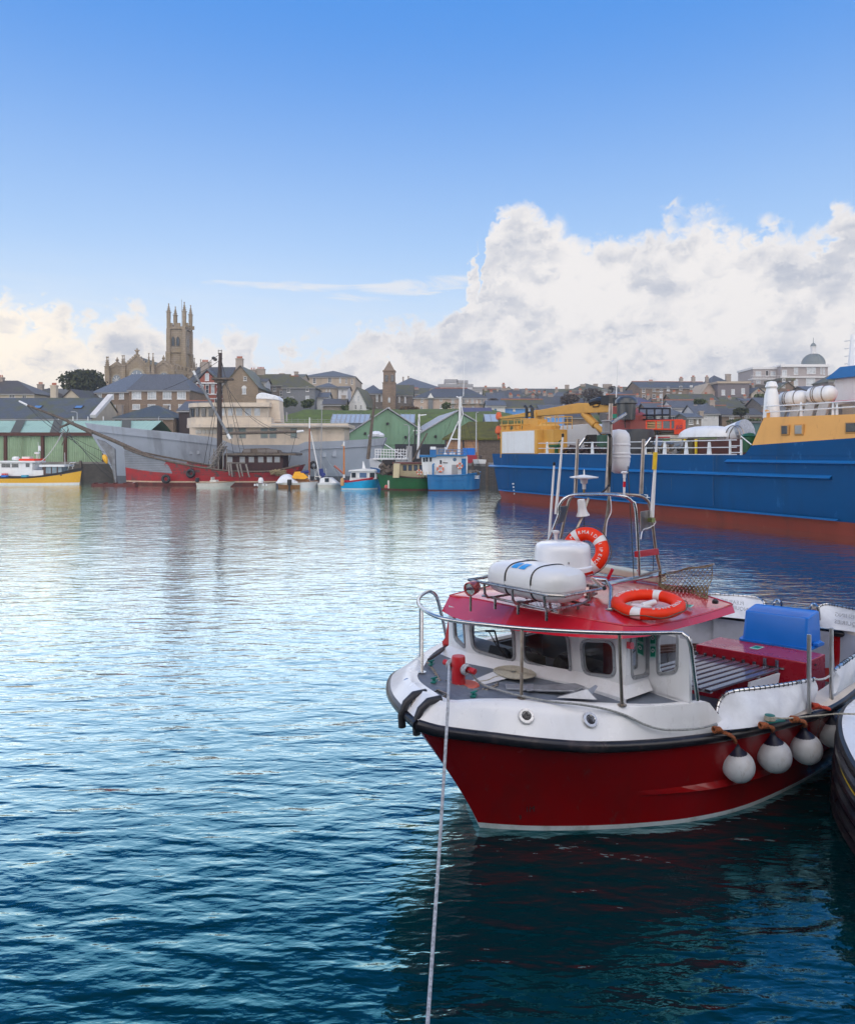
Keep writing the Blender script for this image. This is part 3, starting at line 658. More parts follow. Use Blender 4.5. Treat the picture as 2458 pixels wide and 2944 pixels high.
house('large beige hall with grey hipped roof on the hill crest', 868, 1021, 1083, 1067, 215, 22, 'hip', BEIGE, SL_GREY, wins=[(904,1094,9,16),(948,1092,10,17),(978,1093,5,15),(996,1095,5,15),(1012,1097,5,15)], hl=11, hr=11, bars=(1,2), cat='hall', name='hall', group=None)
house('low mossy cottage with a stubby chimney in front of the beige hall', 845, 872, 1084, 1077, 190, 8, 'gx', BEIGE, SL_MOSS, chims=[(852,1068,11,4,0)])
house('pale stone block with three tiny windows and a grey lean-to roof', 905, 970, 1113, 1102, 180, 10, 'hip', BEIGE, SL_GREY, wins=[(917,1123,4,6),(939,1122,4,6),(948,1122,4,6)])
house('blue-grey roofed lean-to beside the overgrown hedge', 904, 942, 1142, 1130, 158, 7, 'gx', WREND, SL_BLUE)
house('narrow white house wedged between beige hall and white gable', 972, 1000, 1116, 1112, 178, 8, 'gx', WREND, SL_DARK, wins=[(985,1125,5,8)])
house('white gable-fronted house with four windows and mossy roof', 1003, 1053, 1163, 1114, 152, 11, 'gy', WREND, SL_MOSS, yaw=-6, wins=[(1017,1145,6,16),(1031,1145,6,16),(1023,1170,6,13),(1038,1170,6,13)], ov=.35)
house('low dark roofed cottage with white end wall left of the white gable', 928, 990, 1163, 1148, 146, 8, 'gx', ST_GREY, SL_DARK, chims=[(988,1136,11,4,0)])
# chapel with spire
r_, fr, W_, ze, zr = house('grey stone chapel hall left of the pointed tower', 1034, 1102, 1131, 1108, 170, 12, 'hip', ST_GREY, SL_BLUE, wins=[(1052,1149,6,18,(0,1),PANEL,True),(1084,1145,6,18,(0,1),PANEL,True),(1097,1145,5,18,(0,1),PANEL,True),(1083,1176,6,12)], cat='chapel', name='chapel', group=None)
house('grey stone chapel hall right of the pointed tower', 1138, 1186, 1136, 1108, 171, 12, 'gx', ST_GREY, SL_MOSS, wins=[(1148,1147,5,18,(0,1),PANEL,True),(1165,1149,5,18,(0,1),PANEL,True)], cat='chapel', name='chapel', group=None)
fr = Fr((1100-CX)/F*167, 167.0); rt = empty('chapel_tower', (fr.X0, 167, 0), 0, 'square brown stone tower with pointed pyramid spire between the chapel halls', 'tower')
X, Z = fr.x, fr.z; w_ = X(1137); m = MB(); m.b2(0, w_, 0, w_, 8, Z(1119,1100)); m.b2(w_*.05, w_*.95, w_*.05, w_*.95, Z(1119,1100), Z(1119,1066))
m.b2(-.1, w_+.1, -.1, w_+.1, Z(1119,1101), Z(1119,1099)); m.b2(0, w_, 0, w_, Z(1119,1067), Z(1119,1064)); m.build('wall', ST_BRN, rt)
m = MB(); m.poly([(.1,.1,Z(1119,1064)),(w_-.1,.1,Z(1119,1064)),(w_-.1,w_-.1,Z(1119,1064)),(.1,w_-.1,Z(1119,1064))], (0,0,.05)); b_ = Z(1119,1065); 
for q in range(4):
    c4 = [(.15,.15),(w_-.15,.15),(w_-.15,w_-.15),(.15,w_-.15)]; p_, s2 = c4[q], c4[(q+1)%4]; m.face([(p_[0],p_[1],b_),(s2[0],s2[1],b_),(w_/2,w_/2,Z(1119,1034))])
m.build('spire', mat('spire_stone', (.20,.155,.12), .85, var=.12, vs=2), rt)
for cx in (1111, 1128):
    MB().box((X(cx), .1, Z(cx,1087)), (.7,.3,1.5)).build('window', PANE, rt)
for cx, cy in ((1119,1150),(1119,1178)): lancet(MB(), X(cx), 0, Z(cx,cy+7), Z(cx,cy-9), .5, .06).build('window', PANEL, rt)
house('big plain slate roofed hall with two roof vents behind the spire', 1120, 1268, 1116, 1087, 235, 34, 'hip', BEIGE, SL_BLUE, hl=11, hr=15, cat='hall', name='hall', group=None, chims=[(1159,1083,4,16,0),(1174,1081,4,16,0)])
house('small brown cottage with orange chimney right of the chapel', 1160, 1232, 1132, 1117, 195, 8, 'gx', BEIGE, SL_MOSS, chims=[(1176,1110,6,4,2),(1196,1117,16,3,3)])
# flats
r_, fr, W_, ze, zr = house('buff three storey flats with grey porch strip, balconies and slate roof', 1190, 1397, 1143, 1118, 160, 12, 'hip', PINKR, SL_GREY, ridge=RIDGE, cat='flats', name='apartment_building', group=None, hl=5, hr=4,
     wins=[(1213,1151,7,10),(1238,1149,7,10),(1268,1148,7,9),(1212,1172,7,9),(1237,1170,7,9),(1268,1169,7,10),(1302,1152,8,19,(1,0)),(1333,1151,9,18,(1,0)),(1358,1152,7,18,(1,0)),(1386,1155,8,16,(1,0)),(1344,1150,4,10),(1371,1153,4,10),(1302,1172,8,16,(1,0)),(1333,1174,8,10),(1360,1172,6,10),(1345,1175,4,6)])
m = MB(); m.b2(fr.x(1231), fr.x(1245), -.25, .05, fr.z(1238,1180), ze+.2); m.build('porch_panel', GREND, r_)
m = MB(); m.poly([(fr.x(1229),-.7,ze-.1),(fr.x(1247),-.7,ze-.1),(fr.x(1238),-.7,ze+1.0)], (0,2.5,0)); m.build('gablet', TRIM, r_)
for cx in (1302,1333,1358,1386):
    m = MB(); x_ = fr.x(cx); z_ = fr.z(cx,1160); m.b2(x_-.75, x_+.75, -.9, 0, z_-.12, z_)
    for i in range(7): m.box((x_-.72+.24*i, -.87, z_+.42), (.035,.035,.85))
    m.b2(x_-.75, x_+.75, -.9, -.84, z_+.83, z_+.9); m.build('balcony', GREYM, r_)
house('white flat roofed block with rooftop plant room above the flats', 1262, 1358, 1112, 1104, 250, 10, 'flat', WREND, GREYM, wins=[(1275,1106,1,1)], cat='office block', name='office_block', group=None)
house('pale plant room stacked on the white flat roofed block', 1280, 1314, 1100, 1090, 254, 6, 'flat', WREND, GREYM, cat='plant room', name='plant_room', group=None, wins=[(1288,1106,8,4)])
house('brown boxy stair tower beside the pale plant room', 1316, 1343, 1102, 1093, 254, 6, 'flat', BEIGE, GREYM, cat='plant room', name='plant_room', group=None)
house('white low wing with a long window band at the right of the office block', 1340, 1392, 1124, 1118, 245, 8, 'flat', WREND, GREYM, wins=[(1352,1129,14,6,(3,0)),(1372,1129,14,6,(3,0))], cat='office block', name='office_block', group=None)
house('long brown flat roofed school block on the skyline', 1358, 1439, 1117, 1112, 275, 10, 'flat', BEIGE, GREYM, cat='school', name='school_block', group=None, wins=[(1370+11*i,1125,8,5,(1,0)) for i in range(7)])

# ---- houses behind the blue ship ------------------------------------
house('white cottage with blue door in front of the town, left of the sky blue terrace', 1401, 1452, 1166, 1153, 150, 8, 'gx', WREND, SL_BLUE, wins=[(1424,1181,9,15,(0,0),mat('blue_door', (.05,.17,.33), .6)),(1405,1175,3,8)])
house('small buff gable shed roof nearest the grass bank edge', 1330, 1412, 1190, 1174, 140, 6, 'gx', PINKR, roof_mat('violet_slate', (.10,.095,.17), amt=.05), cat='shed', name='shed', group=None)
house('sky blue terrace with mossy roof behind the yellow crane boom', 1449, 1565, 1171, 1150, 152, 8, 'gx', BLUER, SL_MOSS, wins=[(1478,1177,7,9),(1520,1180,7,9)], ridge=RIDGE)
house('second sky blue terrace with white sash windows further right under the boom', 1556, 1622, 1184, 1166, 148, 8, 'gx', BLUER, SL_BLUE, wins=[(1578,1196,10,9),(1601,1195,10,9)])
house('dark roofed long shed between blue terrace and red crane pedestal', 1622, 1700, 1200, 1184, 150, 8, 'gx', ST_BRN, SL_DARK, cat='shed', name='shed', group=None)
pal = [(1440,1500,1142,1122,205,'terraced house with two big chimneys on the left skyline',ST_GREY,SL_GREY,[(1449,1115,14),(1484,1120,16)]),
 (1402,1450,1148,1130,190,'blue slate cottage below the school block',WREND,SL_BLUE,[(1412,1126,9)]),
 (1425,1478,1160,1143,178,'little white gabled cottage among chimneys',WREND,SL_BLUE,[(1468,1136,10)]),
 (1500,1560,1148,1131,215,'row house with four clustered chimneys on the skyline',ST_GREY,SL_DARK,[(1524,1128,12),(1536,1125,8),(1550,1127,8)]),
 (1470,1545,1158,1143,196,'low dark slate house in the middle of the chimney cluster',ST_GREY,SL_DARK,[(1490,1138,10),(1532,1136,9)]),
 (1556,1628,1162,1140,185,'pale grey house beside the red brick chimney',GREND,SL_GREY,[(1582,1134,15)]),
 (1628,1680,1164,1146,180,'grey rendered house half hidden by bare trees',WREND,SL_GREY,[(1632,1147,8)])]
for (a,b,e,r,d_,lb,wm,rm,ch) in pal:
    house(lb, a, b, e, r, d_, 8, 'gx', wm, rm, wins=[(a+(b-a)*t, e+8, 6, 8) for t in (.3,.7)], chims=[(c,y_,w_,4,3) for c,y_,w_ in ch])
house('long brown hotel with flat attic and mossy mansard roof on the hill', 1578, 1660, 1132, 1119, 225, 12, 'gx', BEIGE, SL_MOSS, wins=[(1590+12*i,1140,6,8) for i in range(6)], chims=[(1630,1106,11,6,0)], cat='hotel', name='hotel', group=None)
house('large hipped villa with square chimneys beside the bare trees', 1640, 1755, 1122, 1103, 222, 14, 'hip', ST_GREY, SL_MOSS, wins=[(1706,1127,5,10),(1738,1128,15,16,(2,1),PANEL),(1720,1131,5,8)], chims=[(1676,1104,14,4,0),(1712,1103,12,5,0),(1746,1104,25,9,0)], cat='villa', name='villa')
house('blue slate roofed square stone house right of the antenna mast', 1754, 1812, 1136, 1126, 190, 9, 'hip', ST_GREY, SL_BLUE, wins=[(1770,1146,6,8),(1798,1146,6,8)])
house('white rendered house stepping up to the long terrace', 1774, 1842, 1128, 1113, 225, 9, 'gx', WREND, SL_MOSS, wins=[(1830,1137,13,10,(2,0)),(1790,1136,5,7)], chims=[(1779,1112,8,4,2),(1824,1109,6,4,2)])
# the long stone terrace on the ridge
house('long stone terrace of three storeys with slate roof and red chimneys on the skyline', 1840, 2045, 1114, 1098, 205, 12, 'gx', ST_BRN, SL_GREY, yaw=4, ridge=RIDGE, cat='terrace', name='terrace', group=None, bars=(1,1),
   wins=[(x_,y_,9,12) for x_,y_ in ((1850,1122),(1880,1120),(1901,1119),(1921,1118),(1957,1115),(1987,1113),(2013,1112),(1850,1140),(1880,1139),(1900,1138),(1920,1137),(1955,1134),(1985,1133))], chims=[(1871,1095,15,6,4),(1958,1086,9,6,3),(1993,1082,9,6,3)])
house('end block of the stone terrace with a roof lantern', 2046, 2110, 1106, 1080, 208, 13, 'hip', ST_BRN, SL_GREY, chims=[(2093,1075,14,5,0),(2032,1083,8,5,2)], wins=[(2058,1112,5,11),(2072,1112,5,11),(2086,1113,5,11)], cat='terrace', name='terrace', group=None)
house('modern grey-brown clad house with three sky-bright square windows', 2064, 2154, 1102, 1096, 178, 11, 'flat', CLAD, BEIGE, wins=[(2079,1128,10,15,(0,1),PANEL),(2107,1126,10,15,(0,1),PANEL),(2136,1124,10,16,(0,1),PANEL)], cat='house', name='modern_house', group=None)
house('buff wedge shaped wing left of the modern clad house', 2010, 2064, 1140, 1102, 180, 9, 'gy', PINKR, BEIGE, cat='house', name='modern_house', group=None)
house('white-railed roof terrace house with a dark open balcony', 2155, 2245, 1115, 1106, 182, 9, 'flat', CREAM, SL_DARK, wins=[(2172,1120,22,14,(1,0),DARK)], cat='house')
house('brown stone gable house with chimney left of the domed building', 2228, 2300, 1128, 1098, 176, 10, 'gy', ST_BRN, SL_MOSS, wins=[(2252,1110,9,9),(2253,1092,8,9)])
house('tall narrow brown stone house behind the gable, with two windows', 2246, 2282, 1094, 1086, 192, 9, 'flat', ST_BRN, SL_MOSS, wins=[(2253,1095,8,9),(2270,1092,6,8)])
house('stone gabled cottage with long mossy roof below the terrace', 1935, 2065, 1154, 1134, 158, 8, 'gx', ST_BRN, SL_MOSS, wins=[(1943,1157,9,8),(1970,1157,8,8)])
house('blue slate cottage with red ridge behind the orange lift', 1935, 2040, 1172, 1152, 150, 8, 'gx', WREND, SL_BLUE, ridge=RIDGE, chims=[(1965,1160,12,4,2),(1996,1163,14,4,2)])
house('grey hipped house with red ridges and a white sash window', 1888, 1974, 1194, 1170, 138, 9, 'hip', GREND, SL_BLUE, ridge=RIDGE, wins=[(1938,1202,11,10,(1,1)),(1915,1201,9,7),(1892,1201,9,7)])
house('grey stone cottage with tall white sash, next to the yellow timber boom', 1976, 2016, 1200, 1190, 132, 7, 'gx', ST_GREY, SL_BLUE, wins=[(1986,1212,12,16,(1,2)),(2005,1211,6,14)], chims=[(2015,1181,11,3,0)])
house('blue slate house with white sunlit wall and red brick chimneys', 2000, 2066, 1189, 1165, 140, 8, 'gx', WREND, SL_BLUE, wins=[(2029,1198,5,14),(2053,1198,5,14)], chims=[(2046,1150,14,4,3),(1997,1164,9,4,0)])
house('low stone cottages with two white windows, behind the round pine', 2076, 2190, 1193, 1176, 140, 8, 'gx', ST_BRN, SL_DARK, wins=[(2103,1203,13,15,(2,1)),(2147,1201,13,14,(2,1))])
house('small white outhouse under a crooked grey roof by the ship funnel', 2138, 2182, 1153, 1146, 160, 6, 'gx', WREND, SL_BLUE)
house('slate cottage with a pair of white chimneys below the modern house', 2048, 2140, 1172, 1150, 155, 8, 'gx', ST_GREY, SL_MOSS, chims=[(2098,1156,16,4,2),(2150,1158,10,3,1)])
house('brown house with turf roof and orange wall patch beneath the terrace balcony', 2085, 2160, 1160, 1143, 166, 8, 'gx', mat('orange_render', (.28,.10,.06), .85), SL_MOSS)
house('green boarded hut with flat roof behind the ship rail', 2140, 2210, 1216, 1211, 128, 5, 'flat', mat('teal_boarding', (.05,.11,.12), .7), SL_BLUE, cat='hut', name='hut', group=None)
house('slate house to the right of the white vent, under the life rafts', 2190, 2320, 1165, 1145, 150, 8, 'gx', ST_GREY, SL_BLUE, wins=[(2215,1180,8,10),(2265,1180,8,10)])
house('mossy roofed house far right below the domed building', 2320, 2420, 1122, 1112, 170, 8, 'gx', ST_GREY, SL_BLUE)
house('grey hipped house at the foot of the dome beside the blue funnel', 2382, 2470, 1096, 1072, 215, 9, 'hip', ST_GREY, SL_MOSS, wins=[(2400,1100,6,8),(2425,1100,6,8)])
for i, (a,b,e,r,d_,lb,wm,rm) in enumerate([(1680,1760,1178,1160,172,'brown cottage behind the crane boom tip, half hidden by shrubs',ST_BRN,SL_DARK),(1760,1835,1150,1136,176,'dark roofed cottage with brown gable beside the lamp post',ST_BRN,SL_DARK),
   (1800,1892,1165,1144,160,'violet slate hipped house with white roof apex',ST_GREY,roof_mat('violet_slate',(.1,.1,.17))),(1836,1900,1192,1176,145,'white cottage wall with glazed lean-to behind the steel rack',WREND,SL_BLUE),(1745,1810,1185,1170,150,'small mossy cottage right behind the red crane pedestal',ST_GREY,SL_MOSS),
   (1860,1940,1178,1160,154,'grey slate cottage between steel rack and orange lift',ST_BRN,SL_BLUE),(2060,2140,1190,1180,150,'low slate lean-to below the white chimneys',WREND,SL_BLUE),(2215,2330,1200,1185,140,'stone cottage row hidden behind the life raft cradles',ST_BRN,SL_BLUE)]):
    house(lb, a, b, e, r, d_, 7, 'gx' if i != 2 else 'hip', wm, rm, wins=[(a+(b-a)*t, e+8, 6, 8) for t in (.3,.7)], ridge=RIDGE if i % 2 else None)
rh = random.Random(21)
adj = ['squat','narrow','low','tall','plain','stepped']; wl = [('brown stone',ST_BRN),('grey stone',ST_GREY),('white rendered',WREND),('cream',CREAM),('slate hung',GREND)]; rl_ = [('mossy',SL_MOSS),('blue slate',SL_BLUE),('dark slate',SL_DARK)]
for i, (px, y0, d_) in enumerate([(1410,1136,200),(1462,1128,222),(1482,1152,186),(1530,1140,205),(1585,1150,196),(1612,1138,212),(1660,1152,186),(1690,1141,198),(1722,1148,188),(1765,1158,172),(1800,1139,198),(1850,1160,166),(1905,1166,158),(1880,1158,172),(1950,1146,168),(2000,1150,164),(2045,1158,160),(2110,1164,158),(2160,1160,160),(2205,1146,170),(2250,1142,172),(2290,1150,160),(2330,1138,178),(2380,1134,180),(2425,1128,184),(2440,1142,165),(2180,1130,178),(2070,1182,146)]):
    w_ = rh.uniform(30, 54); wn_, wm_ = wl[i*3 % 5]; rn2, rm2 = rl_[i*2 % 3]; h_ = rh.uniform(11, 17)
    house('%s %s house under a %s roof, %s' % (adj[i % 6], wn_, rn2, ('left of centre in the hillside town','above the crane boom','by the twin chimneys','behind the crane pedestal','below the long terrace','beneath the modern house','under the domed building')[i//4]), px-w_/2, px+w_/2, y0, y0-h_, d_, 7, rh.choice(('gx','gy','gx','hip')), wm_, rm2, yaw=rh.uniform(-14, 14),
          wins=[(px-w_/2+w_*t, y0+6, 5, 7) for t in (.28,.72)], chims=[(px-w_/2+3, y0-h_-8, 8, 3, 3)], ridge=RIDGE if i % 3 == 0 else None)
# domed building
r_, fr, W_, ze, zr = house('pale four storey building crowned by a lead dome with a lantern', 2246, 2380, 1052, 1047, 245, 16, 'flat', mat('portland_render', (.36,.32,.31), .8, var=.06), TRIM, cat='building', name='domed_building', group=None,
   wins=[(2255,1072,14,18,(1,1),PANEL),(2288,1066,12,20,(1,1),PANEL),(2332,1064,26,20,(2,1),PANEL),(2361,1065,5,20,(0,1),PANEL),(2369,1066,5,20,(0,1),PANEL),(2288,1099,12,18,(1,1),PANEL),(2330,1098,26,22,(2,1),PANEL),(2358,1098,5,18),(2367,1098,5,18)])
m = MB(); 
for y_ in (1052, 1083, 1113): z_ = fr.z(2300,y_); m.b2(-.3, W_+.4, -.6, .1, z_-.35, z_+.1)
m.build('cornice', TRIM, r_)
cx, cy = fr.x(2339, 4), 4.2; rd = 31*249/F; dm = MB(); zb = zr
dm.lathe([(rd*1.02,0),(rd*1.02,.5),(rd,.5)]+[(rd*math.cos(R(a_)), .5+rd*.98*math.sin(R(a_))) for a_ in range(8, 85, 8)]+[(.15*rd,.5+rd*.97)], (cx,cy,zb), 32); do = dm.build('dome', mat('lead_dome', (.16,.19,.20), .55, var=.2, vs=2), r_, smooth=True)
m = MB(); 
for q in range(16):
    a_ = 2*math.pi*q/16; m.tube([(cx+rd*1.01*math.cos(R(e_))*math.cos(a_), cy+rd*1.01*math.cos(R(e_))*math.sin(a_), zb+.5+rd*math.sin(R(e_))) for e_ in range(5, 84, 13)], .07, 4)
m.build('rib', mat('lead_dome', (.2,.2,.2)), do)
zl = zb+.5+rd*.95; m = MB(); m.lathe([(1.1,0),(1.1,.35),(.8,.4),(.8,2.3),(1.0,2.4),(1.0,2.6)], (cx,cy,zl), 10)
lo = m.build('lantern', TRIM, r_); MB().lathe([(.95,0),(.85,.5),(.5,1.0),(.1,1.3),(.06,3.0),(.0,3.05)], (cx,cy,zl+2.6), 12).build('lantern_cap', mat('lead_dome', (.2,.2,.2)), lo)
house('long pale wing of the domed building with recessed balconies', 2165, 2246, 1061, 1055, 248, 12, 'flat', mat('portland_render', (.36,.32,.31)), TRIM, cat='building', name='building', group=None,
   wins=[(2180,1074,16,14,(2,0),PANEL),(2205,1073,8,16,(0,0),DARK),(2222,1074,14,13,(1,0),PANEL),(2180,1098,12,9,(1,0),PANEL)])
m = MB(); fr = Fr((2150-CX)/F*246, 246.0); m.b2(0, fr.x(2260), -2.4, 0, fr.z(2200,1090)-.3, fr.z(2200,1090))
for i in range(26): m.box((i*fr.x(2260)/25, -2.35, fr.z(2200,1090)+.5), (.05,.05,1.0))
m.b2(0, fr.x(2260), -2.4, -2.32, fr.z(2200,1090)+1.0, fr.z(2200,1090)+1.08)
o = m.build('roof_terrace', TRIM); o.location = (fr.X0, 246, 0); tag(o, 'white railed terrace deck in front of the pale wing', 'terrace deck')

# ---- sheds on the quay in the middle -----------------------------------
GRS = mat('green_gable_sheet', (.18,.32,.21), .7, var=.07, vs=.8, dirt=(.12,.20,.12), dirt_amt=.4, ds=.3, streak=True)
ZINC = mat('zinc_sheet', (.33,.34,.37), .5, .2, var=.1, vs=.6, dirt=(.24,.24,.27), dirt_amt=.4, ds=.4)
def gshed(label, pl, pm, pr, ye, ym, d, shift_px):
    fr = Fr((pl-CX)/F*d, d, R(8)); root = empty('gabled_shed', (fr.X0, d, 0), R(8), label, 'shed', 'green gabled harbour sheds')
    a, b, c = 0, fr.x(pr), fr.x(pm); ze, zr = fr.z(pl, ye), fr.z(pm, ym); L_ = 18
    m = MB(); m.poly([(a,0,2.3),(b,0,2.3),(b,0,ze),(c,0,zr),(a,0,ze)], (0,L_,0)); m.build('wall', GRS, root)
    s_ = -shift_px
    for e, q in ((a-.5, -1), (b+.5, 1)):
        m = MB(); zl_ = ze - .25; m.poly([(e,-.35,zl_),(c,-.35,zr+.1),(c,L_,zr+.1),(e,L_,zl_)], (0,0,.18)); m.build('roof', ZINC, root)
    m = MB(); 
    n_ = int((b-a)/.6)
    for i in range(n_):
        x_ = a+(b-a)*(i+.5)/n_; zz = ze + (zr-ze)*(1-abs(x_-c)/((b-a)/2)) - .25; m.b2(x_-.03, x_+.03, -.045, 0, 2.4, zz)
    m.b2(a, b, -.08, 0, ze-1.6, ze-1.45); m.build('sheet_seam', GRS, root)
    for (dx_, dz_) in ((-3.2,-2.5),(2.6,-3.0),(0,-1.1)): MB().lathe([(.16,0),(.22,.12),(.16,.3)], (c+dx_, 0, zr+dz_-1), 8, axis=(0,-1,0)).build('floodlight', BLACK, root)
    return root, fr
gshed('green gabled shed with pale grey roof slopes behind the grey ship stern', 1006, 1114, 1224, 1246, 1176, 104, 0)
gshed('right hand green gabled shed partly hidden by the mossy timber store', 1210, 1316, 1424, 1246, 1184, 103, 0)
# the long pale roof running down left of each gable
for lb, pts, d0, d1 in (('pale grey side roof sloping up to the left green gable', ((992,1248),(1114,1176),(1098,1174),(985,1240)), 103, 104),):
    pass
for (lb, a, b, d_) in (('glazed north light roof left of the green gables', 950, 1060, 112), ('glazed north light roof between the two green gables', 1150, 1192, 114), ('glazed north light roof right of the green gables', 1395, 1432, 112)):
    fr = Fr((a-CX)/F*d_, d_); rt = empty('glazed_roof', (fr.X0, d_, 0), 0, lb, 'roof', 'glazed roofs beside the grass bank')
    x1 = fr.x(b); z0, z1 = fr.z(a,1216), fr.z(a,1197)+.4
    m = MB(); m.b2(0, x1, .2, 5.6, 2.3, z0); m.build('wall', GREND, rt)
    m = MB(); m.poly([(0,0,z0),(x1,0,z0),(x1,3,z1),(0,3,z1)], (0,0,.1)); m.poly([(0,3,z1),(x1,3,z1),(x1,6,z0),(0,6,z0)], (0,0,.1)); ro = m.build('roof', mat('sky_lit_glazing', (.35,.42,.52), .25), rt)
    m = MB(); n_ = int(x1/.7)
    for i in range(n_+1): x_ = i*x1/n_; m.poly([(x_-.04,-.05,z0+.1),(x_+.04,-.05,z0+.1),(x_+.04,3,z1+.12),(x_-.04,3,z1+.12)], (0,0,.08))
    m.build('glazing_bar', GREYM, ro)
# mossy timber store
fr = Fr((1282-CX)/F*93, 93.0, 0); rt = empty('timber_store', (fr.X0, 93, 0), 0, 'timber store with thick mossy green roof next to the blue ship', 'shed')
X, Z = fr.x, fr.z; m = MB(); zt_ = Z(1282,1263)
m.b2(0, X(1560), 0, 7, 2.3, zt_); m.build('wall', WOODG, rt)
m = MB(); n_ = 12
for i in range(n_): z_ = 2.6+(zt_-2.6)*i/n_; m.b2(.1, X(1375), -.06, -.01, z_, z_+(zt_-2.6)/n_-.03)
m.build('boarding', mat('orange_boarding', (.36,.20,.11), .7, var=.2, vs=3), rt)
MOSS = mat('moss_thatch', (.085,.085,.012), 1.0, var=.35, vs=1.5, bump=.8, bs=5, dirt=(.05,.045,.02), dirt_amt=.7, ds=.6)
m = MB(); m.poly([(-.5,-.4,zt_-.1),(X(1560),-.4,zt_-.1),(X(1560),5,Z(1340,1212)),(3.2,5,Z(1340,1212))], (0,0,.22)); m.build('roof', MOSS, rt)
m = MB(); m.b2(X(1330), X(1334), -.2, -.08, 2.3, zt_); m.build('downpipe', BLACK, rt)

# dark container row along the quay behind the trawlers
fr = Fr((1134-CX)/F*96, 96.0); m = MB(); m.b2(0, fr.x(1282), 0, 2.4, 2.4, fr.z(1134,1276)); o = m.build('quay_container', mat('black_container', (.03,.032,.04), .7, var=.3, vs=2)); o.location = (fr.X0, 96+1.6, 0)
tag(o, 'long black container on the quay in front of the green gabled sheds', 'container')
m = MB(); c_ = MB()
fr = Fr((1248-CX)/F*95, 95.5)
m.b2(0, fr.x(1282), 0, 1.8, 2.4, fr.z(1250,1287)); o = m.build('quay_box', mat('grey_box', (.3,.3,.33), .6), bevel=.05); o.location = (fr.X0, 95.6, 0); tag(o, 'pale grey metal storage box beside the timber store', 'storage box')

# ---- trees and shrubs -------------------------------------------------
def leafmat(name, c1, c2):
    m = bpy.data.materials.new(name); m.use_nodes = True; n = NX(m.node_tree); p = m.node_tree.nodes['Principled BSDF']
    nn = n.noise(n.new('ShaderNodeTexCoord').outputs['Object'], .8, 4, .6)
    oi = n.new('ShaderNodeNewGeometry').outputs['Random Per Island']
    c = n.mix(n.lin(n.m('ADD', n.m('MULTIPLY', nn, .6), n.m('MULTIPLY', oi, .4)), .3, .7), c1, c2)
    n.link(c, p.inputs['Base Color']); p.inputs['Roughness'].default_value = .8; return m
LF1 = leafmat('dark_leaf', (.016,.024,.008), (.055,.065,.018)); LF2 = leafmat('shrub_leaf', (.035,.055,.015), (.10,.13,.035)); LF3 = leafmat('russet_leaf', (.09,.055,.03), (.16,.10,.045)); LF4 = leafmat('twig', (.05,.038,.032), (.09,.07,.055))
BARK = mat('bark', (.05,.04,.03), .9, var=.3)
def tree(label, px, pyb, pyt, pr, d, kind='crown', leaf=LF1, n=900, cat='tree', name='tree', size=.5, group=None, trunk=True, lobes=9, flat=1.0):
    x, zb, zt_ = (px-CX)*d/F, H-(pyb-HO)*d/F, H-(pyt-HO)*d/F; rad = pr*d/F; hh = zt_-zb
    rt = empty(name, (x, d, tz(x, d)-.3), 0, label, cat, group); z0 = zb-(tz(x, d)-.3); rnd = random.Random(int(px)*7+int(pyt))
    m = MB(); cs = []
    for i in range(lobes):
        a = rnd.random()*6.28; q = rnd.random()**.5*.68; cs.append((Vector((math.cos(a)*q*rad, math.sin(a)*q*rad*.8, z0+hh*(.42+.4*rnd.random()*(1-q*.5)))), rad*(.34+.2*rnd.random())))
    cs.append((Vector((0,0,z0+hh*.72)), rad*.5))
    for i in range(n):
        c, r_ = rnd.choice(cs); u = Vector((rnd.gauss(0,1), rnd.gauss(0,1), rnd.gauss(0,1)*flat)).normalized()
        p = c + u*r_*(.55+.45*rnd.random()**.4)*(1.22 if rnd.random() < .12 else 1)
        p.z = min(p.z, z0+hh)
        q = Euler((rnd.uniform(0,6.28), rnd.uniform(0,6.28), rnd.uniform(0,6.28))).to_matrix(); s_ = size*(.5+rnd.random())
        pts = [p + q @ Vector(v)*s_ for v in ((-.5,-.3,0),(.1,-.5,.15),(.5,0,0),(.15,.5,.12),(-.4,.35,0))]
        m.face(pts)
    m.build('crown', leaf, rt)
    if trunk:
        t = MB(); t.tube([(0,0,-.5),(.1,0,z0*.6+.3),(0,.1,z0+hh*.5)], rad*.10, 8, r2=rad*.04)
        for c, r_ in cs[:6]: t.tube([(0,0,max(0,z0-.5)), tuple(c*.5+Vector((0,0,z0*.5))), tuple(c)], rad*.045, 5, r2=rad*.012)
        t.build('trunk', BARK, rt)
    return rt
tree('big dark round-headed tree on the skyline left of the church', 240, 1140, 1067, 64, 158, n=3000, size=.5, lobes=26)
tree('spiky palm-like shrub in front of the buff flats', 1282, 1182, 1155, 13, 150, leaf=LF2, n=420, size=.35, cat='shrub', name='shrub')
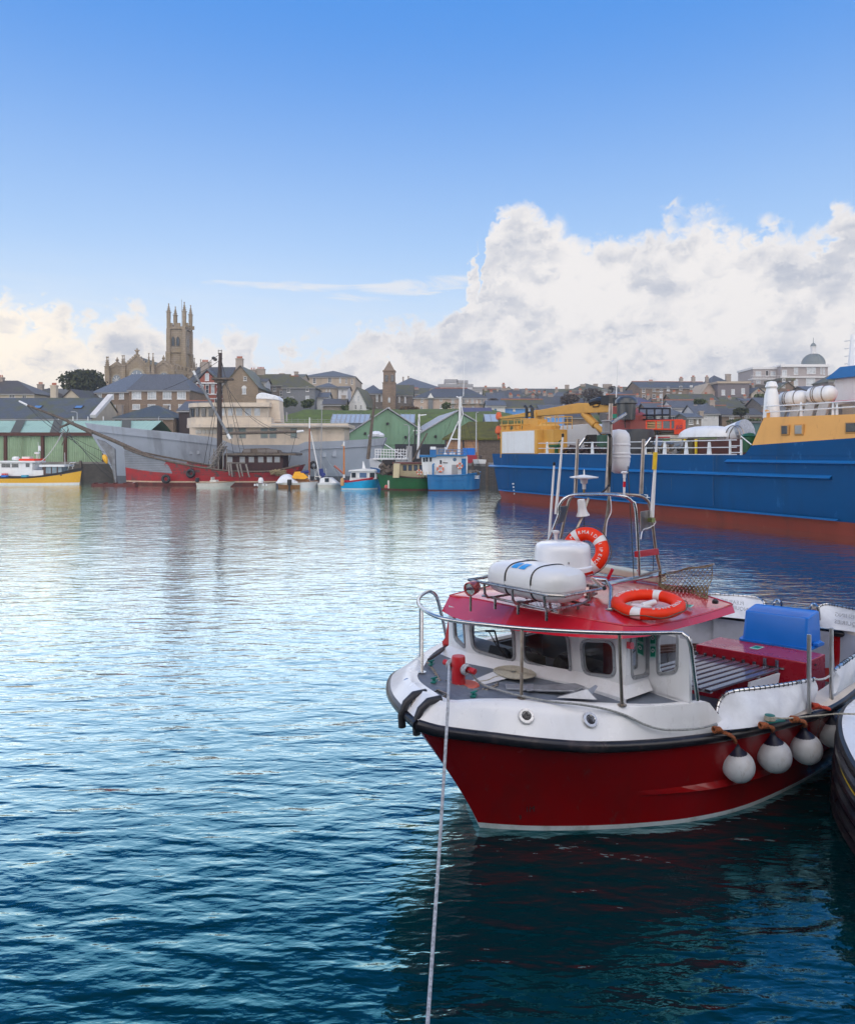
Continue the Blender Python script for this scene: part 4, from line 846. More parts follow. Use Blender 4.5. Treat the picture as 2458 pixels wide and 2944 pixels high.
for i, (px, b, t_, r_, d_, lf, lb) in enumerate([(832,1172,1145,22,150,LF2,'green ivy-like shrub by the dark slate hung house'),(888,1172,1150,20,149,LF2,'bushy green shrub between slate house and mossy wall'),(992,1180,1166,12,146,LF2,'small bush in front of the white gable house'),
      (1180,1188,1172,32,150,LF3,'russet brown scrub right of the chapel tower'),(1700,1165,1118,42,178,LF4,'bare twiggy tree in front of the villa'),(1640,1168,1135,30,176,LF4,'bare brown tree beside the brick chimney'),(1810,1218,1196,20,140,LF2,'green bush below the mossy cottage'),
      (2012,1160,1150,14,150,LF2,'clipped green bush on the roof terrace of the cottages'),(1962,1165,1153,14,156,LF2,'dark round bush under the long terrace'),(2130,1230,1208,55,132,LF2,'hedge line below the stone cottages'),(2350,1160,1140,40,160,LF2,'shrubs behind the ship life rafts'),
      (2190,1150,1135,26,170,LF2,'tangled garden shrubs below the roof terrace'),(1420,1160,1148,14,170,LF4,'twiggy bush by the white cottage'),(1760,1120,1112,10,230,LF4,'small bare tree on the skyline by the villa')]):
    tree(lb, px, b, t_, r_, d_, leaf=lf, n=520, size=.45, cat='shrub' if lf != LF4 else 'tree', name='shrub' if lf != LF4 else 'bare_tree', lobes=6, trunk=lf == LF4)
tree('flat-topped pine in front of the low stone cottages', 2131, 1195, 1174, 24, 134, leaf=LF1, n=700, size=.35, lobes=8, flat=.5)

# ================================================================== VESSELS ACROSS THE HARBOUR
def lerp_tab(tab, x):
    if x <= tab[0][0]: return tab[0][1]
    for (a, u), (b, v) in zip(tab, tab[1:]):
        if x <= b: return u + (v-u)*(x-a)/(b-a)
    return tab[-1][1]
class Boat:
    """vessel lying across the view, near side at distance d; dirn +1 bow right, -1 bow left; ps, pb: photo columns of stern and bow at the rail"""
    def __init__(s, name, label, cat, ps, pb, d, beam, group=None):
        s.dir = 1 if pb > ps else -1; s.d = d; s.B = beam; s.Yc = d + beam/2; s.X0 = (ps-CX)*d/F
        s.root = empty(name, (s.X0, s.Yc, 0), 0 if s.dir > 0 else math.pi, label, cat, group); s.L = abs(pb-ps)*d/F
    def x(s, px, off=0.0): return ((px-CX)*(s.d+off)/F - s.X0)*s.dir      # off: metres behind the near side
    def z(s, py, off=0.0): return H - (py-HO)*(s.d+off)/F
    def y(s, off): return (s.B/2 - off) if s.dir < 0 else (-s.B/2 + off)  # local y of a plane off metres behind the near side
    def box(s, mb, p0, p1, y0, y1, o0, o1):
        a, b = s.x(p0, o0), s.x(p1, o0); mb.b2(min(a,b), max(a,b), min(s.y(o0),s.y(o1)), max(s.y(o0),s.y(o1)), s.z(y1,o0), s.z(y0,o0)); return mb
    def hull(s, sheer, mats, zrows=(-.5,.0), nfrac=5, rowmat=None, sw=.75, tm=.55, p=2.2, bowwl=None, sternwl=None, w0=.72, deck=.35, deckmat=None, n=26, name='hull', thick=True, deckz=None):
        sh = [((s.x(px)), s.z(py)) for px, py in sheer]; sh.sort()
        xb, xs = s.L, 0.0; xbw = s.x(bowwl) if bowwl is not None else xb*.97; xsw = s.x(sternwl) if sternwl is not None else xb*.02
        def shp(t):
            if t < .35: return sw + (1-sw)*math.sin(t/.35*math.pi/2)
            return 1.0 if t < tm else max(0.0, 1-((t-tm)/(1-tm))**p)
        m = MB(); rows = []; rm = []
        zmax = max(z for _, z in sh)
        for k in range(len(zrows)+nfrac):
            row = []
            for i in range(n+1):
                t = i/n; t = 1-(1-t)**1.25 if t > .5 else t*1.0 + (0 if t > .5 else 0)
                t = i/n
                zt = lerp_tab(sh, xs + (xb-xs)*t)
                if k < len(zrows): z = zrows[k]
                else: z = zrows[-1] + (zt-zrows[-1])*(k-len(zrows)+1)/nfrac
                q = min(1.0, max(0.0, z/max(.1, lerp_tab(sh, xb if t > .5 else xs))))
                xf = xbw + (xb-xbw)*q; xa = xsw + (xs-xsw)*q
                x = xa + (xf-xa)*t; v = max(0.0, min(1.0, (z+.5)/(zt+.5)))
                hb = s.B/2*shp(t)*(w0 + (1-w0)*v**.6)
                if t > .999: hb = .02
                row.append((x, hb, z))
            rows.append(row)
        for sg in (-1, 1):
            ids = [[m.pt((x, sg*hb, z)) for x, hb, z in r] for r in rows]
            for k, (A, B) in enumerate(zip(ids, ids[1:])):
                m.cur = (rowmat[k] if rowmat and k < len(rowmat) else (rowmat[-1] if rowmat else 0))
                for j in range(n): m.idx((A[j], A[j+1], B[j+1], B[j]))
            if sg == -1: st = [r[0] for r in rows]
        for k in range(len(rows)-1):
            m.cur = (rowmat[k] if rowmat and k < len(rowmat) else (rowmat[-1] if rowmat else 0))
            a, b = rows[k][0], rows[k+1][0]; m.face([(a[0],-a[1],a[2]),(a[0],a[1],a[2]),(b[0],b[1],b[2]),(b[0],-b[1],b[2])])
        o = m.build(name, mats, s.root, smooth=35); s.rows = rows; s.hullo = o
        d_ = MB(); top = rows[-1]
        d_.grid([[(x, -hb*.985, z-deck) for x, hb, z in top], [(x, hb*.985, z-deck) for x, hb, z in top]]); d_.build('deck', deckmat or mats[0] if not isinstance(mats, (list, tuple)) else (deckmat or mats[-1]), s.root)
        return o
    def rail(s, r, m_, name='rub_rail', dz=0.0, parent=None, f=-1, out=.03):
        row = s.rows[f]
        mb = MB()
        for sg in (-1, 1): mb.tube([(x, sg*(hb+out), z+dz) for x, hb, z in row], r, 6)
        return mb.build(name, m_, parent or s.root, smooth=True)
    def win(s, px, py, w_, h_, off, m_=None, frame=WHITE, t=.05, name='window', parent=None, rr=None):
        x, z, y = s.x(px, off), s.z(py, off), s.y(off); ww, hh = w_*(s.d+off)/F, h_*(s.d+off)/F; sg = -1 if s.dir > 0 else 1
        fm = MB(); fm.b2(x-ww/2-t, x+ww/2+t, y, y+sg*.04, z-hh/2-t, z+hh/2+t); o = fm.build(name, frame, parent or s.root)
        g = MB(); g.b2(x-ww/2, x+ww/2, y+sg*.02, y+sg*.055, z-hh/2, z+hh/2); g.build('pane', m_ or PANE, o); return o
    def mast(s, pts, r, m_, name='mast', off=1.0, r2=None, parent=None):
        return MB().tube([(s.x(px, off), s.y(off), s.z(py, off)) for px, py in pts], r, 8, r2=r2 or r*.7).build(name, m_, parent or s.root, smooth=True)
def ptp(p, q, n=2, sag=0.0):
    p, q = Vector(p), Vector(q); return [p.lerp(q, i/n) - Vector((0,0,sag*4*(i/n)*(1-i/n))) for i in range(n+1)]
GREYH = mat('grey_ship_paint', (.36,.40,.47), .45, var=.06, vs=.6, dirt=(.19,.20,.23), dirt_amt=.55, ds=.45, streak=True)
GREYD = mat('dark_grey_ship_paint', (.12,.13,.155), .5, var=.12, vs=.5, dirt=(.12,.08,.06), dirt_amt=.4, ds=.6, streak=True)
CREAMS = mat('weathered_cream_paint', (.60,.51,.41), .55, var=.10, vs=1.2, dirt=(.30,.28,.27), dirt_amt=.55, ds=.8, streak=True)
YEL = mat('yellow_hull_paint', (.80,.42,.004), .25, var=.03, coat=.3)
NAVY = mat('dark_rail', (.03,.028,.03), .5)
# 1 --- yellow boat
b = Boat('fishing_boat', 'yellow hulled cabin boat with dark rail and small forward wheelhouse by the green shed', 'boat', -75, 217, 83, 3.2, None)
b.hull([(-75,1368),(0,1373),(80,1372),(120,1368),(170,1359),(217,1346)], [YEL, WHITE, NAVY, DECK], zrows=(-.4,.05,.22), nfrac=5, rowmat=[1,1,0,0,0,0,2], sw=.8, bowwl=209, w0=.8, deckmat=DECK, deck=.3)
b.rail(.06, NAVY)
m = MB(); b.box(m, -70, 93, 1329, 1368, .5, 2.6); b.box(m, 93, 124, 1352, 1368, .5, 2.6); b.box(m, -75, 100, 1325, 1330, .3, 2.8); cab = m.build('cabin', WHITE, b.root, bevel=.03)
m = MB(); b.box(m, 54, 99, 1319, 1324.5, .35, 2.7); m.build('roof_edge', ORANGE, cab)
for (px, py, w_, h_) in ((11,1338,12,11),(24,1338,12,11),(44,1338,19,11),(80,1337,11,11)): b.win(px, py, w_, h_, .5, parent=cab, t=.03)
m = MB(); b.box(m, 113, 185, 1336, 1342, .3, 2.6); wh = m.build('wheelhouse_roof', WHITE, b.root)
m = MB(); b.box(m, 125, 131, 1342, 1368, .6, 2.4); b.box(m, 146, 149, 1342, 1366, .6, .7); b.box(m, 163, 166, 1342, 1366, .6, .7); b.box(m, 131, 177, 1361, 1368, .6, 2.4); m.build('wheelhouse', WOOD, b.root)
m = MB(); b.box(m, 131, 177, 1342.5, 1361, .65, 2.3); m.build('pane', mat('pale_pane', (.22,.30,.36), .1, var=.4, vs=1), b.root)
m = MB()
for o_ in (.3, 1.6): m.tube([(b.x(195,o_),b.y(o_),b.z(1350)),(b.x(201,o_),b.y(o_),b.z(1331)),(b.x(219,o_),b.y(o_),b.z(1329)),(b.x(217,o_),b.y(o_),b.z(1336)),(b.x(200,o_),b.y(o_),b.z(1341))], .035, 6); m.tube([(b.x(208,o_),b.y(o_),b.z(1349)),(b.x(212,o_),b.y(o_),b.z(1332))], .03, 6)
m.build('pulpit_rail', STEEL, b.root, smooth=True)
m = MB(); m.lathe([(0,-.12),(.38,-.12),(.42,.1),(.3,.28),(0,.3)], (b.x(27),b.y(1.3),b.z(1320)), 14); m.lathe([(0,0),(.28,0),(.3,.2),(0,.22)], (b.x(89),b.y(1.3),b.z(1305)), 12); m.lathe([(0,0),(.14,0),(.14,.5),(.05,.6),(0,.6)], (b.x(96),b.y(1.3),b.z(1296)), 12)
m.tube([(b.x(89),b.y(1.3),b.z(1320)),(b.x(89),b.y(1.3),b.z(1304))], .05, 6); m.tube([(b.x(95),b.y(1.3),b.z(1320)),(b.x(92),b.y(1.3),b.z(1270))], .025, 5); m.tube([(b.x(172),b.y(1.2),b.z(1336)),(b.x(171),b.y(1.2),b.z(1301))], .025, 5); m.b2(b.x(46), b.x(68), -.4, .4, b.z(1319), b.z(1313)); m.build('aerial', WHITE, b.root, smooth=True)
for lb, p0, p1, y0, y1, mt in (('small blue fish box hung on the yellow boat rail', 2, 17, 1366, 1372, PLASTIC), ('turquoise crate on the yellow boat side', 60, 76, 1366, 1372, mat('turquoise_plastic', (.03,.30,.45), .4)), ('red lidded tub on top of the blue fish box', 4, 16, 1361, 1366, RED)):
    m = MB(); b.box(m, p0, p1, y0, y1, -.15, .35); q = Matrix.Translation(b.root.location); m.v = [q @ v for v in m.v]; tag(m.build('fish_box', mt, bevel=.02), lb, 'fish box')
# 2 --- grey ship
b = Boat('grey_ship', 'long grey steel ship with weathered cream bridge and raked bow, moored behind the red schooner', 'ship', 1106, 196, 88, 8.5)
b.hull([(196,1211),(250,1219),(330,1228),(421,1237),(600,1256),(655,1272),(665,1279),(860,1279),(868,1270),(950,1268),(1050,1262),(1106,1256)], [GREYD, GREYH, DECK], zrows=(-.5,.75), nfrac=8, rowmat=[0,1,1,1,1,1,1,1,1], sw=.35, tm=.5, p=1.9, bowwl=300, sternwl=1055, w0=.45, deck=.9, deckmat=DECK, n=44)
m = MB(); row = []
for px, py in ((361,1268),(480,1275),(600,1283),(700,1287),(800,1287),(950,1282),(1060,1275)):
    x = b.x(px); z = b.z(py); rr = min(b.rows[5], key=lambda r_: abs(r_[0]-x)); 
    hb = max(rr[1], 0)
    r6 = min(b.rows[6], key=lambda r_: abs(r_[0]-x)); row.append((x, (hb+r6[1])/2+.10, z))
m.tube(row, .10, 6); m.tube([(x, -y, z) for x, y, z in row], .10, 6); m.build('rubbing_strake', GREYD, b.root, smooth=True)
m = MB()
for px in (411, 432): m.lathe([(.0,0),(.25,0),(.28,.05)], (b.x(px), 0, b.z(1281)), 12)
def ontohull(bt, px, py, out=.02):
    """local point on the near side of the hull skin"""
    for _ in range(1):
        o_ = 0.0
        for it in range(8):
            x, z = bt.x(px, o_), bt.z(py, o_); best = None
            for A, B in zip(bt.rows, bt.rows[1:]):
                a = min(A, key=lambda r_: abs(r_[0]-x)); c = min(B, key=lambda r_: abs(r_[0]-x))
                if a[2] <= z <= c[2] or best is None: best = a[1] + (c[1]-a[1])*max(0, min(1, (z-a[2])/max(.01, c[2]-a[2])))
                if a[2] <= z <= c[2]: break
            o_ = bt.B/2 - best
    return x, (1 if bt.dir < 0 else -1)*(best+out), z
for px, py, w_, h_ in ((549,1301,10,13),(570,1301,10,13),(571+1,1303,1,1),(859,1303,11,15),(932,1306,12,20),(961,1304,13,20)):
    if w_ < 2: continue
    x, y, z = ontohull(b, px, py, .0); s_ = b.d/F; m = MB(); m.b2(x-w_*s_/2, x+w_*s_/2, y-.25, y+.05, z-h_*s_/2, z+h_*s_/2); o = m.build('plated_port', GREYH, b.root, bevel=.1)
sp = MB(); b.box(sp, 545, 990, 1228, 1282, 1.3, 7.2); low = sp.build('deckhouse', CREAMS, b.root)
m = MB(); pts = []
def arcfront(p_front, p_back, z0, z1, o0, o1, mb, bulge):
    """slab with a rounded front end"""
    xa, xb_ = b.x(p_front, 4), b.x(p_back, o0); ya, yb = b.y(o0), b.y(o1); yc = (ya+yb)/2; ry = abs(ya-yb)/2; P = []
    for k in range(0, 13): t = -math.pi/2 + math.pi*k/12; P.append((xa - bulge + bulge*math.cos(t), yc + ry*math.sin(t)))
    P += [(xb_, yc+ry), (xb_, yc-ry)]; mb.poly([(x, y, z0) for x, y in P], (0,0,z1-z0)); return mb
arcfront(540, 1002, b.z(1229,1), b.z(1219,1), .2, 8.3, m, 4.0); arcfront(540, 780, b.z(1219,1), b.z(1200,1), .6, 7.9, m, 4.0)
deckp = m.build('upper_deck', CREAMS, low)
m = MB(); b.box(m, 780, 1000, 1216, 1220, .3, .5); b.box(m, 780, 1000, 1223, 1226, .1, .3); m.build('deck_edge', mat('pale_grey_edge', (.38,.37,.36), .6), low)
m = MB(); arcfront(548, 772, b.z(1200,1), b.z(1170,1), 1.6, 7.0, m, 3.6); br_ = m.build('bridge', mat('bridge_shaded_cream', (.45,.40,.34), .6, var=.1), b.root)  # cream darkened in its colour for the shade under the bridge roof
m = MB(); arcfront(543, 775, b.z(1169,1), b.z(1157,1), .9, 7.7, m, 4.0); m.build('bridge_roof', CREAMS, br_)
for i in range(12):      # curved row of bridge windows
    t = R(-85+ i*15.5); xa = b.x(548, 4)-3.6; ry = 2.7; yc = 0; x = xa + 3.65*math.cos(t); y = yc + 2.75*math.sin(t)
    m = MB().box((x, y, b.z(1184,1)), (.08,.58,1.05), (0,0,math.atan2(2.75*math.sin(t)*3.65/2.75, 3.65*math.cos(t)))); m.build('window', PANE, br_)
for px, w_, mt in ((640,12,PANEL),(663,14,PANEL),(688,18,PANEL),(714,18,PANEL),(740,17,PANEL)): b.win(px, 1184, w_, 22, 1.6, mt, CREAMS, parent=br_)
for px, w_ in ((661,14),(697,16),(760,16),(785,16),(845,15),(880,22),(924,17),(962,22)): b.win(px, 1245, w_, 25, 1.3, mat('green_blind', (.20,.26,.25), .3) if px < 850 else CREAMS, GREYM if px < 850 else CREAMS, parent=low, t=.10)
for px in (567,576,587,597,608,618,628): x, z = b.x(px,1.3), b.z(1241,1.3); MB().lathe([(.0,.08),(.12,.08),(.2,.06),(.22,0)], (x, b.y(1.3), z), 12, axis=(0, 1, 0), sy=1.35).build('porthole', mat('port_rim', (.5,.48,.44), .5), low)
m = MB(); pf = [(736,1214),(737,1146),(745,1140),(790,1144),(802,1150),(807,1214)]; m.poly([(b.x(px,2.6), b.y(2.6), b.z(py,2.6)) for px, py in pf], (0, -2.6, 0)); fn = m.build('funnel', CREAMS, b.root, bevel=.08)
m = MB(); pf = [(735,1147),(737,1136),(742,1131),(752,1128),(762,1129),(778,1133),(792,1136),(800,1142),(803,1151),(790,1149),(765,1147)]; m.poly([(b.x(px,2.4), b.y(2.4), b.z(py,2.4)) for px, py in pf], (0, -3.0, 0)); m.build('funnel_cover', CANVAS, fn, bevel=.12)
b.box(MB(), 822, 826, 1184, 1212, 3, 3.2).build('deck_post', GREYM, b.root)
for i in range(9): b.box(MB(), 838+i*19, 838.6+i*19, 1200+(i%3)*3, 1217, 1.0, 1.04).build('deck_post', GREYM, b.root)
m = MB(); 
for k in range(3): m.tube([(b.x(780+k, .4), b.y(.4), b.z(1206+5*k,.4)), (b.x(995,.4), b.y(.4), b.z(1206+5*k,.4))], .02, 4)
m.build('deck_rail', GREYM, b.root)
m = MB()
for px, py, r_ in ((1080,1250,1.0),(1092,1252,.8),(1070,1254,.7),(1086,1246,.6)): m.lathe([(0,-.3*r_),(.7*r_,-.2*r_),(.8*r_,.1),(.45*r_,.4*r_),(0,.5*r_)], (b.x(px,3), b.y(3), b.z(py,3)), 9)
m.v = [Matrix.Translation(b.root.location) @ Euler((0,0,math.pi)).to_matrix().to_4x4() @ v for v in m.v]; tag(m.build('tarpaulin', CANVAS, smooth=60), 'crumpled pale tarpaulin heaped on the stern of the grey ship', 'tarpaulin')
# 3 --- red schooner hulk
REDW = mat('worn_red_paint', (.34,.018,.022), .7, var=.25, vs=1.5, bump=.4, bs=4, dirt=(.10,.05,.05), dirt_amt=.65, ds=1.1)
GREYW = mat('worn_grey_planks', (.20,.21,.23), .8, var=.3, vs=2, bump=.5, bs=5, dirt=(.10,.09,.09), dirt_amt=.6, ds=1.4)
RUSTY = mat('rusty_boot', (.13,.035,.03), .85, var=.4, vs=1.5, dirt=(.06,.04,.04), dirt_amt=.6, ds=1)
CRS = mat('cream_stripe', (.55,.42,.30), .8, var=.2, vs=3, dirt=(.3,.05,.03), dirt_amt=.4, ds=2)
def schooner_top():
    m = bpy.data.materials.new('patched_upper_planks'); m.use_nodes = True; n = NX(m.node_tree); p = m.node_tree.nodes['Principled BSDF']
    tc = n.new('ShaderNodeTexCoord').outputs['Object']; s_ = n.new('ShaderNodeSeparateXYZ'); n.link(tc, s_.inputs[0])
    nn = n.noise(tc, .8, 6, .65); f = n.ss(n.m('ADD', s_.outputs[0], n.m('MULTIPLY', n.m('SUBTRACT', nn, .5), 7.0)), 14.2, 14.8)
    d = n.mix(n.ss(n.noise(tc, 1.6, 6, .7), .50, .60), (.34,.02,.024), (.095,.06,.06))
    g = n.mix(n.lin(nn, .3, .7), (.19,.21,.24), (.27,.29,.33)); c = n.mix(f, d, g)
    wv = n.new('ShaderNodeTexWave'); wv.bands_direction = 'Z'; wv.inputs['Scale'].default_value = 1.6; wv.inputs['Distortion'].default_value = .4; n.link(tc, wv.inputs['Vector'])
    c = n.mix(n.m('MULTIPLY', n.ss(wv.outputs['Fac'], .82, .98), .6), c, (.04,.03,.03))
    n.link(c, p.inputs['Base Color']); p.inputs['Roughness'].default_value = .75; return m
b = Boat('schooner', 'derelict wooden schooner with peeling red hull, long bowsprit and dark deckhouse', 'schooner', 858, 328, 81, 5.4); sc = b
b.hull([(328,1287),(370,1300),(420,1313),(480,1325),(560,1340),(640,1352),(720,1356),(790,1355),(858,1338)], [RUSTY, CRS, REDW, schooner_top(), WOODG], zrows=(-.4,.35,.5), nfrac=5, rowmat=[0,1,2,2,3,3,3], sw=.6, tm=.62, p=2.3, bowwl=335, sternwl=830, w0=.8, deck=.5, deckmat=WOODG, n=36)
b.rail(.10, WOODG, 'cap_rail')
m = MB(); m.poly([(b.x(px,2.7), .14, b.z(py,2.7)) for px, py in ((279,1262),(300,1268),(331,1290),(336,1396),(331,1380),(322,1340),(308,1305),(290,1280))], (0,-.28,0)); m.build('stem_knee', GREYW, b.root)
m = MB(); m.lathe([(0,-.5),(.22,-.35),(.3,0),(.2,.4),(.12,.6),(0,.7)], (b.x(303,2.4), b.y(2.3), b.z(1317,2.4)), 10, axis=(-.35,0,-1)); m.build('figurehead', YEL, b.root, smooth=True)
P = lambda px, py, o=2.7: Vector((b.x(px,o), b.y(o), b.z(py,o)))
m = MB(); m.tube([P(440,1318), P(330,1268), P(195,1212)], .26, 8, r2=.18); m.tube([P(195,1210), P(78,1164)], .17, 8, r2=.11); m.tube([P(265,1246,2.3), P(195,1212,2.3)], .16, 8); bs_ = m.build('bowsprit', WOODG, b.root)
MB().tube([P(79,1165), P(55,1153)], .13, 8, r2=.1).build('bowsprit_tip', WHITE, bs_)
m = MB(); m.tube([P(174,1228,1.4), P(210,1213,3.6)], .13, 6); m.tube([P(197,1232), P(178,1280)], .06, 6); m.build('spreader', WOODG, bs_)
m = MB()
for a_, c_ in (((78,1166),(300,1300)),((100,1175),(330,1345)),((78,1166),(222,1270)),((150,1196),(333,1370)),((222,1270),(335,1385)),((190,1215),(222,1275))): m.tube(ptp(P(*a_), P(*c_), 5, .5), .028, 4)
m.build('bobstay', BLACK, bs_)
m = MB(); m.tube([P(632,1355), P(631,1100), P(634,1014)], .33, 10, r2=.19); ms = m.build('mast', mat('blackened_mast', (.05,.035,.03), .8, var=.4, vs=2), b.root, smooth=True)
m = MB(); m.b2(b.x(668,2.7), b.x(612,2.7), b.y(3.4), b.y(2.0), b.z(1092,2.7), b.z(1087,2.7)); m.b2(b.x(645,2.7), b.x(619,2.7), b.y(3.1), b.y(2.3), b.z(1100,2.7), b.z(1094,2.7)); m.tube([P(628,1005), P(628,1018)], .04, 5); m.tube([P(637,1005), P(637,1018)], .04, 5); m.tube([P(627,1008), P(638,1008)], .04, 5); m.build('crosstree', WOODG, ms)
m = MB(); m.tube([P(562,1078,1.6), P(655,1248,1.6)], .15, 8); sp_ = m.build('gaff', GREYW, b.root); MB().tube([P(556,1066,1.6), P(562,1078,1.6)], .13, 8).build('gaff_tip', WHITE, sp_); MB().tube([P(655,1248,1.6), P(662,1262,1.6)], .17, 8).build('gaff_tip', WHITE, sp_)
m = MB(); m.tube([P(640,1246,1.8), P(853,1241,1.8)], .17, 8); bo_ = m.build('boom', WOODG, b.root); MB().tube([P(853,1241,1.8), P(873,1239,1.8)], .13, 8).build('boom_tip', WHITE, bo_)
m = MB()
for a_, c_, s_ in (((634,1025),(700,1345),0),((634,1025),(715,1345),0),((632,1095),(680,1345),0),((632,1095),(598,1345),0),((631,1095),(585,1340),0),((640,1030),(470,1120),.3),((632,1018),(560,1068),0),((640,1095),(700,1180),0),((700,1180),(850,1238),1.0),((853,1243),(828,1340),0),((700,1180),(860,1260),.4)): m.tube(ptp(P(*a_), P(*c_), 6, s_), .03, 4)
for k in range(8): y_ = 1140+25*k; m.tube([P(634+(y_-1025)*.205, y_), P(634+(y_-1025)*.25, y_)], .02, 4)
for px, py in ((614,1029),(619,1033)): m.lathe([(0,-.2),(.22,-.1),(.22,.1),(0,.2)], P(px,py), 8)
m.build('rigging', BLACK, ms)
m = MB(); b.box(m, 644, 813, 1309, 1356, 1.0, 4.4); dh = m.build('deckhouse', mat('dark_red_brown_boards', (.045,.018,.018), .8, var=.45, vs=3, bump=.4, bs=8), b.root)
m = MB(); b.box(m, 646, 850, 1303, 1309, .5, 4.9); m.build('roof', WOODG, dh)
m = MB(); pf = [(694,1303),(701,1290),(760,1288),(798,1294),(806,1303)]; m.poly([(b.x(px,1.8), b.y(1.8), b.z(py,1.8)) for px, py in pf], (0, -1.9, 0)); hh = m.build('skylight', WOODG, dh)
for p0, p1 in ((700,720),(741,764),(766,797)): m = MB(); b.box(m, p0, p1, 1292, 1301, 1.72, 1.8); m.build('pane', mat('dusty_pane', (.17,.15,.14), .5), hh)
for px in (661, 697, 723, 750, 775, 797):
    o = b.win(px, 1321, 12, 13, 1.0, PANEL, mat('window_frame_grey', (.28,.27,.26), .7), t=.07, parent=dh)
    m = MB(); x, z, y = b.x(px,1), b.z(1321,1), b.y(1)
    for i in (-1, 0, 1): m.b2(x+i*.12-.014, x+i*.12+.014, y+.04, y+.07, z-.25, z+.25)
    for i in (-.5, .5): m.b2(x-.23, x+.23, y+.04, y+.072, z+i*.17-.014, z+i*.17+.014)
    m.build('glazing_bar', GREYM, o)
m = MB()
for k, o_ in ((0,.2),(1,.5),(2,1.1)):
    m.tube([P(602+k*6,1347,o_), P(640+k*6,1282,o_)], .09, 6); m.tube([P(600+k*6,1325,o_), P(640+k*6,1270,o_)], .05, 6)
for k in range(9): m.box(P(607+k*4.6,1342-k*7.4,.7), (.5,1.3,.07))
for px in (615, 628, 641, 652): m.tube([P(px,1350,.3), P(px,1290,.3)], .06, 6)
m.build('gangway_stair', mat('bleached_timber', (.22,.20,.18), .85, var=.25), b.root)
for i, (a_, c_) in enumerate((((657,1333),(660,1367)),((663,1333),(668,1370)),((681,1334),(690,1372)),((690,1334),(698,1370)),((707,1334),(717,1372)))):
    MB().tube([P(*a_,-.2), P(*c_,-.35)], .11, 7, r2=.07).build('fender_spar', mat('bleached_timber', (.2,.2,.2)), b.root)
MB().tube([P(652,1331,-.1), P(705,1331,-.1)], .05, 6).build('fender_beam', mat('bleached_timber', (.2,.2,.2)), b.root)
m = MB()
for i in range(60):
    px = 780+random.random()*40; m.box(P(px, 1352+random.random()*12, -.05+random.random()*.2), (.45,.1,.06), (random.random(), random.random(), 0))
m.build('torn_planks', mat('torn_plank', (.30,.24,.14), .9, var=.3), b.root)
for px, py, lb in ((477,1377,'big black tyre hung low on the red bow of the schooner'), (548,1361,'smaller tyre hung higher along the schooner side'), (902,1337,'tyre fender hung on the side of the grey ship')):
    w_ = WP(px, py, 80.7 if px < 800 else 87.6); m = MB(); m.torus((0,0,0), .36, .17, (0,1,0), 22, 10, 1.1); o = m.build('tyre', RUB, smooth=True); o.location = w_; tag(o, lb, 'tyre')
m = MB(); b.box(m, 262, 388, 1391, 1398, -1.2, -.2); 
for i in range(5): b.box(m, 266+i*29, 269+i*29, 1388, 1399, -1.25, -.15)
o = m.build('work_raft', RUSTY); o.location = b.root.location; o.rotation_euler = (0,0,math.pi); tag(o, 'low rusty work raft afloat under the schooner bow', 'raft')
o = MB().lathe([(0,-.2),(.15,-.13),(.2,0),(.15,.13),(0,.2)], (0,0,0), 12).build('mooring_buoy', WHITE, smooth=True); o.location = WP(386,1391,82); tag(o, 'little white buoy at the end of the rusty raft', 'buoy')
m = MB(); m.tube(ptp(WP(183,1235,84), WP(98,1336,84), 10, .8), .05, 5); m.tube(ptp(WP(186,1236,84), WP(102,1337,84.5), 10, .6), .03, 5); tag(m.build('mooring_line', ROPE), 'pale mooring line from the bowsprit down to the yellow boat', 'rope')
# 4 --- small craft row
def smallboat(name, label, cat, ps, pb, d, beam, sheer, mats, rowmat, **k):
    bt = Boat(name, label, cat, ps, pb, d, beam, 'small boats moored in front of the schooner and the grey ship'); bt.hull(sheer, mats, rowmat=rowmat, **k); return bt
VARN = mat('varnished_wood', (.28,.12,.03), .35, var=.3, vs=5, coat=.4)
IVORY = mat('ivory_gelcoat', (.60,.58,.52), .35, var=.05, dirt=(.3,.26,.2), dirt_amt=.3, ds=2)
b = smallboat('open_speedboat', 'low cream open speedboat under the red schooner side', 'speedboat', 562, 673, 77.5, 1.8, [(562,1388),(600,1388),(640,1387),(673,1384)], [IVORY, IVORY, VARN], [0,0,0,1,1,1], zrows=(-.2,.02), nfrac=4, sw=.85, bowwl=655, deck=.08, deckmat=IVORY)
b.rail(.03, VARN)
m = MB(); m.b2(b.x(600), b.x(618), -.5, .5, .5, .75); m.b2(b.x(603), b.x(606), -.55, .55, .5, 1.05); m.build('console', IVORY, b.root, bevel=.03)
m = MB(); m.box((b.x(560), 0, .75), (.35,.4,.5)); m.box((b.x(560), 0, .3), (.16,.14,.9)); m.build('outboard_motor', BLACK, b.root, bevel=.06)
b = smallboat('tender', 'small grey and white tender with white engine cover, left of the canopied cruiser', 'dinghy', 792, 729, 76.5, 1.9, [(792,1387),(760,1391),(729,1389)], [IVORY, WOOD, WOOD], [0,0,0,0,0,1], zrows=(-.2,.02), nfrac=4, sw=.7, bowwl=737, deck=.15, deckmat=WOOD)
b.rail(.03, WOOD)
m = MB(); m.lathe([(0,0),(.25,0),(.3,.3),(.2,.6),(0,.65)], (b.x(744), 0, b.z(1391)), 10); m.build('engine_cover', WHITE, b.root, smooth=True)
m = MB()
for px in (733,740,757,766): m.lathe([(0,-.12),(.1,-.1),(.1,.1),(0,.12)], (b.x(px), b.y(-.02), b.z(1394)), 8)
m.build('fender', WHITE, b.root, smooth=True)
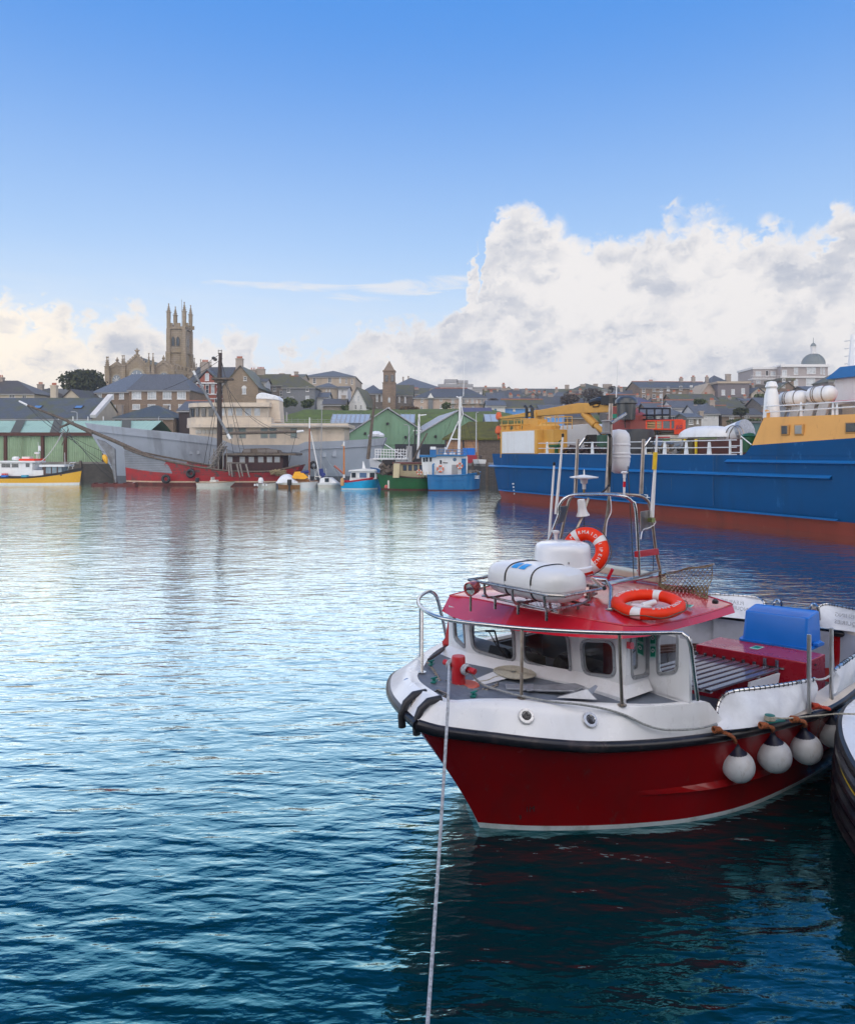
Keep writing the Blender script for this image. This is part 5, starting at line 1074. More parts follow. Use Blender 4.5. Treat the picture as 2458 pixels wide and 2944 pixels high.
b = smallboat('canopied_cruiser', 'varnished clinker cruiser with domed white canopy and black outboard', 'cruiser', 862, 788, 75.5, 2.4, [(862,1389),(825,1388),(788,1386)], [VARN, IVORY, VARN], [0,0,0,0,1,1], zrows=(-.2,.02), nfrac=5, sw=.85, bowwl=795, deck=.08, deckmat=IVORY)
m = MB(); rows = []
for i in range(13):
    t = i/12; px = 792+64*t; hgt = [1387,1376,1369,1366,1364.5,1363.5,1364,1366,1370,1376,1381,1384,1388][i]; zt_ = b.z(hgt); rows.append([(b.x(px), 1.1*math.cos(a_), b.z(1389)+(zt_-b.z(1389))*math.sin(a_)**.6) for a_ in [math.pi*k/10 for k in range(11)]])
m.grid(rows); m.build('canopy', CANVAS, b.root, smooth=True)
m = MB(); m.box((b.x(835), b.y(-.5), b.z(1386)), (.42,.5,.6)); m.box((b.x(835), b.y(-.5), b.z(1398)), (.2,.25,.75)); m.build('outboard_motor', BLACK, b.root, bevel=.08)
b = smallboat('white_yawl', 'white wooden yawl with yellow tarpaulin tent and brown mast', 'sailing boat', 846, 912, 75.8, 2.2, [(846,1387),(880,1385),(912,1384)], [WHITE, VARN], [0,0,0,0,0,0,1], zrows=(-.2,.02), nfrac=5, sw=.8, bowwl=905, deck=.1, deckmat=VARN)
b.rail(.03, VARN)
m = MB(); YT = mat('yellow_tarpaulin', (.75,.36,.01), .6, var=.12, vs=3, bump=.3, bs=4)
m.poly([(b.x(838), -.9, b.z(1373)), (b.x(842), 0, b.z(1357)), (b.x(863), 0, b.z(1356)), (b.x(848), -1.0, b.z(1378))], (0,.04,0)); m.poly([(b.x(863), 0, b.z(1357)), (b.x(884), -.7, b.z(1374)), (b.x(872), -.9, b.z(1378)), (b.x(850), -.95, b.z(1376))], (0,.04,.02)); m.poly([(b.x(842),0,b.z(1357)),(b.x(863),0,b.z(1356)),(b.x(880),.9,b.z(1375)),(b.x(846),.9,b.z(1375))], (0,.03,0)); m.build('tarpaulin_tent', YT, b.root)
m = MB(); b.box(m, 850, 888, 1378, 1384, .5, 1.8); m.build('coaming', VARN, b.root)
b.mast([(889,1380),(890,1231)], .10, mat('red_brown_spar', (.26,.085,.04), .5), off=1.1); b.mast([(890,1231),(890,1200)], .07, WHITE, 'mast_tip', 1.1); b.mast([(888,1384),(888.5,1366)], .12, WHITE, 'mast_foot', 1.05)
m = MB(); m.tube([(b.x(865,1.1), b.y(1.1), b.z(1360)), (b.x(889,1.1), b.y(1.1), b.z(1357))], .16, 8); m.build('furled_sail', mat('navy_canvas', (.015,.03,.17), .7, var=.2), b.root)
b = smallboat('white_yacht', 'stained small white yacht with leaning white mast and blue sail cover', 'yacht', 912, 983, 76, 2.2, [(912,1389),(940,1388),(983,1390)], [IVORY, WHITE], [0,0,0,1,1,1], zrows=(-.2,.15), nfrac=4, sw=.8, bowwl=975, deck=.05, deckmat=WHITE)
m = MB(); pf = [(918,1390),(920,1376),(930,1373),(952,1374),(968,1386),(968,1391)]; m.poly([(b.x(px,.4), b.y(.4), b.z(py,.4)) for px, py in pf], (0,1.4,0)); cb = m.build('cabin', WHITE, b.root, bevel=.06); b.win(940, 1380, 12, 11, .4, parent=cb, t=.03)
b.mast([(920,1375),(893,1240)], .07, WHITE, off=1.0); b.mast([(922,1360),(926,1150)], .06, GREYM, 'rear_mast', off=2.5)
m = MB(); m.tube([(b.x(922,1), b.y(1), b.z(1348)), (b.x(924,1), b.y(1), b.z(1362)), (b.x(932,1), b.y(1), b.z(1370))], .22, 8, r2=.3); m.build('sail_cover', mat('navy_canvas', (.01,.02,.1)), b.root, smooth=True)
m = MB(); T_ = Vector((b.x(895,1), b.y(1), b.z(1245)))
for px, py in ((912,1386),(982,1388),(950,1388)): m.tube([T_, (b.x(px,1), b.y(1), b.z(py))], .014, 4)
for a_, c_ in (((903,1345),(908,1380)),((912,1350),(904,1380)),((905,1370),(925,1372)),((937,1347),(939,1374))): m.tube([(b.x(a_[0],.5), b.y(.5), b.z(a_[1])), (b.x(c_[0],.5), b.y(.5), b.z(c_[1]))], .03, 5)
m.build('rigging', STEEL, b.root)
CYAN = mat('bright_blue_hull_paint', (.008,.42,.78), .3, var=.04, vs=1.5, dirt=(.02,.24,.48), dirt_amt=.4, ds=1)
b = smallboat('blue_cabin_boat', 'bright sky blue cabin boat with white wheelhouse and orange mast', 'cabin boat', 978, 1093, 73.5, 2.9, [(978,1385),(1000,1384),(1050,1377),(1093,1372)], [WHITE, CYAN, RED, WHITE], [0,1,1,1,1,1,2], zrows=(-.2,.08), nfrac=6, sw=.8, bowwl=1083, deck=.12, deckmat=DECK)
b.rail(.05, RED)
m = MB(); pf = [(1004,1384),(1010,1356),(1079,1354),(1084,1377)]; m.poly([(b.x(px,.5), b.y(.5), b.z(py,.5)) for px, py in pf], (0,1.9,0)); cb = m.build('wheelhouse', WHITE, b.root, bevel=.04)
m = MB(); pf = [(1001,1355),(1003,1352),(1040,1348),(1076,1350),(1080,1355)]; m.poly([(b.x(px,.3), b.y(.3), b.z(py,.3)) for px, py in pf], (0,2.3,0)); m.build('roof', WHITE, cb)
m = MB(); m.poly([(b.x(px,1.3), b.y(1.3), b.z(py,1.3)) for px, py in ((1041,1350),(1043,1326),(1045,1326),(1051,1346),(1055,1350))], (0,.1,0)); m.build('radar_mast', WHITE, cb)
for px, w_, mt in ((1017,12,PANE),(1044,20,mat('sky_pane2',(.10,.17,.30),.1)),(1070,14,PANE)): b.win(px, 1366, w_, 14, .5, mt, parent=cb, t=.03)
b.mast([(989,1364),(989,1282)], .10, mat('orange_spar', (.50,.17,.03), .5), off=1.2); b.mast([(989,1282),(989,1269)], .09, WHITE, 'mast_tip', 1.2); b.mast([(989,1374),(989,1362)], .12, WHITE, 'mast_foot', 1.2)
b.mast([(961,1339),(988,1362)], .12, mat('faded_red_sail', (.38,.13,.10), .7), 'furled_sail', 1.2); b.mast([(961,1341),(985,1385)], .012, BLACK, 'sheet', 1.2)
o = MB().lathe([(0,-.4),(.18,-.3),(.2,.2),(.1,.45),(0,.5)], (0,0,0), 12).build('rubber_fender', mat('buff_fender', (.55,.30,.12), .5), smooth=True); o.location = WP(984,1387,73.2); tag(o, 'buff orange fender at the stern of the sky blue boat', 'fender')
# 5 --- white/blue boat behind
BLUW = mat('royal_blue_paint', (.01,.13,.36), .35, var=.1, vs=1.2, dirt=(.05,.10,.2), dirt_amt=.4, ds=1)
b = Boat('ferry_boat', 'white and blue boat with railed upper deck behind the green trawler', 'boat', 1200, 1056, 77, 4.5)
b.hull([(1056,1318),(1080,1322),(1110,1340),(1200,1350)], [BLUW, WHITE, WHITE], zrows=(-.3,.2), nfrac=6, rowmat=[0,0,0,0,0,1,1], sw=.8, tm=.5, bowwl=1068, deck=.2, deckmat=WHITE)
m = MB(); b.box(m, 1072, 1172, 1317, 1321, .1, 4.2); b.box(m, 1096, 1170, 1321, 1350, .8, 3.6); cb = m.build('superstructure', WHITE, b.root)
m = MB()
for k in range(12): px = 1079+k*8.1; m.tube([(b.x(px,.2), b.y(.2), b.z(1317)), (b.x(px,.2), b.y(.2), b.z(1290))], .045, 5)
for y_ in (1291, 1299, 1307): m.tube([(b.x(1079,.2), b.y(.2), b.z(y_)), (b.x(1168,.2), b.y(.2), b.z(y_+3))], .04, 5)
m.build('deck_rail', WHITE, b.root)
b.mast([(1058,1320),(1070,1210),(1078,1144)], .20, WOODG, off=1.0, r2=.12)
b.mast([(1105,1276),(1170,1318)], .05, WHITE, 'stay', 1.0)
# 6 --- green trawler
GREENH = mat('green_hull_paint', (.012,.115,.03), .45, var=.12, vs=1, dirt=(.03,.05,.02), dirt_amt=.5, ds=.9)
b = Boat('green_trawler', 'green wooden trawler with cream wheelhouse and cluttered deck', 'trawler', 1252, 1078, 71.5, 4.2); gt = b
b.hull([(1078,1362),(1110,1364),(1150,1370),(1200,1374),(1252,1373)], [mat('dark_red_boot', (.11,.02,.02), .7), GREENH, WOOD], zrows=(-.3,.12), nfrac=6, rowmat=[0,1,1,1,1,1,1], sw=.62, tm=.45, bowwl=1092, sternwl=1240, w0=.75, deck=.3, deckmat=WOODG)
b.rail(.07, WOOD)
IV2 = mat('cream_wheelhouse_paint', (.55,.47,.30), .5, var=.06, dirt=(.35,.25,.15), dirt_amt=.3, ds=1.5)
m = MB(); b.box(m, 1150, 1222, 1334, 1371, 1.0, 3.4); wh = m.build('wheelhouse', IV2, b.root); m = MB(); m.poly([(b.x(px,1.0), b.y(1.0), b.z(py,1.0)) for px, py in ((1133,1371),(1135,1332),(1152,1332),(1149,1371))], (0,2.4,0)); m.build('front_panel', IV2, wh)
m = MB(); b.box(m, 1128, 1226, 1329, 1334, .7, 3.7); m.build('roof', mat('red_brown_roof', (.14,.05,.04), .7, var=.3), wh)
for px in (1164, 1179, 1195, 1211): b.win(px, 1345, 8, 14, 1.0, mat('wheel_pane', (.09,.13,.19), .1), WOOD, parent=wh)
b.win(1143, 1337, 13, 14, .95, PANE, WOOD, parent=wh)
m = MB(); b.box(m, 1098, 1134, 1322, 1362, 1.2, 3.2); m.build('net_shelter', DARK, b.root)
rn_ = random.Random(4); m = MB()
for i in range(40): px = 1096+rn_.random()*40; m.box((b.x(px,1), b.y(.4+rn_.random()*2), b.z(1360-rn_.random()*22)), (rn_.uniform(.2,.7), .3, rn_.uniform(.1,.5)), (rn_.random(), rn_.random(), rn_.random()))
m.build('deck_gear', WOODG, b.root)
m = MB()
for y_ in (1356, 1362): m.tube([(b.x(1190,.0), b.y(.0), b.z(y_)), (b.x(1252,.1), b.y(.1), b.z(y_+1)), (b.x(1252,3.8), b.y(3.8), b.z(y_+1))], .04, 5)
for k in range(8): m.tube([(b.x(1192+k*8.5,0), b.y(0), b.z(1373)), (b.x(1192+k*8.5,0), b.y(0), b.z(1356))], .035, 5)
m.build('stern_rail', IV2, b.root)
b.mast([(1202,1318),(1205,1190)], .16, WHITE, off=2.2, r2=.10); b.mast([(1188,1238),(1212,1238)], .05, WHITE, 'crossarm', 2.2); b.mast([(1208,1194),(1226,1192)], .07, WHITE, 'lamp_arm', 2.2)
b.mast([(1190,1330),(1194,1230)], .09, BLACK, 'foremast', 2.0); b.mast([(1186,1325),(1228,1245)], .11, WOODG, 'derrick', 2.0)
m = MB()
for a_, c_ in (((1203,1200),(1110,1360)),((1203,1200),(1250,1370)),((1194,1232),(1150,1330)),((1203,1195),(1160,1360))): m.tube([(b.x(a_[0],2), b.y(2), b.z(a_[1])), (b.x(c_[0],1), b.y(1), b.z(c_[1]))], .018, 4)
m.build('rigging', BLACK, b.root)
for px, py, r_, mt, lb in ((1110,1399,.15,mat('pink_fender', (.55,.12,.10), .5),'small pink ball fender on the green trawler bow'),): 
    o = MB().lathe([(0,-r_),(r_*.8,-r_*.7),(r_,0),(r_*.7,r_*.7),(0,r_*1.1)], (0,0,0), 12).build('ball_fender', mt, smooth=True); o.location = WP(px,py,71.2); o.scale = (1.2,1.2,1.2); tag(o, lb, 'fender')
o = MB().lathe([(0,-.4),(.09,-.36),(.1,.3),(.04,.42),(0,.42)], (0,0,0), 10).build('long_fender', IVORY, smooth=True); o.location = WP(1117,1393,71.2); tag(o, 'white sausage fender on the green trawler bow', 'fender')
def small_ring(px, py, d, label, r_=.30):
    o = MB().torus((0,0,0), r_*.78, r_*.24, (0,1,0), 24, 8).build('lifebuoy', mat('faded_orange', (.62,.16,.08), .5), smooth=True); o.location = WP(px, py, d); tag(o, label, 'lifebuoy')
    m = MB()
    for q in range(4): a_ = math.pi/4 + q*math.pi/2; m.lathe([(r_*.26,-.05),(r_*.26,.05)], (r_*.78*math.cos(a_), 0, r_*.78*math.sin(a_)), 10, axis=(-math.sin(a_),0,math.cos(a_)))
    m.build('band', WHITE, o)
small_ring(1205, 1358, 71.3, 'white-banded lifebuoy on the green trawler rail', .28)
# 7 --- blue trawler
BLUT = mat('mid_blue_hull_paint', (.012,.16,.40), .3, var=.05, vs=1.2, coat=.3, dirt=(.02,.10,.25), dirt_amt=.4, ds=1, streak=True)
b = Boat('blue_trawler', 'blue steel trawler with white wheelhouse and tall tripod mast', 'trawler', 1228, 1386, 70.6, 4.6)
b.hull([(1228,1366),(1270,1367),(1320,1366),(1350,1363),(1386,1359)], [mat('dark_red_boot', (.1,.02,.02)), BLUT, BLUT], zrows=(-.3,.1), nfrac=6, rowmat=[0,1,1,1,1,1,1], sw=.85, tm=.72, p=2.8, bowwl=1383, w0=.8, deck=.5, deckmat=BLUT)
b.rail(.06, BLUT, 'cap_rail')
m = MB(); m.poly([(b.x(px,.9), b.y(.9), b.z(py,.9)) for px, py in ((1216,1366),(1211,1313),(1260,1311),(1344,1312),(1344,1366))], (0,2.9,0)); wh = m.build('wheelhouse', WHITE, b.root)
m = MB(); b.box(m, 1206, 1255, 1308, 1314, .5, 4.1); b.box(m, 1236, 1254, 1292, 1309, 1.5, 2.6); b.box(m, 1255, 1342, 1307, 1311, .6, 4.0)
for k in range(7): px = 1262+k*13; m.tube([(b.x(px,.8), b.y(.8), b.z(1308)), (b.x(px,.8), b.y(.8), b.z(1293))], .035, 5)
for y_ in (1293,1300): m.tube([(b.x(1262,.8), b.y(.8), b.z(y_)), (b.x(1340,.8), b.y(.8), b.z(y_))], .035, 5)
m.build('roof', BLUT, wh)
m = MB(); b.box(m, 1237, 1253, 1284, 1292, 1.4, 2.7); m.build('radar_box', WHITE, wh)
for px, py, w_, h_ in ((1219,1322,6,12),(1227,1321,6,12),(1238,1321,6,12),(1267,1328,5,11)): b.win(px, py, w_, h_, .9, PANE, WHITE, parent=wh, t=.03)
m = MB(); b.box(m, 1327, 1340, 1318, 1364, .84, .9); m.build('door', BLUT, wh)
m = MB(); b.box(m, 1299, 1316, 1336, 1364, .85, .9); m.build('doorway', GREYM, wh)
x, z = b.x(1307,.9), b.z(1321,.9); MB().lathe([(0,.06),(.14,.06),(.18,0)], (x, b.y(.9), z), 14, axis=(0,-1,0)).build('porthole', mat('port_blue', (.10,.18,.28), .2), wh)
MB().tube([(b.x(1273,.8), b.y(.8), b.z(1330)), (b.x(1287,.8), b.y(.8), b.z(1331))], .04, 5).build('handrail', BLACK, wh)
MB().tube([(b.x(1245,.7), b.y(.7), b.z(1366)), (b.x(1245,.7), b.y(.7), b.z(1336)), (b.x(1249,.7), b.y(.7), b.z(1333))], .09, 8).build('vent_pipe', BLUT, b.root)
m = MB(); b.box(m, 1353, 1377, 1367, 1376, .0, .02); 
b.mast([(1319,1308),(1322,1200),(1323,1140)], .15, WHITE, off=2.0, r2=.11); b.mast([(1282,1294),(1318,1210)], .08, WHITE, 'mast_leg', 2.0); b.mast([(1296,1262),(1320,1263)], .07, WHITE, 'crossarm', 2.0); b.mast([(1323,1145),(1331,1190),(1322,1225)], .05, WHITE, 'ladder_stay', 1.8); b.mast([(1312,1140),(1322,1144),(1330,1140)], .06, WHITE, 'spreader', 2.0); b.mast([(1332,1138),(1336,1015)], .035, WHITE, 'whip_aerial', 2.0, r2=.015)
m = MB(); 
for y_ in range(1315, 1364, 6): m.tube([(b.x(1317,.8), b.y(.8), b.z(y_)), (b.x(1324,.8), b.y(.8), b.z(y_))], .025, 4)
for px in (1317, 1324): m.tube([(b.x(px,.8), b.y(.8), b.z(1364)), (b.x(px,.8), b.y(.8), b.z(1308))], .03, 4)
m.build('ladder', WHITE, b.root)
x, y, z = ontohull(b, 1364, 1371, .0)
m = MB()
for k in range(5): m.b2(x-.35+k*.17, x-.24+k*.17, y-.05, y+.3, z+.02-(k%2)*.05, z+.13); 
m.b2(x-.4, x+.45, y-.05, y+.3, z-.16, z-.07)
o = m.build('name_lettering', WHITE, b.root)
small_ring(1266, 1348, 71.35, 'larger faded orange lifebuoy on the white wheelhouse of the blue trawler', .36); small_ring(1322, 1339, 71.30, 'lifebuoy beside the blue door of the trawler', .31)
w_ = WP(1233,1348,71.4); m = MB(); m.lathe([(.22,-.3),(.3,.28),(.33,.3)], (0,0,0), 14); o = m.build('deck_tub', PLASTIC, smooth=True); o.location = w_ + Vector((0,1.0,0)); tag(o, 'round blue tub between the green and the blue trawler', 'tub')
rn_ = random.Random(9); m = MB()
for k in range(14): px = 1346+rn_.random()*34; m.box((b.x(px,1.5), b.y(.8+rn_.random()*2.5), b.z(1362-rn_.random()*6)), (rn_.uniform(.2,.5), .3, rn_.uniform(.15,.4)), (rn_.random(), rn_.random(), rn_.random()))
m.build('deck_gear', mat('gear_mix', (.16,.14,.12), .7, var=.6, vs=3), b.root)
m = MB()
for a_, c_ in (((1322,1145),(1384,1358)),((1322,1145),(1232,1362)),((1322,1200),(1350,1362)),((1323,1150),(1300,1308)),((1323,1150),(1345,1308))): m.tube([(b.x(a_[0],2), b.y(2), b.z(a_[1])), (b.x(c_[0],1.5), b.y(1.5), b.z(c_[1]))], .016, 4)
m.build('rigging', BLACK, b.root)
m = MB(); m.lathe([(.16,0),(.2,.1),(.05,.25),(.05,.7),(.12,.75),(0,.8)], (b.x(1280,1.8), b.y(1.8), b.z(1308)), 10); m.lathe([(.3,0),(.3,.25),(0,.35)], (b.x(1300,2), b.y(2), b.z(1308)), 12); m.build('roof_fitting', WHITE, wh, smooth=True)
for (p0, p1, y0, y1, d_, lb, mt_) in ((1332,1366,1288,1312,88,'bright blue container on the quay beside the timber store',PLASTIC),(1168,1184,1282,1300,93,'pale grey tool cabinet on the quay behind the railed boat',GREYM),(1384,1400,1310,1330,86,'stack of grey pallets by the ship stern',WOODG)):
    q = WP(p0, y1, d_); q2 = WP(p1, y0, d_); m = MB(); m.b2(0, q2.x-q.x, 0, 2.2, 2.42, q2.z); o = m.build('quay_container' if mt_ is PLASTIC else 'quay_cabinet', mt_, bevel=.04); o.location = (q.x, d_, 0); tag(o, lb, 'container' if mt_ is PLASTIC else 'cabinet' if mt_ is GREYM else 'pallets')
# things on the quay next to the ship stern
m = MB(); fr_ = WP(1345,1334,86); m.poly([(0,0,0),(1.05,0,0),(1.15,0,.95),(-.1,0,.95)], (0,1.4,0)); o = m.build('skip', mat('skip_red', (.30,.015,.03), .6, var=.2)); o.location = (fr_.x, 86.5, 2.43); tag(o, 'dark red waste skip on the quay behind the blue trawler', 'skip')
b2_ = Boat('upturned_dinghy', 'white dinghy lying on the quay edge by the blue ship stern', 'dinghy', 1398, 1360, 82, 1.4); b2_.root.location.z = 2.43
b2_.hull([(1360,1346),(1380,1345),(1398,1349)], [WHITE], zrows=(0.02,.1), nfrac=3, sw=.8, bowwl=1363, deck=.05); 
for rr in (b2_.root,): rr.scale = (1,1,.25)

# 8 --- big blue supply ship ------------------------------------------------
A_ = math.atan2(-.895,.444); SX, SY = 5.41, 59.5
fr = Fr(SX, SY, A_)
root = empty('supply_ship', (SX, SY, 0), A_, 'large blue and red cargo ship with yellow forecastle, filling the right of the harbour', 'ship')
BLUS = mat('deep_blue_ship_paint', (.001,.066,.20), .55, var=.08, vs=.5, spec=.15, bump=.25, bs=1.3, dirt=(.006,.05,.13), dirt_amt=.55, ds=.5, streak=True, scuff=(.05,.20,.42), sc_amt=.35, sc=1.6)
BLUL = mat('light_blue_strake', (.008,.14,.40), .35, var=.08, vs=1)
BOOT = mat('red_oxide_paint', (.27,.045,.025), .6, var=.08, vs=.8, dirt=(.14,.035,.025), dirt_amt=.6, ds=.5, streak=True, scuff=(.40,.14,.08), sc_amt=.4, sc=1.5)
YELS = mat('buff_yellow_paint', (.72,.36,.09), .45, var=.04, vs=1, bump=.3, bs=1.5, dirt=(.50,.24,.07), dirt_amt=.4, ds=1, streak=True, scuff=(.30,.10,.03), sc_amt=.35, sc=2.2)
YELC = mat('ochre_yellow_paint', (.62,.33,.06), .5, var=.06, vs=1, dirt=(.40,.2,.05), dirt_amt=.3, ds=1.2)
LS, BS = 46.0, 9.0
def sheer_z(x): return 3.62
def hb_(x):     # half beam of the ship at deck, centre line at y = 4.5
    t = x/LS
    if t < .08: return 4.5*(.94+.06*math.sin(t/.08*math.pi/2))
    return 4.5 if t < .74 else 4.5*max(.0, 1-((t-.74)/.26)**2.4)
m = MB(); xs_ = [0,.3,.8,1.5,2.5,4,6,8,10,12,14,16,18,20,22,24,26,28,30,32,34,36,38,40,42,44,45.2,46]
lev = [(-.6,.90,1),(.0,.93,1),(.62,.97,1),(.68,.975,0),(1.6,.99,0),(2.52,1,0),(3.62,1,0)]
rows = []
for z, k, mt in lev:
    r_ = []
    for x in xs_:
        xr = -1.0*(z/3.62) if x == 0 else x          # overhanging counter stern
        xx = xr + (0 if x < 36 else (x-36)/10*(z*.45))
        r_.append((xx + (0 if x > 1 else 0), hb_(x)*k*(1 if x > 1.5 else .96+.04*(x/1.5)) , z))
    rows.append(r_)
for sg in (-1, 1):
    ids = [[m.pt((x, 4.5+sg*h_, z)) for x, h_, z in r_] for r_ in rows]
    for i in range(len(lev)-1):
        m.cur = lev[i][2] if lev[i+1][0] <= .65 or lev[i][2] == 0 else 1
        m.cur = 1 if lev[i+1][0] <= .63 else 0
        for j in range(len(xs_)-1): m.idx((ids[i][j], ids[i][j+1], ids[i+1][j+1], ids[i+1][j]))
for i in range(len(lev)-1):
    m.cur = 1 if lev[i+1][0] <= .63 else 0
    a, c = rows[i][0], rows[i+1][0]; m.face([(a[0],4.5-a[1],a[2]),(a[0],4.5+a[1],a[2]),(c[0],4.5+c[1],c[2]),(c[0],4.5-c[1],c[2])])
hull = m.build('hull', [BLUS, BOOT], root, smooth=30)
m = MB(); m.grid([[(x, 4.5-h_+.02, 2.9) for x, h_, z in rows[-1]], [(x, 4.5+h_-.02, 2.9) for x, h_, z in rows[-1]]]); m.build('deck', mat('ship_deck', (.10,.09,.08), .8, var=.3), root)
def strake(pts, r_, nm, mt, h2=.12):
    m = MB()
    for (x0, z0), (x1, z1) in zip(pts, pts[1:]):
        y0, y1 = 4.5-hb_(x0), 4.5-hb_(x1)
        m.poly([(x0,y0-.0,z0+r_),(x1,y1-.0,z1+r_),(x1,y1-.20,z1),(x0,y0-.20,z0)], (0,0,-.02)); m.poly([(x0,y0-.20,z0),(x1,y1-.20,z1),(x1,y1+.02,z1-r_*.7),(x0,y0+.02,z0-r_*.7)], (0,0,-.02))
    return m.build(nm, mt, hull)
gx = lambda px: fr.x(px)
strake([(x, fr.z(1400,1340)) for x in [gx(1397)]+list(range(1,20))+[gx(2392)]], .12, 'rubbing_strake', BLUL)
strake([(x, 3.28) for x in [gx(2090)]+[gx(2090)+i for i in range(1, 14)]], .11, 'upper_strake', BLUL)
strake([(x, .69) for x in [.6]+list(range(1,int(gx(2400))))+[gx(2410)]], .05, 'boot_top_strake', BLUL)
m = MB()
for (px, d_) in ((1432+26,0),(1760,0),(2050,0)): x = gx(px); m.b2(x-.02, x+.02, 4.5-hb_(x)-.012, 4.5-hb_(x), .9, 3.6)
m.build('weld_seam', mat('seam_blue', (.004,.07,.2), .4), hull)
rr_ = random.Random(5); 
for k in range(18):
    x = rr_.uniform(2, 30); zt_ = rr_.choice((3.55, 3.55, 2.3, .86)); hh = rr_.uniform(.25, .9) if zt_ > 1 else rr_.uniform(.2,.6); ww = rr_.uniform(.008,.022); y = 4.5-hb_(x)*(1 if zt_ > 1 else .972)
    MB().face([(x-ww,y-.008,zt_),(x+ww,y-.008,zt_),(x+ww*.4,y-.008+(.02 if zt_ < 1 else 0),zt_-hh),(x-ww*.2,y-.008+(.02 if zt_ < 1 else 0),zt_-hh)]).build('rust_run', mat('rust_run', (.035,.075,.15), .7, var=.5, vs=4), hull)
m = MB(); x = gx(1474)
for k in range(4): m.b2(x-.07, x+.07, 4.5-hb_(x)*(.97+.01*k)-.02, 4.5-hb_(x)*.97, .45+k*.26, .55+k*.26)
x = gx(1815)
for k, q in ((0,0),(1,.7),(2,1.3)): m.b2(x+q-.22, x+q+.22, 4.5-hb_(x)*.98-.06, 4.5-hb_(x)*.98, 1.02, 1.07); m.b2(x+q+.0, x+q+.05, 4.5-hb_(x)*.98-.06, 4.5-hb_(x)*.98, 1.0, 1.2); m.b2(x+q-.22, x+q, 4.5-hb_(x)*.98-.06, 4.5-hb_(x)*.98, 1.17, 1.21)
m.build('draught_mark', WHITE, hull)
# forecastle: blue bulwark rising, yellow superstructure above
xa = gx(2140); m = MB()
prof = [(xa, 3.60), (gx(2163), fr.z(2163,1280)), (gx(2300), fr.z(2300,1270)), (gx(2458), fr.z(2458,1259)), (34, 5.15), (38, 5.35), (42, 5.7), (46.3, 6.1)]
lo_ = [(x, 4.5-hb_(min(x,45.9))-.02, 3.60) for x, z in prof]; hi_ = [(x, 4.5-hb_(min(x,45.9))-.02-(z-3.6)*.05, z) for x, z in prof]
lo_[0] = (xa, 4.5-hb_(xa)-.02, 3.6)
m.grid([lo_, hi_]); m.grid([[(x, 9-y, z) for x, y, z in lo_], [(x, 9-y, z) for x, y, z in hi_]]); m.build('forecastle_side', BLUS, root)
x0y = gx(2163); m = MB(); top = [(gx(2192), fr.z(2192,1200)), (gx(2300), fr.z(2300,1196)), (gx(2458), fr.z(2458,1190)), (34, 6.3), (38, 6.4), (42, 6.5)]
lo2 = [hi_[1]]+[hi_[2], hi_[3]]+hi_[4:7]; hi2 = [(x, 4.5-hb_(min(x,45.9))+.1, z) for x, z in top]
m.grid([lo2, hi2]); m.grid([[(x, 9-y, z) for x, y, z in lo2], [(x, 9-y, z) for x, y, z in hi2]])
m.face([lo2[0], hi2[0], (hi2[0][0], 9-hi2[0][1], hi2[0][2]), (lo2[0][0], 9-lo2[0][1], lo2[0][2])]); m.grid([hi2, [(x, 9-y, z) for x, y, z in hi2]])
fs = m.build('forecastle', YELS, root)
m = MB()
m.grid([[lo2[0], (lo2[0][0], 9-lo2[0][1], lo2[0][2])], [(xa, .2, 2.9), (xa, 8.8, 2.9)]]); m.build('forecastle_bulkhead', YELS, fs)
def fwin(px, py, w_, h_, mt=PANE):
    x, z = fr(px, py, .0); t = (z-lo2[0][2])/2.2; y = 4.5-hb_(x)+.02-.05*(1-t); s_ = (SY+x*fr.s)/F
    ww = w_*s_/abs(fr.c)*.55; hh = h_*s_
    o = MB().box((x, y-.02, z), (ww+.14, .1, hh+.12)).build('window', mat('window_rim_buff', (.50,.25,.07), .5), fs, bevel=.06); MB().box((x, y-.055, z), (ww, .06, hh)).build('pane', mt, o, bevel=.05)
fwin(2258,1236,16,24); fwin(2298,1235,18,25,mat('grey_blind', (.30,.30,.28), .4)); fwin(2450,1229,26,26); fwin(2520,1228,24,26)
m = MB(); x = gx(2190); 
m.poly([(gx(2165), .25, fr.z(2165,1268)), (gx(2178),.25,fr.z(2178,1216)), (gx(2190),.25,fr.z(2190,1216)), (gx(2186),.25,fr.z(2186,1260))], (0,1.2,0)); m.tube([(gx(2192),.4,fr.z(2192,1200)), (gx(2193),.4,fr.z(2193,1185)), (gx(2190),.4,fr.z(2190,1180)), (gx(2187),.4,fr.z(2187,1182))], .09, 7); m.build('vent_cowl', YELS, fs)
# rails along the cargo deck
m = MB()
def post(px, yb, yt, w0=.16, w1=.07):
    x = fr.x(px, .12); y = 4.5-hb_(x)+.12; z0, z1 = fr.z(px, yb), fr.z(px, yt); m.poly([(x-w0,y,z0),(x+w0,y,z0),(x+w1,y,z1),(x-w1,y,z1)], (0,.05,0))
for px in (1572,1702,1790,1853,1910,1972,2038): post(px, 1308, 1270)
for px in (2098, 2130): post(px, 1310, 1263, .07, .06)
for dz in (0, 1, 2):
    zz = 4.40 - dz*.38; pts = []
    for px in range(1548, 2120, 30): x = fr.x(px, .1); pts.append((x, 4.5-hb_(x)+.1, zz + .012*math.sin(px*.2)))
    m.tube(pts, .028, 6)
x = fr.x(2130,.1); m.tube([(x, .1, 4.6), (fr.x(2160,.1), .1, fr.z(2160,1278))], .03, 6)
for z_ in (3.75, 4.1): m.tube([(fr.x(2098,.1),.1,z_), (fr.x(2130,.1),.1,z_)], .025, 6)
m.build('deck_rail', WHITE, root, smooth=True)
m = MB(); xq = fr.x(1400,0)
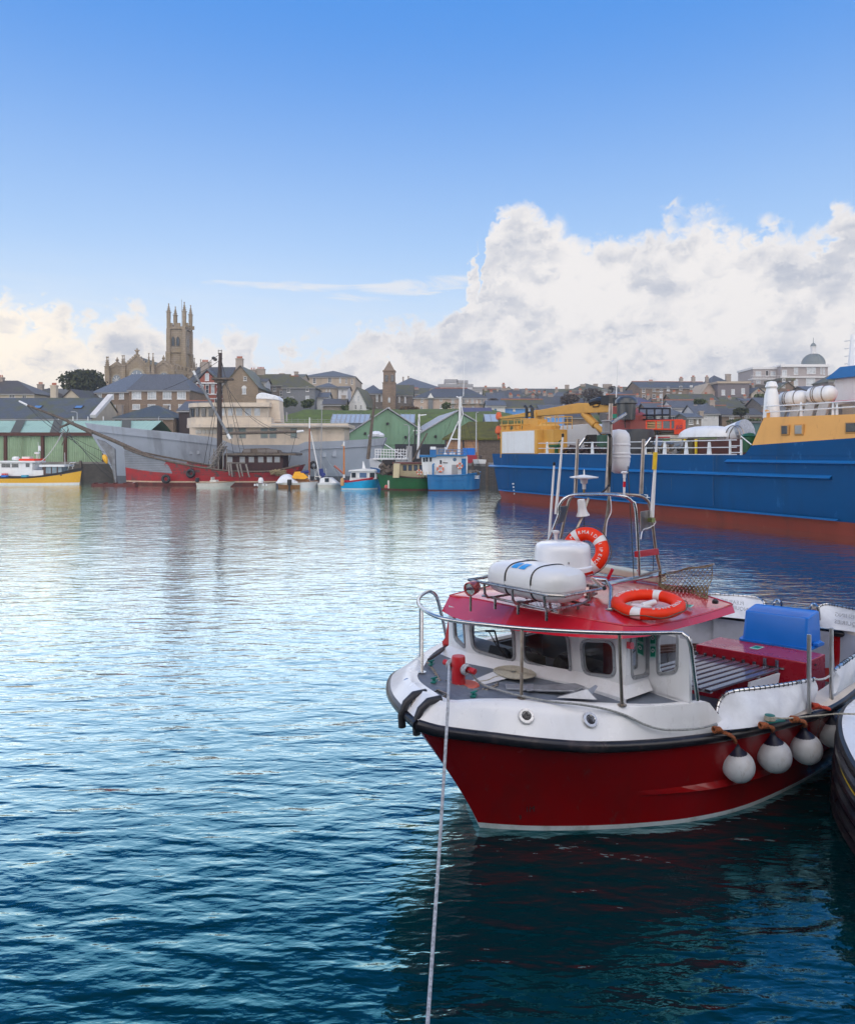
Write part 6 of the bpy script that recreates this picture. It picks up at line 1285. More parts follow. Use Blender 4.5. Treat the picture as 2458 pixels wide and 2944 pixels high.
for z_ in (3.75, 4.1, 4.45): m.tube([(-.7, 1.6, z_), (gx(1436), 1.0, z_)], .03, 6)
for x in (-.7, .2, gx(1436)): m.tube([(x,1.3,3.6),(x,1.3,4.45)], .04, 6)
m.build('stern_rail', WHITE, root)
# winch house aft: white board, yellow box, railings
m = MB(); xL, xR = gx(1441), gx(1542); zt_ = fr.z(1441,1236)
xL2, xR2 = fr.x(1438,.3), fr.x(1543,.3); m.b2(xL2, xR2, .3, 2.2, 3.3, fr.z(1500,1236,.3)); m.b2(xR2, fr.x(1590,.9), .9, 2.2, 3.3, fr.z(1570,1235,.9)); wh = m.build('winch_house', YELC, root, bevel=.02)
MB().b2(fr.x(1443,.24), fr.x(1535,.24), .24, .30, fr.z(1490,1303), fr.z(1490,1239)).build('white_board', WHITE, wh)
zt_ = fr.z(1500,1236); zr_ = fr.z(1450,1205)
for (x0_, x1_) in ((fr.x(1442,.4), fr.x(1498,.4)), (fr.x(1558,.4), fr.x(1596,.4))):
    m = MB()
    for k in range(4): x = x0_+(x1_-x0_)*k/3; m.tube([(x,.4,zt_),(x,.4,zr_)], .03, 5); m.tube([(x,1.9,zt_),(x,1.9,zr_)], .03, 5)
    for z_ in (zr_, (zt_+zr_)/2): m.tube([(x0_,.4,z_),(x1_,.4,z_),(x1_,1.9,z_),(x0_,1.9,z_),(x0_,.4,z_)], .03, 5)
    m.build('railing', YELC, wh)
m = MB(); m.poly([(fr.x(1500,1.2),1.2,zt_),(fr.x(1546,1.2),1.2,zt_),(fr.x(1546,1.2),1.2,zt_+.85),(fr.x(1506,1.2),1.2,zt_+.85)], (0,.9,0)); m.build('locker', YELC, wh)
m = MB()
for px in (1514, 1530): m.tube([(fr.x(px,2.6),2.6,zt_),(fr.x(px,2.6),2.6,fr.z(px,1172,2.6)),(fr.x(px-5,2.6),2.6,fr.z(px,1167,2.6))], .13, 8)
m.tube([(fr.x(1514,2.6),2.6,fr.z(1520,1185,2.6)),(fr.x(1530,2.6),2.6,fr.z(1520,1185,2.6))], .06, 6); m.build('exhaust_pipe', BLACK, wh)
m = MB(); m.lathe([(.9,0),(.95,.3),(.7,.5),(.2,.62),(0,.62)], (fr.x(1575,2),2,zt_), 14); m.build('hatch_drum', YELC, wh, smooth=True)
for px in (1449,1460,1482,1490): MB().lathe([(.3,0),(.32,.1),(.2,.16),(.2,.4),(.34,.5),(.34,.56)], (fr.x(px,1),1,zt_), 12).build('vent', YELC, wh)
# crane
def Q(px, py, o): x, z = fr(px, py, o); return Vector((x, o, z))
m = MB(); prof = [(1432,1200),(1540,1180),(1660,1158),(1680,1158),(1752,1166),(1752,1184),(1660,1188),(1540,1196),(1440,1204)]
m.poly([Q(px,py,4.6) for px, py in prof], (0,.7,0)); boom = m.build('crane_boom', YELC, root, bevel=.03)
m = MB(); m.b2(*(lambda q: (q.x-.12, q.x+.12, 4.5, 5.4))(Q(1541,1190,4.6)), Q(1541,1212,4.6).z, Q(1541,1178,4.6).z); m.build('boom_joint', YELC, boom)
m = MB(); m.tube([Q(1680,1188,4.9), Q(1712,1222,4.9)], .32, 10); m.tube([Q(1712,1222,4.9), Q(1738,1245,4.9)], .22, 10); m.build('boom_ram', YELC, boom, smooth=True)
MB().lathe([(0,-.35),(.25,-.3),(.3,0),(.2,.35),(0,.4)], Q(1434,1196,4.9), 10).build('boom_tip_sheave', mat('orange_hook', (.60,.10,.02), .5), boom, smooth=True); m = MB(); m.lathe([(0,-.4),(.3,-.25),(.34,0),(.2,.4),(0,.5)], Q(1433,1238,4.9), 10); m.tube([Q(1432,1250,4.9), Q(1433,1262,4.9), Q(1437,1258,4.9)], .08, 6); ho = m.build('crane_hook', mat('orange_hook', (.60,.10,.02), .5), boom, smooth=True)
MB().tube([Q(1434,1200,4.9), Q(1433,1236,4.9)], .03, 4).build('hoist_wire', BLACK, ho)
m = MB(); m.poly([Q(px,py,4.3) for px, py in ((1752,1168),(1775,1170),(1812,1192),(1812,1245),(1740,1245),(1744,1210))], (0,1.6,0)); cr = m.build('crane_pedestal', mat('crane_red_oxide', (.27,.05,.04), .55, var=.12, vs=1), root, bevel=.04)
m = MB(); m.tube([Q(1700,1158,4.7), Q(1722,1151,4.7), Q(1745,1153,4.7)], .28, 8); m.box(Q(1750,1150,4.7), (.9,.7,.7)); m.tube([Q(1702,1160,4.5), Q(1705,1170,4.5), Q(1720,1168,4.5), Q(1726,1155,4.5)], .04, 6); m.build('boom_winch', BLACK, boom)
m = MB(); m.lathe([(.62,-.9),(.66,.2),(.78,.25),(.74,.5),(.5,.72),(0,.8)], Q(1800,1170,4.0), 20); m.build('radar_drum', mat('charcoal_paint', (.035,.04,.045), .35, coat=.3), cr, smooth=True)
m = MB(); m.box(Q(1776,1155,4.2), (.5,.5,.6)); m.box(Q(1812,1178,4.2), (.4,.5,.9)); m.tube([Q(1800,1190,4), Q(1796,1215,4), Q(1798,1230,4)], .04, 5); m.build('crane_motor', BLACK, cr)
m = MB(); m.box(Q(1768,1196,4.2), (.02+.7,.06,.3)); m.build('green_plate', SIGN, cr)
MB().tube([Q(1770,1160,5), Q(1776,1040,5)], .045, 6, r2=.02).build('whip_aerial', WHITE, cr)
# van on the cargo deck
vx, vz = fr(1597, 1290, 5.2)
VR = empty('cargo_van', Matrix.Translation(Vector((SX,SY,0))) @ Euler((0,0,A_)).to_matrix().to_4x4() @ Vector((fr.x(1598,5.2), 5.2, 2.92)), A_, 'white panel van parked on the deck of the blue ship under the crane', 'van')
VL = fr.x(1738,5.2)-fr.x(1598,5.2); VH = fr.z(1640,1221,5.2)-2.92
m = MB(); prof = [(0,.45),(0,VH-.35),(.15,VH-.05),(VL*.70,VH),(VL*.80,VH-.25),(VL*.93,VH*.60),(VL*.98,VH*.52),(VL,VH*.30),(VL,.4),(0,.4)]
m.poly([(x,0,z) for x, z in prof], (0,1.9,0)); bd = m.build('body', WHITE, VR, bevel=.08)
m = MB(); m.poly([(VL*.60,-.012,VH*.46),(VL*.60,-.012,VH*.64),(VL*.66,-.012,VH*.72),(VL*.85,-.012,VH*.72),(VL*.925,-.012,VH*.54),(VL*.92,-.012,VH*.46)], (0,.02,0)); m.build('side_window', PANE, bd)
m = MB(); m.poly([(VL*.815,.12,VH*.90),(VL*.815,1.78,VH*.90),(VL*.945,1.78,VH*.60),(VL*.945,.12,VH*.60)], (.03,0,.02)); m.build('windscreen', PANE, bd)
m = MB(); 
for k in range(4): m.b2(.5, 1.4-.2*k, -.012, .0, VH*.62-k*.16, VH*.66-k*.16)
m.build('side_lettering', SIGNL, bd)
for xw in (VL*.2, VL*.82):
    o = MB().lathe([(.0,-.11),(.28,-.11),(.36,-.08),(.36,.12),(.0,.12)], (xw, .04, .36), 18, axis=(0,-1,0)).build('wheel', RUB, VR, smooth=True); MB().lathe([(.2,0),(.17,.04),(.0,.05)], (xw, -.07, .36), 12, axis=(0,-1,0)).build('rim', STEEL, o)
MB().box((VL*.90,-.12,VH*.52), (.18,.2,.28)).build('wing_mirror', BLACK, bd)
# deck cargo
S_ = lambda px, py, o: Matrix.Translation(Vector((SX,SY,0))) @ Euler((0,0,A_)).to_matrix().to_4x4() @ Q(px, py, o)
def cargo(name, label, cat, fn, mt, smooth=False, bevel=0, parts=()):
    mb = MB(); fn(mb); o = mb.build(name, mt, None, smooth=smooth, bevel=bevel); o.location = (SX,SY,0); o.rotation_euler = (0,0,A_); tag(o, label, cat); return o
def bq(p0, p1, y0, y1, o0, o1): 
    def f(mb): mb.b2(fr.x(p0,o0), fr.x(p1,o0), o0, o1, fr.z((p0+p1)/2,y1,o0), fr.z((p0+p1)/2,y0,o0))
    return f
cargo('oil_drum', 'tall dark green drum standing behind the white ribbed barrel', 'drum', lambda mb: mb.lathe([(.55,0),(.57,.1),(.55,.2),(.55,1.3),(.5,1.35),(0,1.35)], Q(1738,1306,2.5), 18), mat('dark_green_drum', (.012,.06,.03), .5), True)
cargo('water_tank', 'big black water tank with strap beside the white barrel', 'tank', lambda mb: mb.lathe([(1.0,0),(1.02,.15),(1.0,.3),(1.0,1.5),(.9,1.68),(0,1.72)], Q(1836,1308,2.4), 22), mat('black_tank', (.02,.022,.025), .45), True)
# orange lift
o = cargo('boom_lift', 'orange platform lift with railed basket standing on the ship deck', 'lift', lambda mb: [mb.tube([Q(a,b,3.6), Q(c,d,3.6)], .05, 6) for a,b,c,d in ((1858,1210,1962,1207),(1858,1210,1858,1248),(1858,1234,1960,1234),(1886,1210,1886,1236),(1928,1208,1928,1236),(1904,1209,1904,1236),(1960,1207,1960,1236))], mat('lift_orange', (.75,.06,.008), .4))
m = MB(); bq(1938, 1964, 1208, 1248, 3.5, 3.7)(m); po = m.build('control_panel', mat('lift_orange', (.75,.06,.01)), o)
m = MB(); bq(1856, 1930, 1251, 1261, 3.2, 4.6)(m); bq(1846,1870,1255,1300,3.3,4.4)(m); m.build('chassis', IVORY, o); m = MB(); bq(1856, 1926, 1256, 1259, 3.18, 3.2)(m); m.build('red_stripe', RED, o)
def textobj(s_, size, mt, name, M_, parent=None, ext=.004, align='CENTER', shear=0):
    cu = bpy.data.curves.new(name, 'FONT'); cu.body = s_; cu.size = size; cu.extrude = ext; cu.align_x = align; cu.align_y = 'CENTER'; cu.shear = shear; cu.resolution_u = 2
    t = bpy.data.objects.new('tmp', cu); COL.objects.link(t); dg = bpy.context.evaluated_depsgraph_get(); me = bpy.data.meshes.new_from_object(t.evaluated_get(dg)); bpy.data.objects.remove(t)
    me.materials.clear(); me.materials.append(mt); me.transform(M_); o = bpy.data.objects.new(name, me); COL.objects.link(o); o.parent = parent; return o
q = Q(1951,1228,3.42); textobj('JLG', .34, mat('lift_logo_navy', (.03,.03,.12), .5), 'panel_lettering', Matrix.Translation(q) @ Euler((R(90),0,0)).to_matrix().to_4x4(), po, shear=.3)
o = cargo('steel_rack', 'tall dark steel stillage rack behind the orange lift', 'rack', lambda mb: [mb.tube([Q(a,b,5.5), Q(c,d,5.5)], .06, 5) for a,b,c,d in ((1838,1172,1838,1250),(1926,1172,1926,1212),(1838,1174,1926,1174),(1834,1194,1926,1192),(1832,1206,1926,1206),(1859,1172,1859,1206),(1882,1172,1882,1206),(1904,1172,1904,1206),(1832,1206,1830,1250))], BLACK)
o = cargo('forklift', 'cream and black lift truck body behind the rails', 'lift truck', lambda mb: (bq(1925,1960,1262,1300,2.2,3.4)(mb), bq(1860,1880,1300,1308,2.2,3)(mb)), mat('cream_machine', (.55,.48,.28), .5), bevel=.04)
o = cargo('brown_container', 'low rust brown cargo bin full of salvaged gear', 'cargo bin', bq(1990, 2150, 1262, 1306, 2.0, 5.0), mat('rust_brown_bin', (.085,.025,.018), .8, var=.3, vs=2), bevel=.03)
m = MB(); 
for px in (2000, 1968): bq(px-3, px+3, 1262, 1308, 1.9, 1.95)(m)
m.build('yellow_strap', mat('yellow_strap', (.7,.5,.01), .6), o)
cargo('olive_crate', 'olive plastic crate strapped next to the rust brown bin', 'crate', bq(1962, 1990, 1270, 1306, 1.9, 3.2), mat('olive_plastic', (.09,.08,.045), .7, var=.2), bevel=.03)
def dome(mb):
    c = Q(2032,1257,3.0); rows = []
    for i in range(7):
        t = i/6; r_ = math.cos(t*math.pi/2)**.7; rows.append([(c.x+2.1*r_*math.cos(a_), c.y+1.0*r_*math.sin(a_), c.z+.68*math.sin(t*math.pi/2)) for a_ in [2*math.pi*k/20 for k in range(20)]])
    mb.grid(rows, close=True)
cargo('upturned_boat', 'upturned white fibreglass dinghy on top of the cargo', 'dinghy', dome, WHITE, True)
def cyl(mb):
    mb.tube([Q(2082,1260,3.2), Q(2138,1238,3.2)], .62, 18)
o = cargo('white_tank', 'white cylindrical boiler tank lying tilted on the cargo', 'tank', cyl, WHITE, 40)
MB().tube([Q(2134,1240,3.2), Q(2148,1235,3.2)], .63, 18).build('tank_end', GALV, o)
m = MB()
for px in (2118, 2106): m.torus(Q(px,1262,2.4), .75, .03, (.3,1,0), 24, 5)
m.build('wire_hoop', STEELD, o)
cargo('white_box', 'small white box on the cargo between dinghy and tank', 'box', bq(2056, 2072, 1236, 1249, 3.0, 3.8), WHITE, bevel=.04)
cargo('green_winch', 'dark green winch beside the forecastle', 'winch', lambda mb: (mb.lathe([(.35,0),(.35,.8),(.45,.85),(.2,1.0),(0,1.0)], Q(2152,1300,1.2), 14), mb.lathe([(0,-.3),(.3,-.2),(.34,.1),(.2,.3),(0,.35)], Q(2156,1262,1.2), 12)), mat('winch_green', (.012,.10,.035), .45), True)
cargo('stern_winch', 'green valve stand next to the winch house', 'winch', lambda mb: (mb.lathe([(.3,0),(.3,.5),(.42,.55),(.42,.7),(0,.8)], Q(1594,1306,1.2), 14), mb.torus(Q(1612,1275,1.3), .22, .05, (0,1,0), 16, 6)), mat('winch_green', (.012,.10,.035)), True)
rn_ = random.Random(11)
def heap(p0, p1, y0, y1, n_):
    def f(mb):
        for i in range(n_): q = Q(rn_.uniform(p0,p1), rn_.uniform(y0,y1), rn_.uniform(1.6,2.6)); mb.box(q, (rn_.uniform(.15,.8), rn_.uniform(.1,.4), rn_.uniform(.08,.4)), (rn_.uniform(-.6,.6), rn_.uniform(-.6,.6), 0))
    return f
cargo('scrap_heap', 'tangle of dark machinery parts on deck behind the rails', 'machinery', heap(1885, 1960, 1275, 1305, 60), STEELD)
cargo('deck_machinery', 'dark deck machinery and bollards below the van', 'machinery', heap(1600, 1735, 1285, 1306, 50), mat('brown_machinery', (.045,.025,.022), .7, var=.4))
cargo('timber_bundle', 'bundle of pale yellow timber stacked beyond the crane pedestal', 'timber', lambda mb: [mb.b2(fr.x(1815,6), fr.x(1855,6), 6, 7.5, fr.z(1830,1248-7*k,6), fr.z(1830,1243-7*k,6)) for k in range(6)], mat('pale_timber', (.45,.28,.12), .8, var=.2))
cargo('waste_pallets', 'stack of weathered pallets behind the orange basket', 'pallets', lambda mb: [mb.b2(fr.x(1860,6.5), fr.x(1962,6.5), 6.5, 8, fr.z(1900,1262-6*k,6.5), fr.z(1900,1259-6*k,6.5)) for k in range(5)], WOODG)
# forecastle deck: vent, raft canisters, rails, funnel, bridge front, flag tower
def fdz(px): return lerp_tab([(x, z) for x, z in top], fr.x(px,.5))
m = MB(); q = Q(2218,1200,1.0); m.lathe([(.42,0),(.33,1.2),(.24,1.5),(.31,1.6),(.22,1.85),(0,1.9)], (q.x,q.y,fdz(2218)), 16); m.build('ventilator', WHITE, root, smooth=True)
m = MB(); zb = fdz(2240); zz = fr.z(2205,1150,.3); 
for k, py in enumerate((1167,1184)):
    m.tube([Q(2202,py+1,.3), Q(2330,py-6,.3), Q(2458,py-15,.3), Q(2560,py-22,.3)], .035, 6)
for px in (2204, 2302, 2394, 2405, 2470): m.poly([Q(px-4,1200,.35), Q(px+4,1200,.35), Q(px+2,1155,.35), Q(px-2,1155,.35)], (0,.05,0))
m.build('forecastle_rail', WHITE, fs, smooth=True)
for i, (pc, py) in enumerate(((2281,1146),(2362,1133))):
    q = Q(pc, py, 2.0); ro = empty('life_raft_canister', S_(pc, py, 2.0), A_, ('left white life raft canister on a cradle above the yellow forecastle', 'right white life raft canister, nearer the white bridge')[i], 'life raft', 'life raft canisters on the ship forecastle')
    m = MB(); hl = fr.x(pc+40,2)-fr.x(pc,2); m.lathe([(0,-hl),(.22,-hl+.02),(.36,-hl+.15),(.40,-hl+.3),(.40,-.05),(.42,-.04),(.42,.04),(.40,.05),(.40,hl-.3),(.36,hl-.15),(.22,hl-.02),(0,hl)], (0,0,0), 20, axis=(1,0,0)); c_ = m.build('canister', WHITE, ro, smooth=True)
    m = MB(); 
    for x_ in (-hl*.45, -hl*.3, hl*.35): m.lathe([(.425,-.02),(.425,.02)], (x_,0,0), 20, axis=(1,0,0))
    m.build('strap', STEELD, c_)
    m = MB()
    for x_ in (-hl*.55, hl*.45): m.poly([(x_-.35,-.1,-.35),(x_+.15,-.1,-.35),(x_-.1,-.1,-(q.z-fdz(pc))),(x_-.6,-.1,-(q.z-fdz(pc)))], (0,.2,0))
    m.build('cradle', mat('pale_blue_grey', (.42,.45,.48), .5), ro)
m = MB(); m.b2(fr.x(2403,3), fr.x(2403,3)+9, 2.0, 7.0, 6.2, fr.z(2440,1154,3)); m.build('deckhouse_red', RED, root, bevel=.03)
m = MB(); m.b2(fr.x(2418,4.5), fr.x(2418,4.5)+9, 4.0, 8.0, 6.2, fr.z(2430,1088,4.5)); br_ = m.build('bridge', WHITE, root, bevel=.03)
m = MB(); z_ = fr.z(2430,1090,4.5); x_ = fr.x(2405,4.5); m.poly([(x_,3.6,z_),(x_+10,3.6,z_),(x_+10,3.6,z_+.55),(x_+.8,3.6,z_+.55)], (0,4.8,0)); m.build('bridge_roof', BLUL, br_)
m = MB(); q = Q(2452,1072,5.5); m.lathe([(.28,0),(.10,2.0)], q, 8)
for k in range(4): m.b2(q.x-.45, q.x+.45, q.y-.04, q.y+.04, q.z+.5+k*.4, q.z+.54+k*.4)
m.build('signal_mast', WHITE, br_)
# lamp posts and street furniture on the quays
def lamp(label, px, pyt, pyb, d, arm=1.0, name='street_lamp'):
    p = WP(px, pyb, d); rt = empty(name, (p.x, d, p.z), 0, label, 'street lamp', 'lamp posts around the harbour'); h_ = WP(px,pyt,d).z-p.z
    MB().tube([(0,0,0),(0,0,h_)], .09, 8, r2=.05).build('post', GALV, rt, smooth=True)
    m = MB(); m.tube([(0,0,h_-.02),(arm*.4,0,h_+.12)], .04, 6); m.build('arm', GALV, rt); MB().box((arm*.7,0,h_+.12), (abs(arm)*.8,.3,.12)).build('lamp_head', GREYM, rt, bevel=.03)
lamp('tall lamp post with wide flat head behind the crane, on the hillside road', 1903, 1128, 1230, 130, -1.5)
lamp('white curved lamp post on the quay by the green shed', 222, 1186, 1240, 108, -.8)
lamp('slim lamp post in front of the timber store', 1369, 1188, 1300, 91, .25)
lamp('pale lamp post in front of the left green gable', 1176, 1224, 1300, 97, -.6)
lamp('lamp post between the roof of the stone building and red schooner mast', 456, 1200, 1240, 110, .1)
for px, lb in ((210,'thin white bollard post left of the curved lamp'),(253,'thin white post right of the curved lamp'),(297,'thin white post under the dark tree'),(168,'thin white post above the mint roof')):
    p = WP(px, 1212, 112); o = MB().tube([(0,0,-3),(0,0,.5),(0,0,.8)], .07, 6).build('marker_post', WHITE); o.location = (p.x,112,p.z); tag(o, lb, 'post')

# ================================================================== THE RED BOAT IN FRONT
TH = R(40); BX, BY = .527, 7.375
MBT = Matrix.Translation((BX, BY, 0)) @ Euler((0,0,TH)).to_matrix().to_4x4(); MBI = MBT.inverted()
def L(px, py, z):                      # photo pixel at a known height -> boat coordinates (aft, starboard, up)
    k = (H-z)/(py-HO); return MBI @ Vector(((px-CX)*k, F*k, z))
def LD(px, py, Y): return MBI @ WP(px, py, Y)
def V(s_, p, z): return Vector((s_, -p, z))
def onp(px, py, A, B):                 # pixel on the upright plane through A and B
    a, b = MBT @ Vector((A[0],A[1],0)), MBT @ Vector((B[0],B[1],0)); k = (px-CX)/F; d = b-a
    t = (k*a.y-a.x)/(d.x-k*d.y); Y = a.y+t*d.y; return t, H-(py-HO)*Y/F
rb = empty('passenger_boat', (BX,BY,0), TH, 'red hulled passenger boat with white bulwark and red wheelhouse roof, closest to the camera', 'boat')
RUBR = mat('rail_rubber', (.012,.012,.018), .30, var=.35, vs=5, bump=.12, bs=16, dirt=(.10,.07,.07), dirt_amt=.5, ds=4, streak=False)
def resample(pts, n):
    pts = [Vector(p) for p in pts]; d = [0]
    for a, b in zip(pts, pts[1:]): d.append(d[-1]+(b-a).length)
    out = []
    for i in range(n+1):
        t = d[-1]*i/n; j = max(k for k in range(len(d)) if d[k] <= t+1e-9); j = min(j, len(pts)-2); f = (t-d[j])/max(1e-9, d[j+1]-d[j])
        p0, p1, p2, p3 = pts[max(0,j-1)], pts[j], pts[j+1], pts[min(len(pts)-1,j+2)]
        out.append(.5*((2*p1)+(p2-p0)*f+(2*p0-5*p1+4*p2-p3)*f*f+(3*p1-p0-3*p2+p3)*f**3))
    return out
RP = [L(1200,2085,1.3), L(1250,2100,1.26), L(1330,2112,1.20), L(1400,2120,1.15), L(1550,2138,1.1), L(1700,2148,1.05), L(1850,2143,1.0), L(2000,2128,.96), L(2150,2104,.95), L(2300,2068,.95), L(2400,2030,.95), V(4.75,1.88,.96), V(5.8,1.72,.98), V(6.65,1.42,1.0), V(6.95,.95,1.0)]
RP = resample(RP, 48)
RS = resample([L(1200,2085,1.3), L(1165,2052,1.31), L(1130,2010,1.31), L(1122,1975,1.3), L(1135,1945,1.29), V(.25,-1.45,1.22), V(.8,-1.76,1.16), V(1.5,-2.0,1.1), V(2.5,-2.18,1.04), V(4.3,-2.2,1.0), V(5.4,-1.9,1.0), V(6.2,-1.5,1.0), V(6.45,-1.15,1.0)], 48)
WPt = resample([V(0,0,0), V(.2,.22,0), V(.44,.45,0), V(.82,.75,0), V(1.3,1.07,0), V(1.79,1.33,0), V(2.46,1.54,0), V(3.47,1.65,0), V(4.43,1.66,0), V(5.5,1.5,0), V(6.3,1.25,0), V(6.7,.85,0)], 48)
WSt = resample([V(0,0,0), V(.18,-.3,0), V(.42,-.62,0), V(.8,-1.0,0), V(1.3,-1.35,0), V(1.8,-1.6,0), V(2.5,-1.85,0), V(3.5,-1.95,0), V(4.4,-1.95,0), V(5.3,-1.7,0), V(5.9,-1.35,0), V(6.2,-1.0,0)], 48)
vs_ = [-.22, 0, .05, .115, .2, .32, .45, .6, .75, .9, 1.0]
m = MB(); hullrows = {}
for side, (W_, T_) in (('p', (WPt, RP)), ('s', (WSt, RS))):
    rows = []
    for v in vs_:
        row = []
        for a, b in zip(W_, T_):
            f = v if v < 0 else v**1.12 if v < 1 else 1
            p = a.lerp(b, f) ; p.z = b.z*v if v > 0 else v*1.2
            if v == -.22: p = a*1.0; p.z = -.3; p.x += .12; p.y *= .93
            row.append(p)
        rows.append(row)
    hullrows[side] = rows
    ids = [[m.pt(p) for p in r_] for r_ in rows]
    for i in range(len(vs_)-1):
        m.cur = 1 if vs_[i+1] <= .05+.001 else 0
        for j in range(48): m.idx((ids[i][j], ids[i][j+1], ids[i+1][j+1], ids[i+1][j]))
for i in range(len(vs_)-1):
    m.cur = 1 if vs_[i+1] <= .051 else 0
    m.face([hullrows['p'][i][-1], hullrows['s'][i][-1], hullrows['s'][i+1][-1], hullrows['p'][i+1][-1]])
hull = m.build('hull', [REDH, mat('white_boot_stripe', (.72,.77,.80), .35, var=.06, dirt=(.2,.22,.15), dirt_amt=.35, ds=5)], rb, smooth=50)
# spray rail
m = MB(); top, bot, lip = [], [], []
for j in range(11, 44):
    f = min(1, (j-11)/5)*min(1, (43-j)/6); a = hullrows['p'][6][j]; b = hullrows['p'][5][j]; n_ = Vector((0,-1,0))
    top.append(a); lip.append(a.lerp(b,.35)+n_*.055*f+Vector((0,0,-.01))); bot.append(a.lerp(b,.6))
m.grid([top, lip, bot]); m.build('spray_rail', REDH, hull)
q = lambda i, j, o=.0: hullrows['p'][i][j] + Vector((0,-o,0))
def decal(s_, size, mt, name, px, py, parent, A, B, zrot=0):
    t, z = onp(px, py, A, B); A, B = Vector((A[0],A[1],0)), Vector((B[0],B[1],0)); p = A.lerp(B, t); p.z = z; ang = math.atan2((B-A).y, (B-A).x)
    return textobj(s_, size, mt, name, Matrix.Translation(p) @ Euler((0,0,ang)).to_matrix().to_4x4() @ Euler((R(90),0,0)).to_matrix().to_4x4(), parent)
m = MB(); a, b = hullrows['p'][3][9], hullrows['p'][3][12]
decal('1M', .075, BLACK, 'draught_lettering', 1524, 2328, hull, (a.x,a.y-.03), (b.x,b.y-.03)); decal('9', .06, BLACK, 'draught_lettering', 1496, 2352, hull, (a.x,a.y-.05), (b.x,b.y-.05))
# rub rail (fat rubber D section all round)
m = MB(); m.tube(RP, .054, 12); ra = m.build('rub_rail', RUBR, rb, smooth=True)
m = MB(); m.tube(RS, .048, 12); m.tube([RP[-1], RS[-1]], .05, 12); m.build('rub_rail', RUBR, rb, smooth=True)
m = MB(); j = 25; m.tube([RP[j], RP[j]+(RP[j+1]-RP[j])*.08], .0555, 12); m.build('rail_joint', BLACK, ra)
# bulwark from rail up to the foredeck rim
DP = [L(1235,1995,1.49), L(1280,2018,1.46), L(1360,2015,1.44), L(1450,2015,1.42), L(1560,2019,1.40), L(1660,2024,1.375), L(1780,2029,1.35), L(1900,2030,1.33), L(2030,2018,1.31)]
DS = [L(1235,1995,1.49), L(1196,1968,1.49), L(1183,1945,1.46), L(1200,1918,1.42), L(1225,1880,1.39), L(1275,1850,1.36), V(1.65,-1.85,1.33)]
DP, DS = resample(DP, 30), resample(DS, 30)
def cut(T_, x_end):
    return [p for p in T_ if p.x <= x_end]
BP = resample([p+Vector((0,0,.045)) for p in cut(RP, 1.93)], 30); BS_ = resample([p+Vector((0,0,.045)) for p in cut(RS, 1.75)], 30)
m = MB(); 
for T_, D_ in ((BP, DP), (BS_, DS)):
    m.grid([T_, [a.lerp(b,.5)+Vector((0,0,.035)) for a, b in zip(T_, D_)], [a.lerp(b,.85)+Vector((0,0,.03)) for a, b in zip(T_, D_)], D_])
c_in = Vector((1.6, 0, 0))
def inset(P_, D=.07): 
    return [p + (Vector((1.5,.2,p.z))-p).normalized()*D for p in P_]
IP, IS = inset(DP), inset(DS)
m.grid([DP, IP]); m.grid([DS, IS]); m.grid([IP, [p-Vector((0,0,.02)) for p in IP]]); m.grid([IS, [p-Vector((0,0,.02)) for p in IS]])
# aft end of the raised foredeck, port
e0, e1 = BP[-1], DP[-1]; e2 = IP[-1]; m.face([e0, e1, e2, e2-Vector((0,0,.32)), e0-Vector((0,0,.05))]); m.face([e1, e2, e2+Vector((.02,-.0,-.34)), e0+Vector((.0,0,-.05))])
blw = m.build('bulwark', GEL, rb, smooth=50)
m = MB(); n_ = len(IP); m.grid([[p-Vector((0,0,.018)) for p in IP], [((a+b)/2)-Vector((0,0,.005)) for a, b in zip(IP, IS)], [p-Vector((0,0,.018)) for p in IS]]); m.build('foredeck', DECK, rb)
for px, py, rr in ((1539,2072,24), (1727,2088,24)):
    j = min(range(31), key=lambda k: abs((CX+(MBT@BP[k]).x/(MBT@BP[k]).y*F)-px)); a, b = BP[j], DP[j]; c = a.lerp(b,.47)+Vector((0,0,.036)); up = (b-a).normalized(); t_ = (BP[min(30,j+1)]-BP[j-1]).normalized(); nrm = t_.cross(up).normalized()
    if nrm.y > 0: nrm = -nrm
    c = c+nrm*.004; o = MB().lathe([(.040,.006),(.046,.016),(.070,.016),(.076,.0)], c, 28, axis=nrm).build('porthole', STEEL, blw, smooth=30); MB().lathe([(0,.006),(.047,.006)], c, 24, axis=nrm).build('pane', mat('port_dark', (.02,.015,.02), .15), o)
    m = MB()
    for k in range(6): a_ = k*math.pi/3; m.lathe([(.006,.015),(.004,.019),(0,.02)], c+(math.cos(a_)*t_+math.sin(a_)*up)*.061, 6, axis=nrm)
    m.build('bolt', STEEL, o)
j = min(range(31), key=lambda k: abs((CX+(MBT@BS_[k]).x/(MBT@BS_[k]).y*F)-1160) + (0 if k > 3 else 99)); c = (BS_[5]*.5+DS[5]*.5)+Vector((0,0,.03)); nrm = Vector((-.85,.35,.4)).normalized()
o = MB().lathe([(.036,.004),(.042,.014),(.060,.014),(.066,-.01)], L(1169,1968,1.42), 28, axis=(-.75,-.05,.5)).build('porthole', STEEL, blw, smooth=30); MB().lathe([(0,.004),(.043,.004)], L(1169,1968,1.42), 24, axis=(-.75,-.05,.5)).build('pane', mat('port_dark', (.02,.015,.02)), o)
# pale non-skid patch on the foredeck
DZ = 1.39
m = MB(); m.poly([L(1352,1960,DZ+.02), L(1425,1930,DZ+.02), L(1470,1948,DZ+.01), L(1395,1968,DZ+.01)], (0,0,.006)); m.build('hatch_patch', GEL, rb)
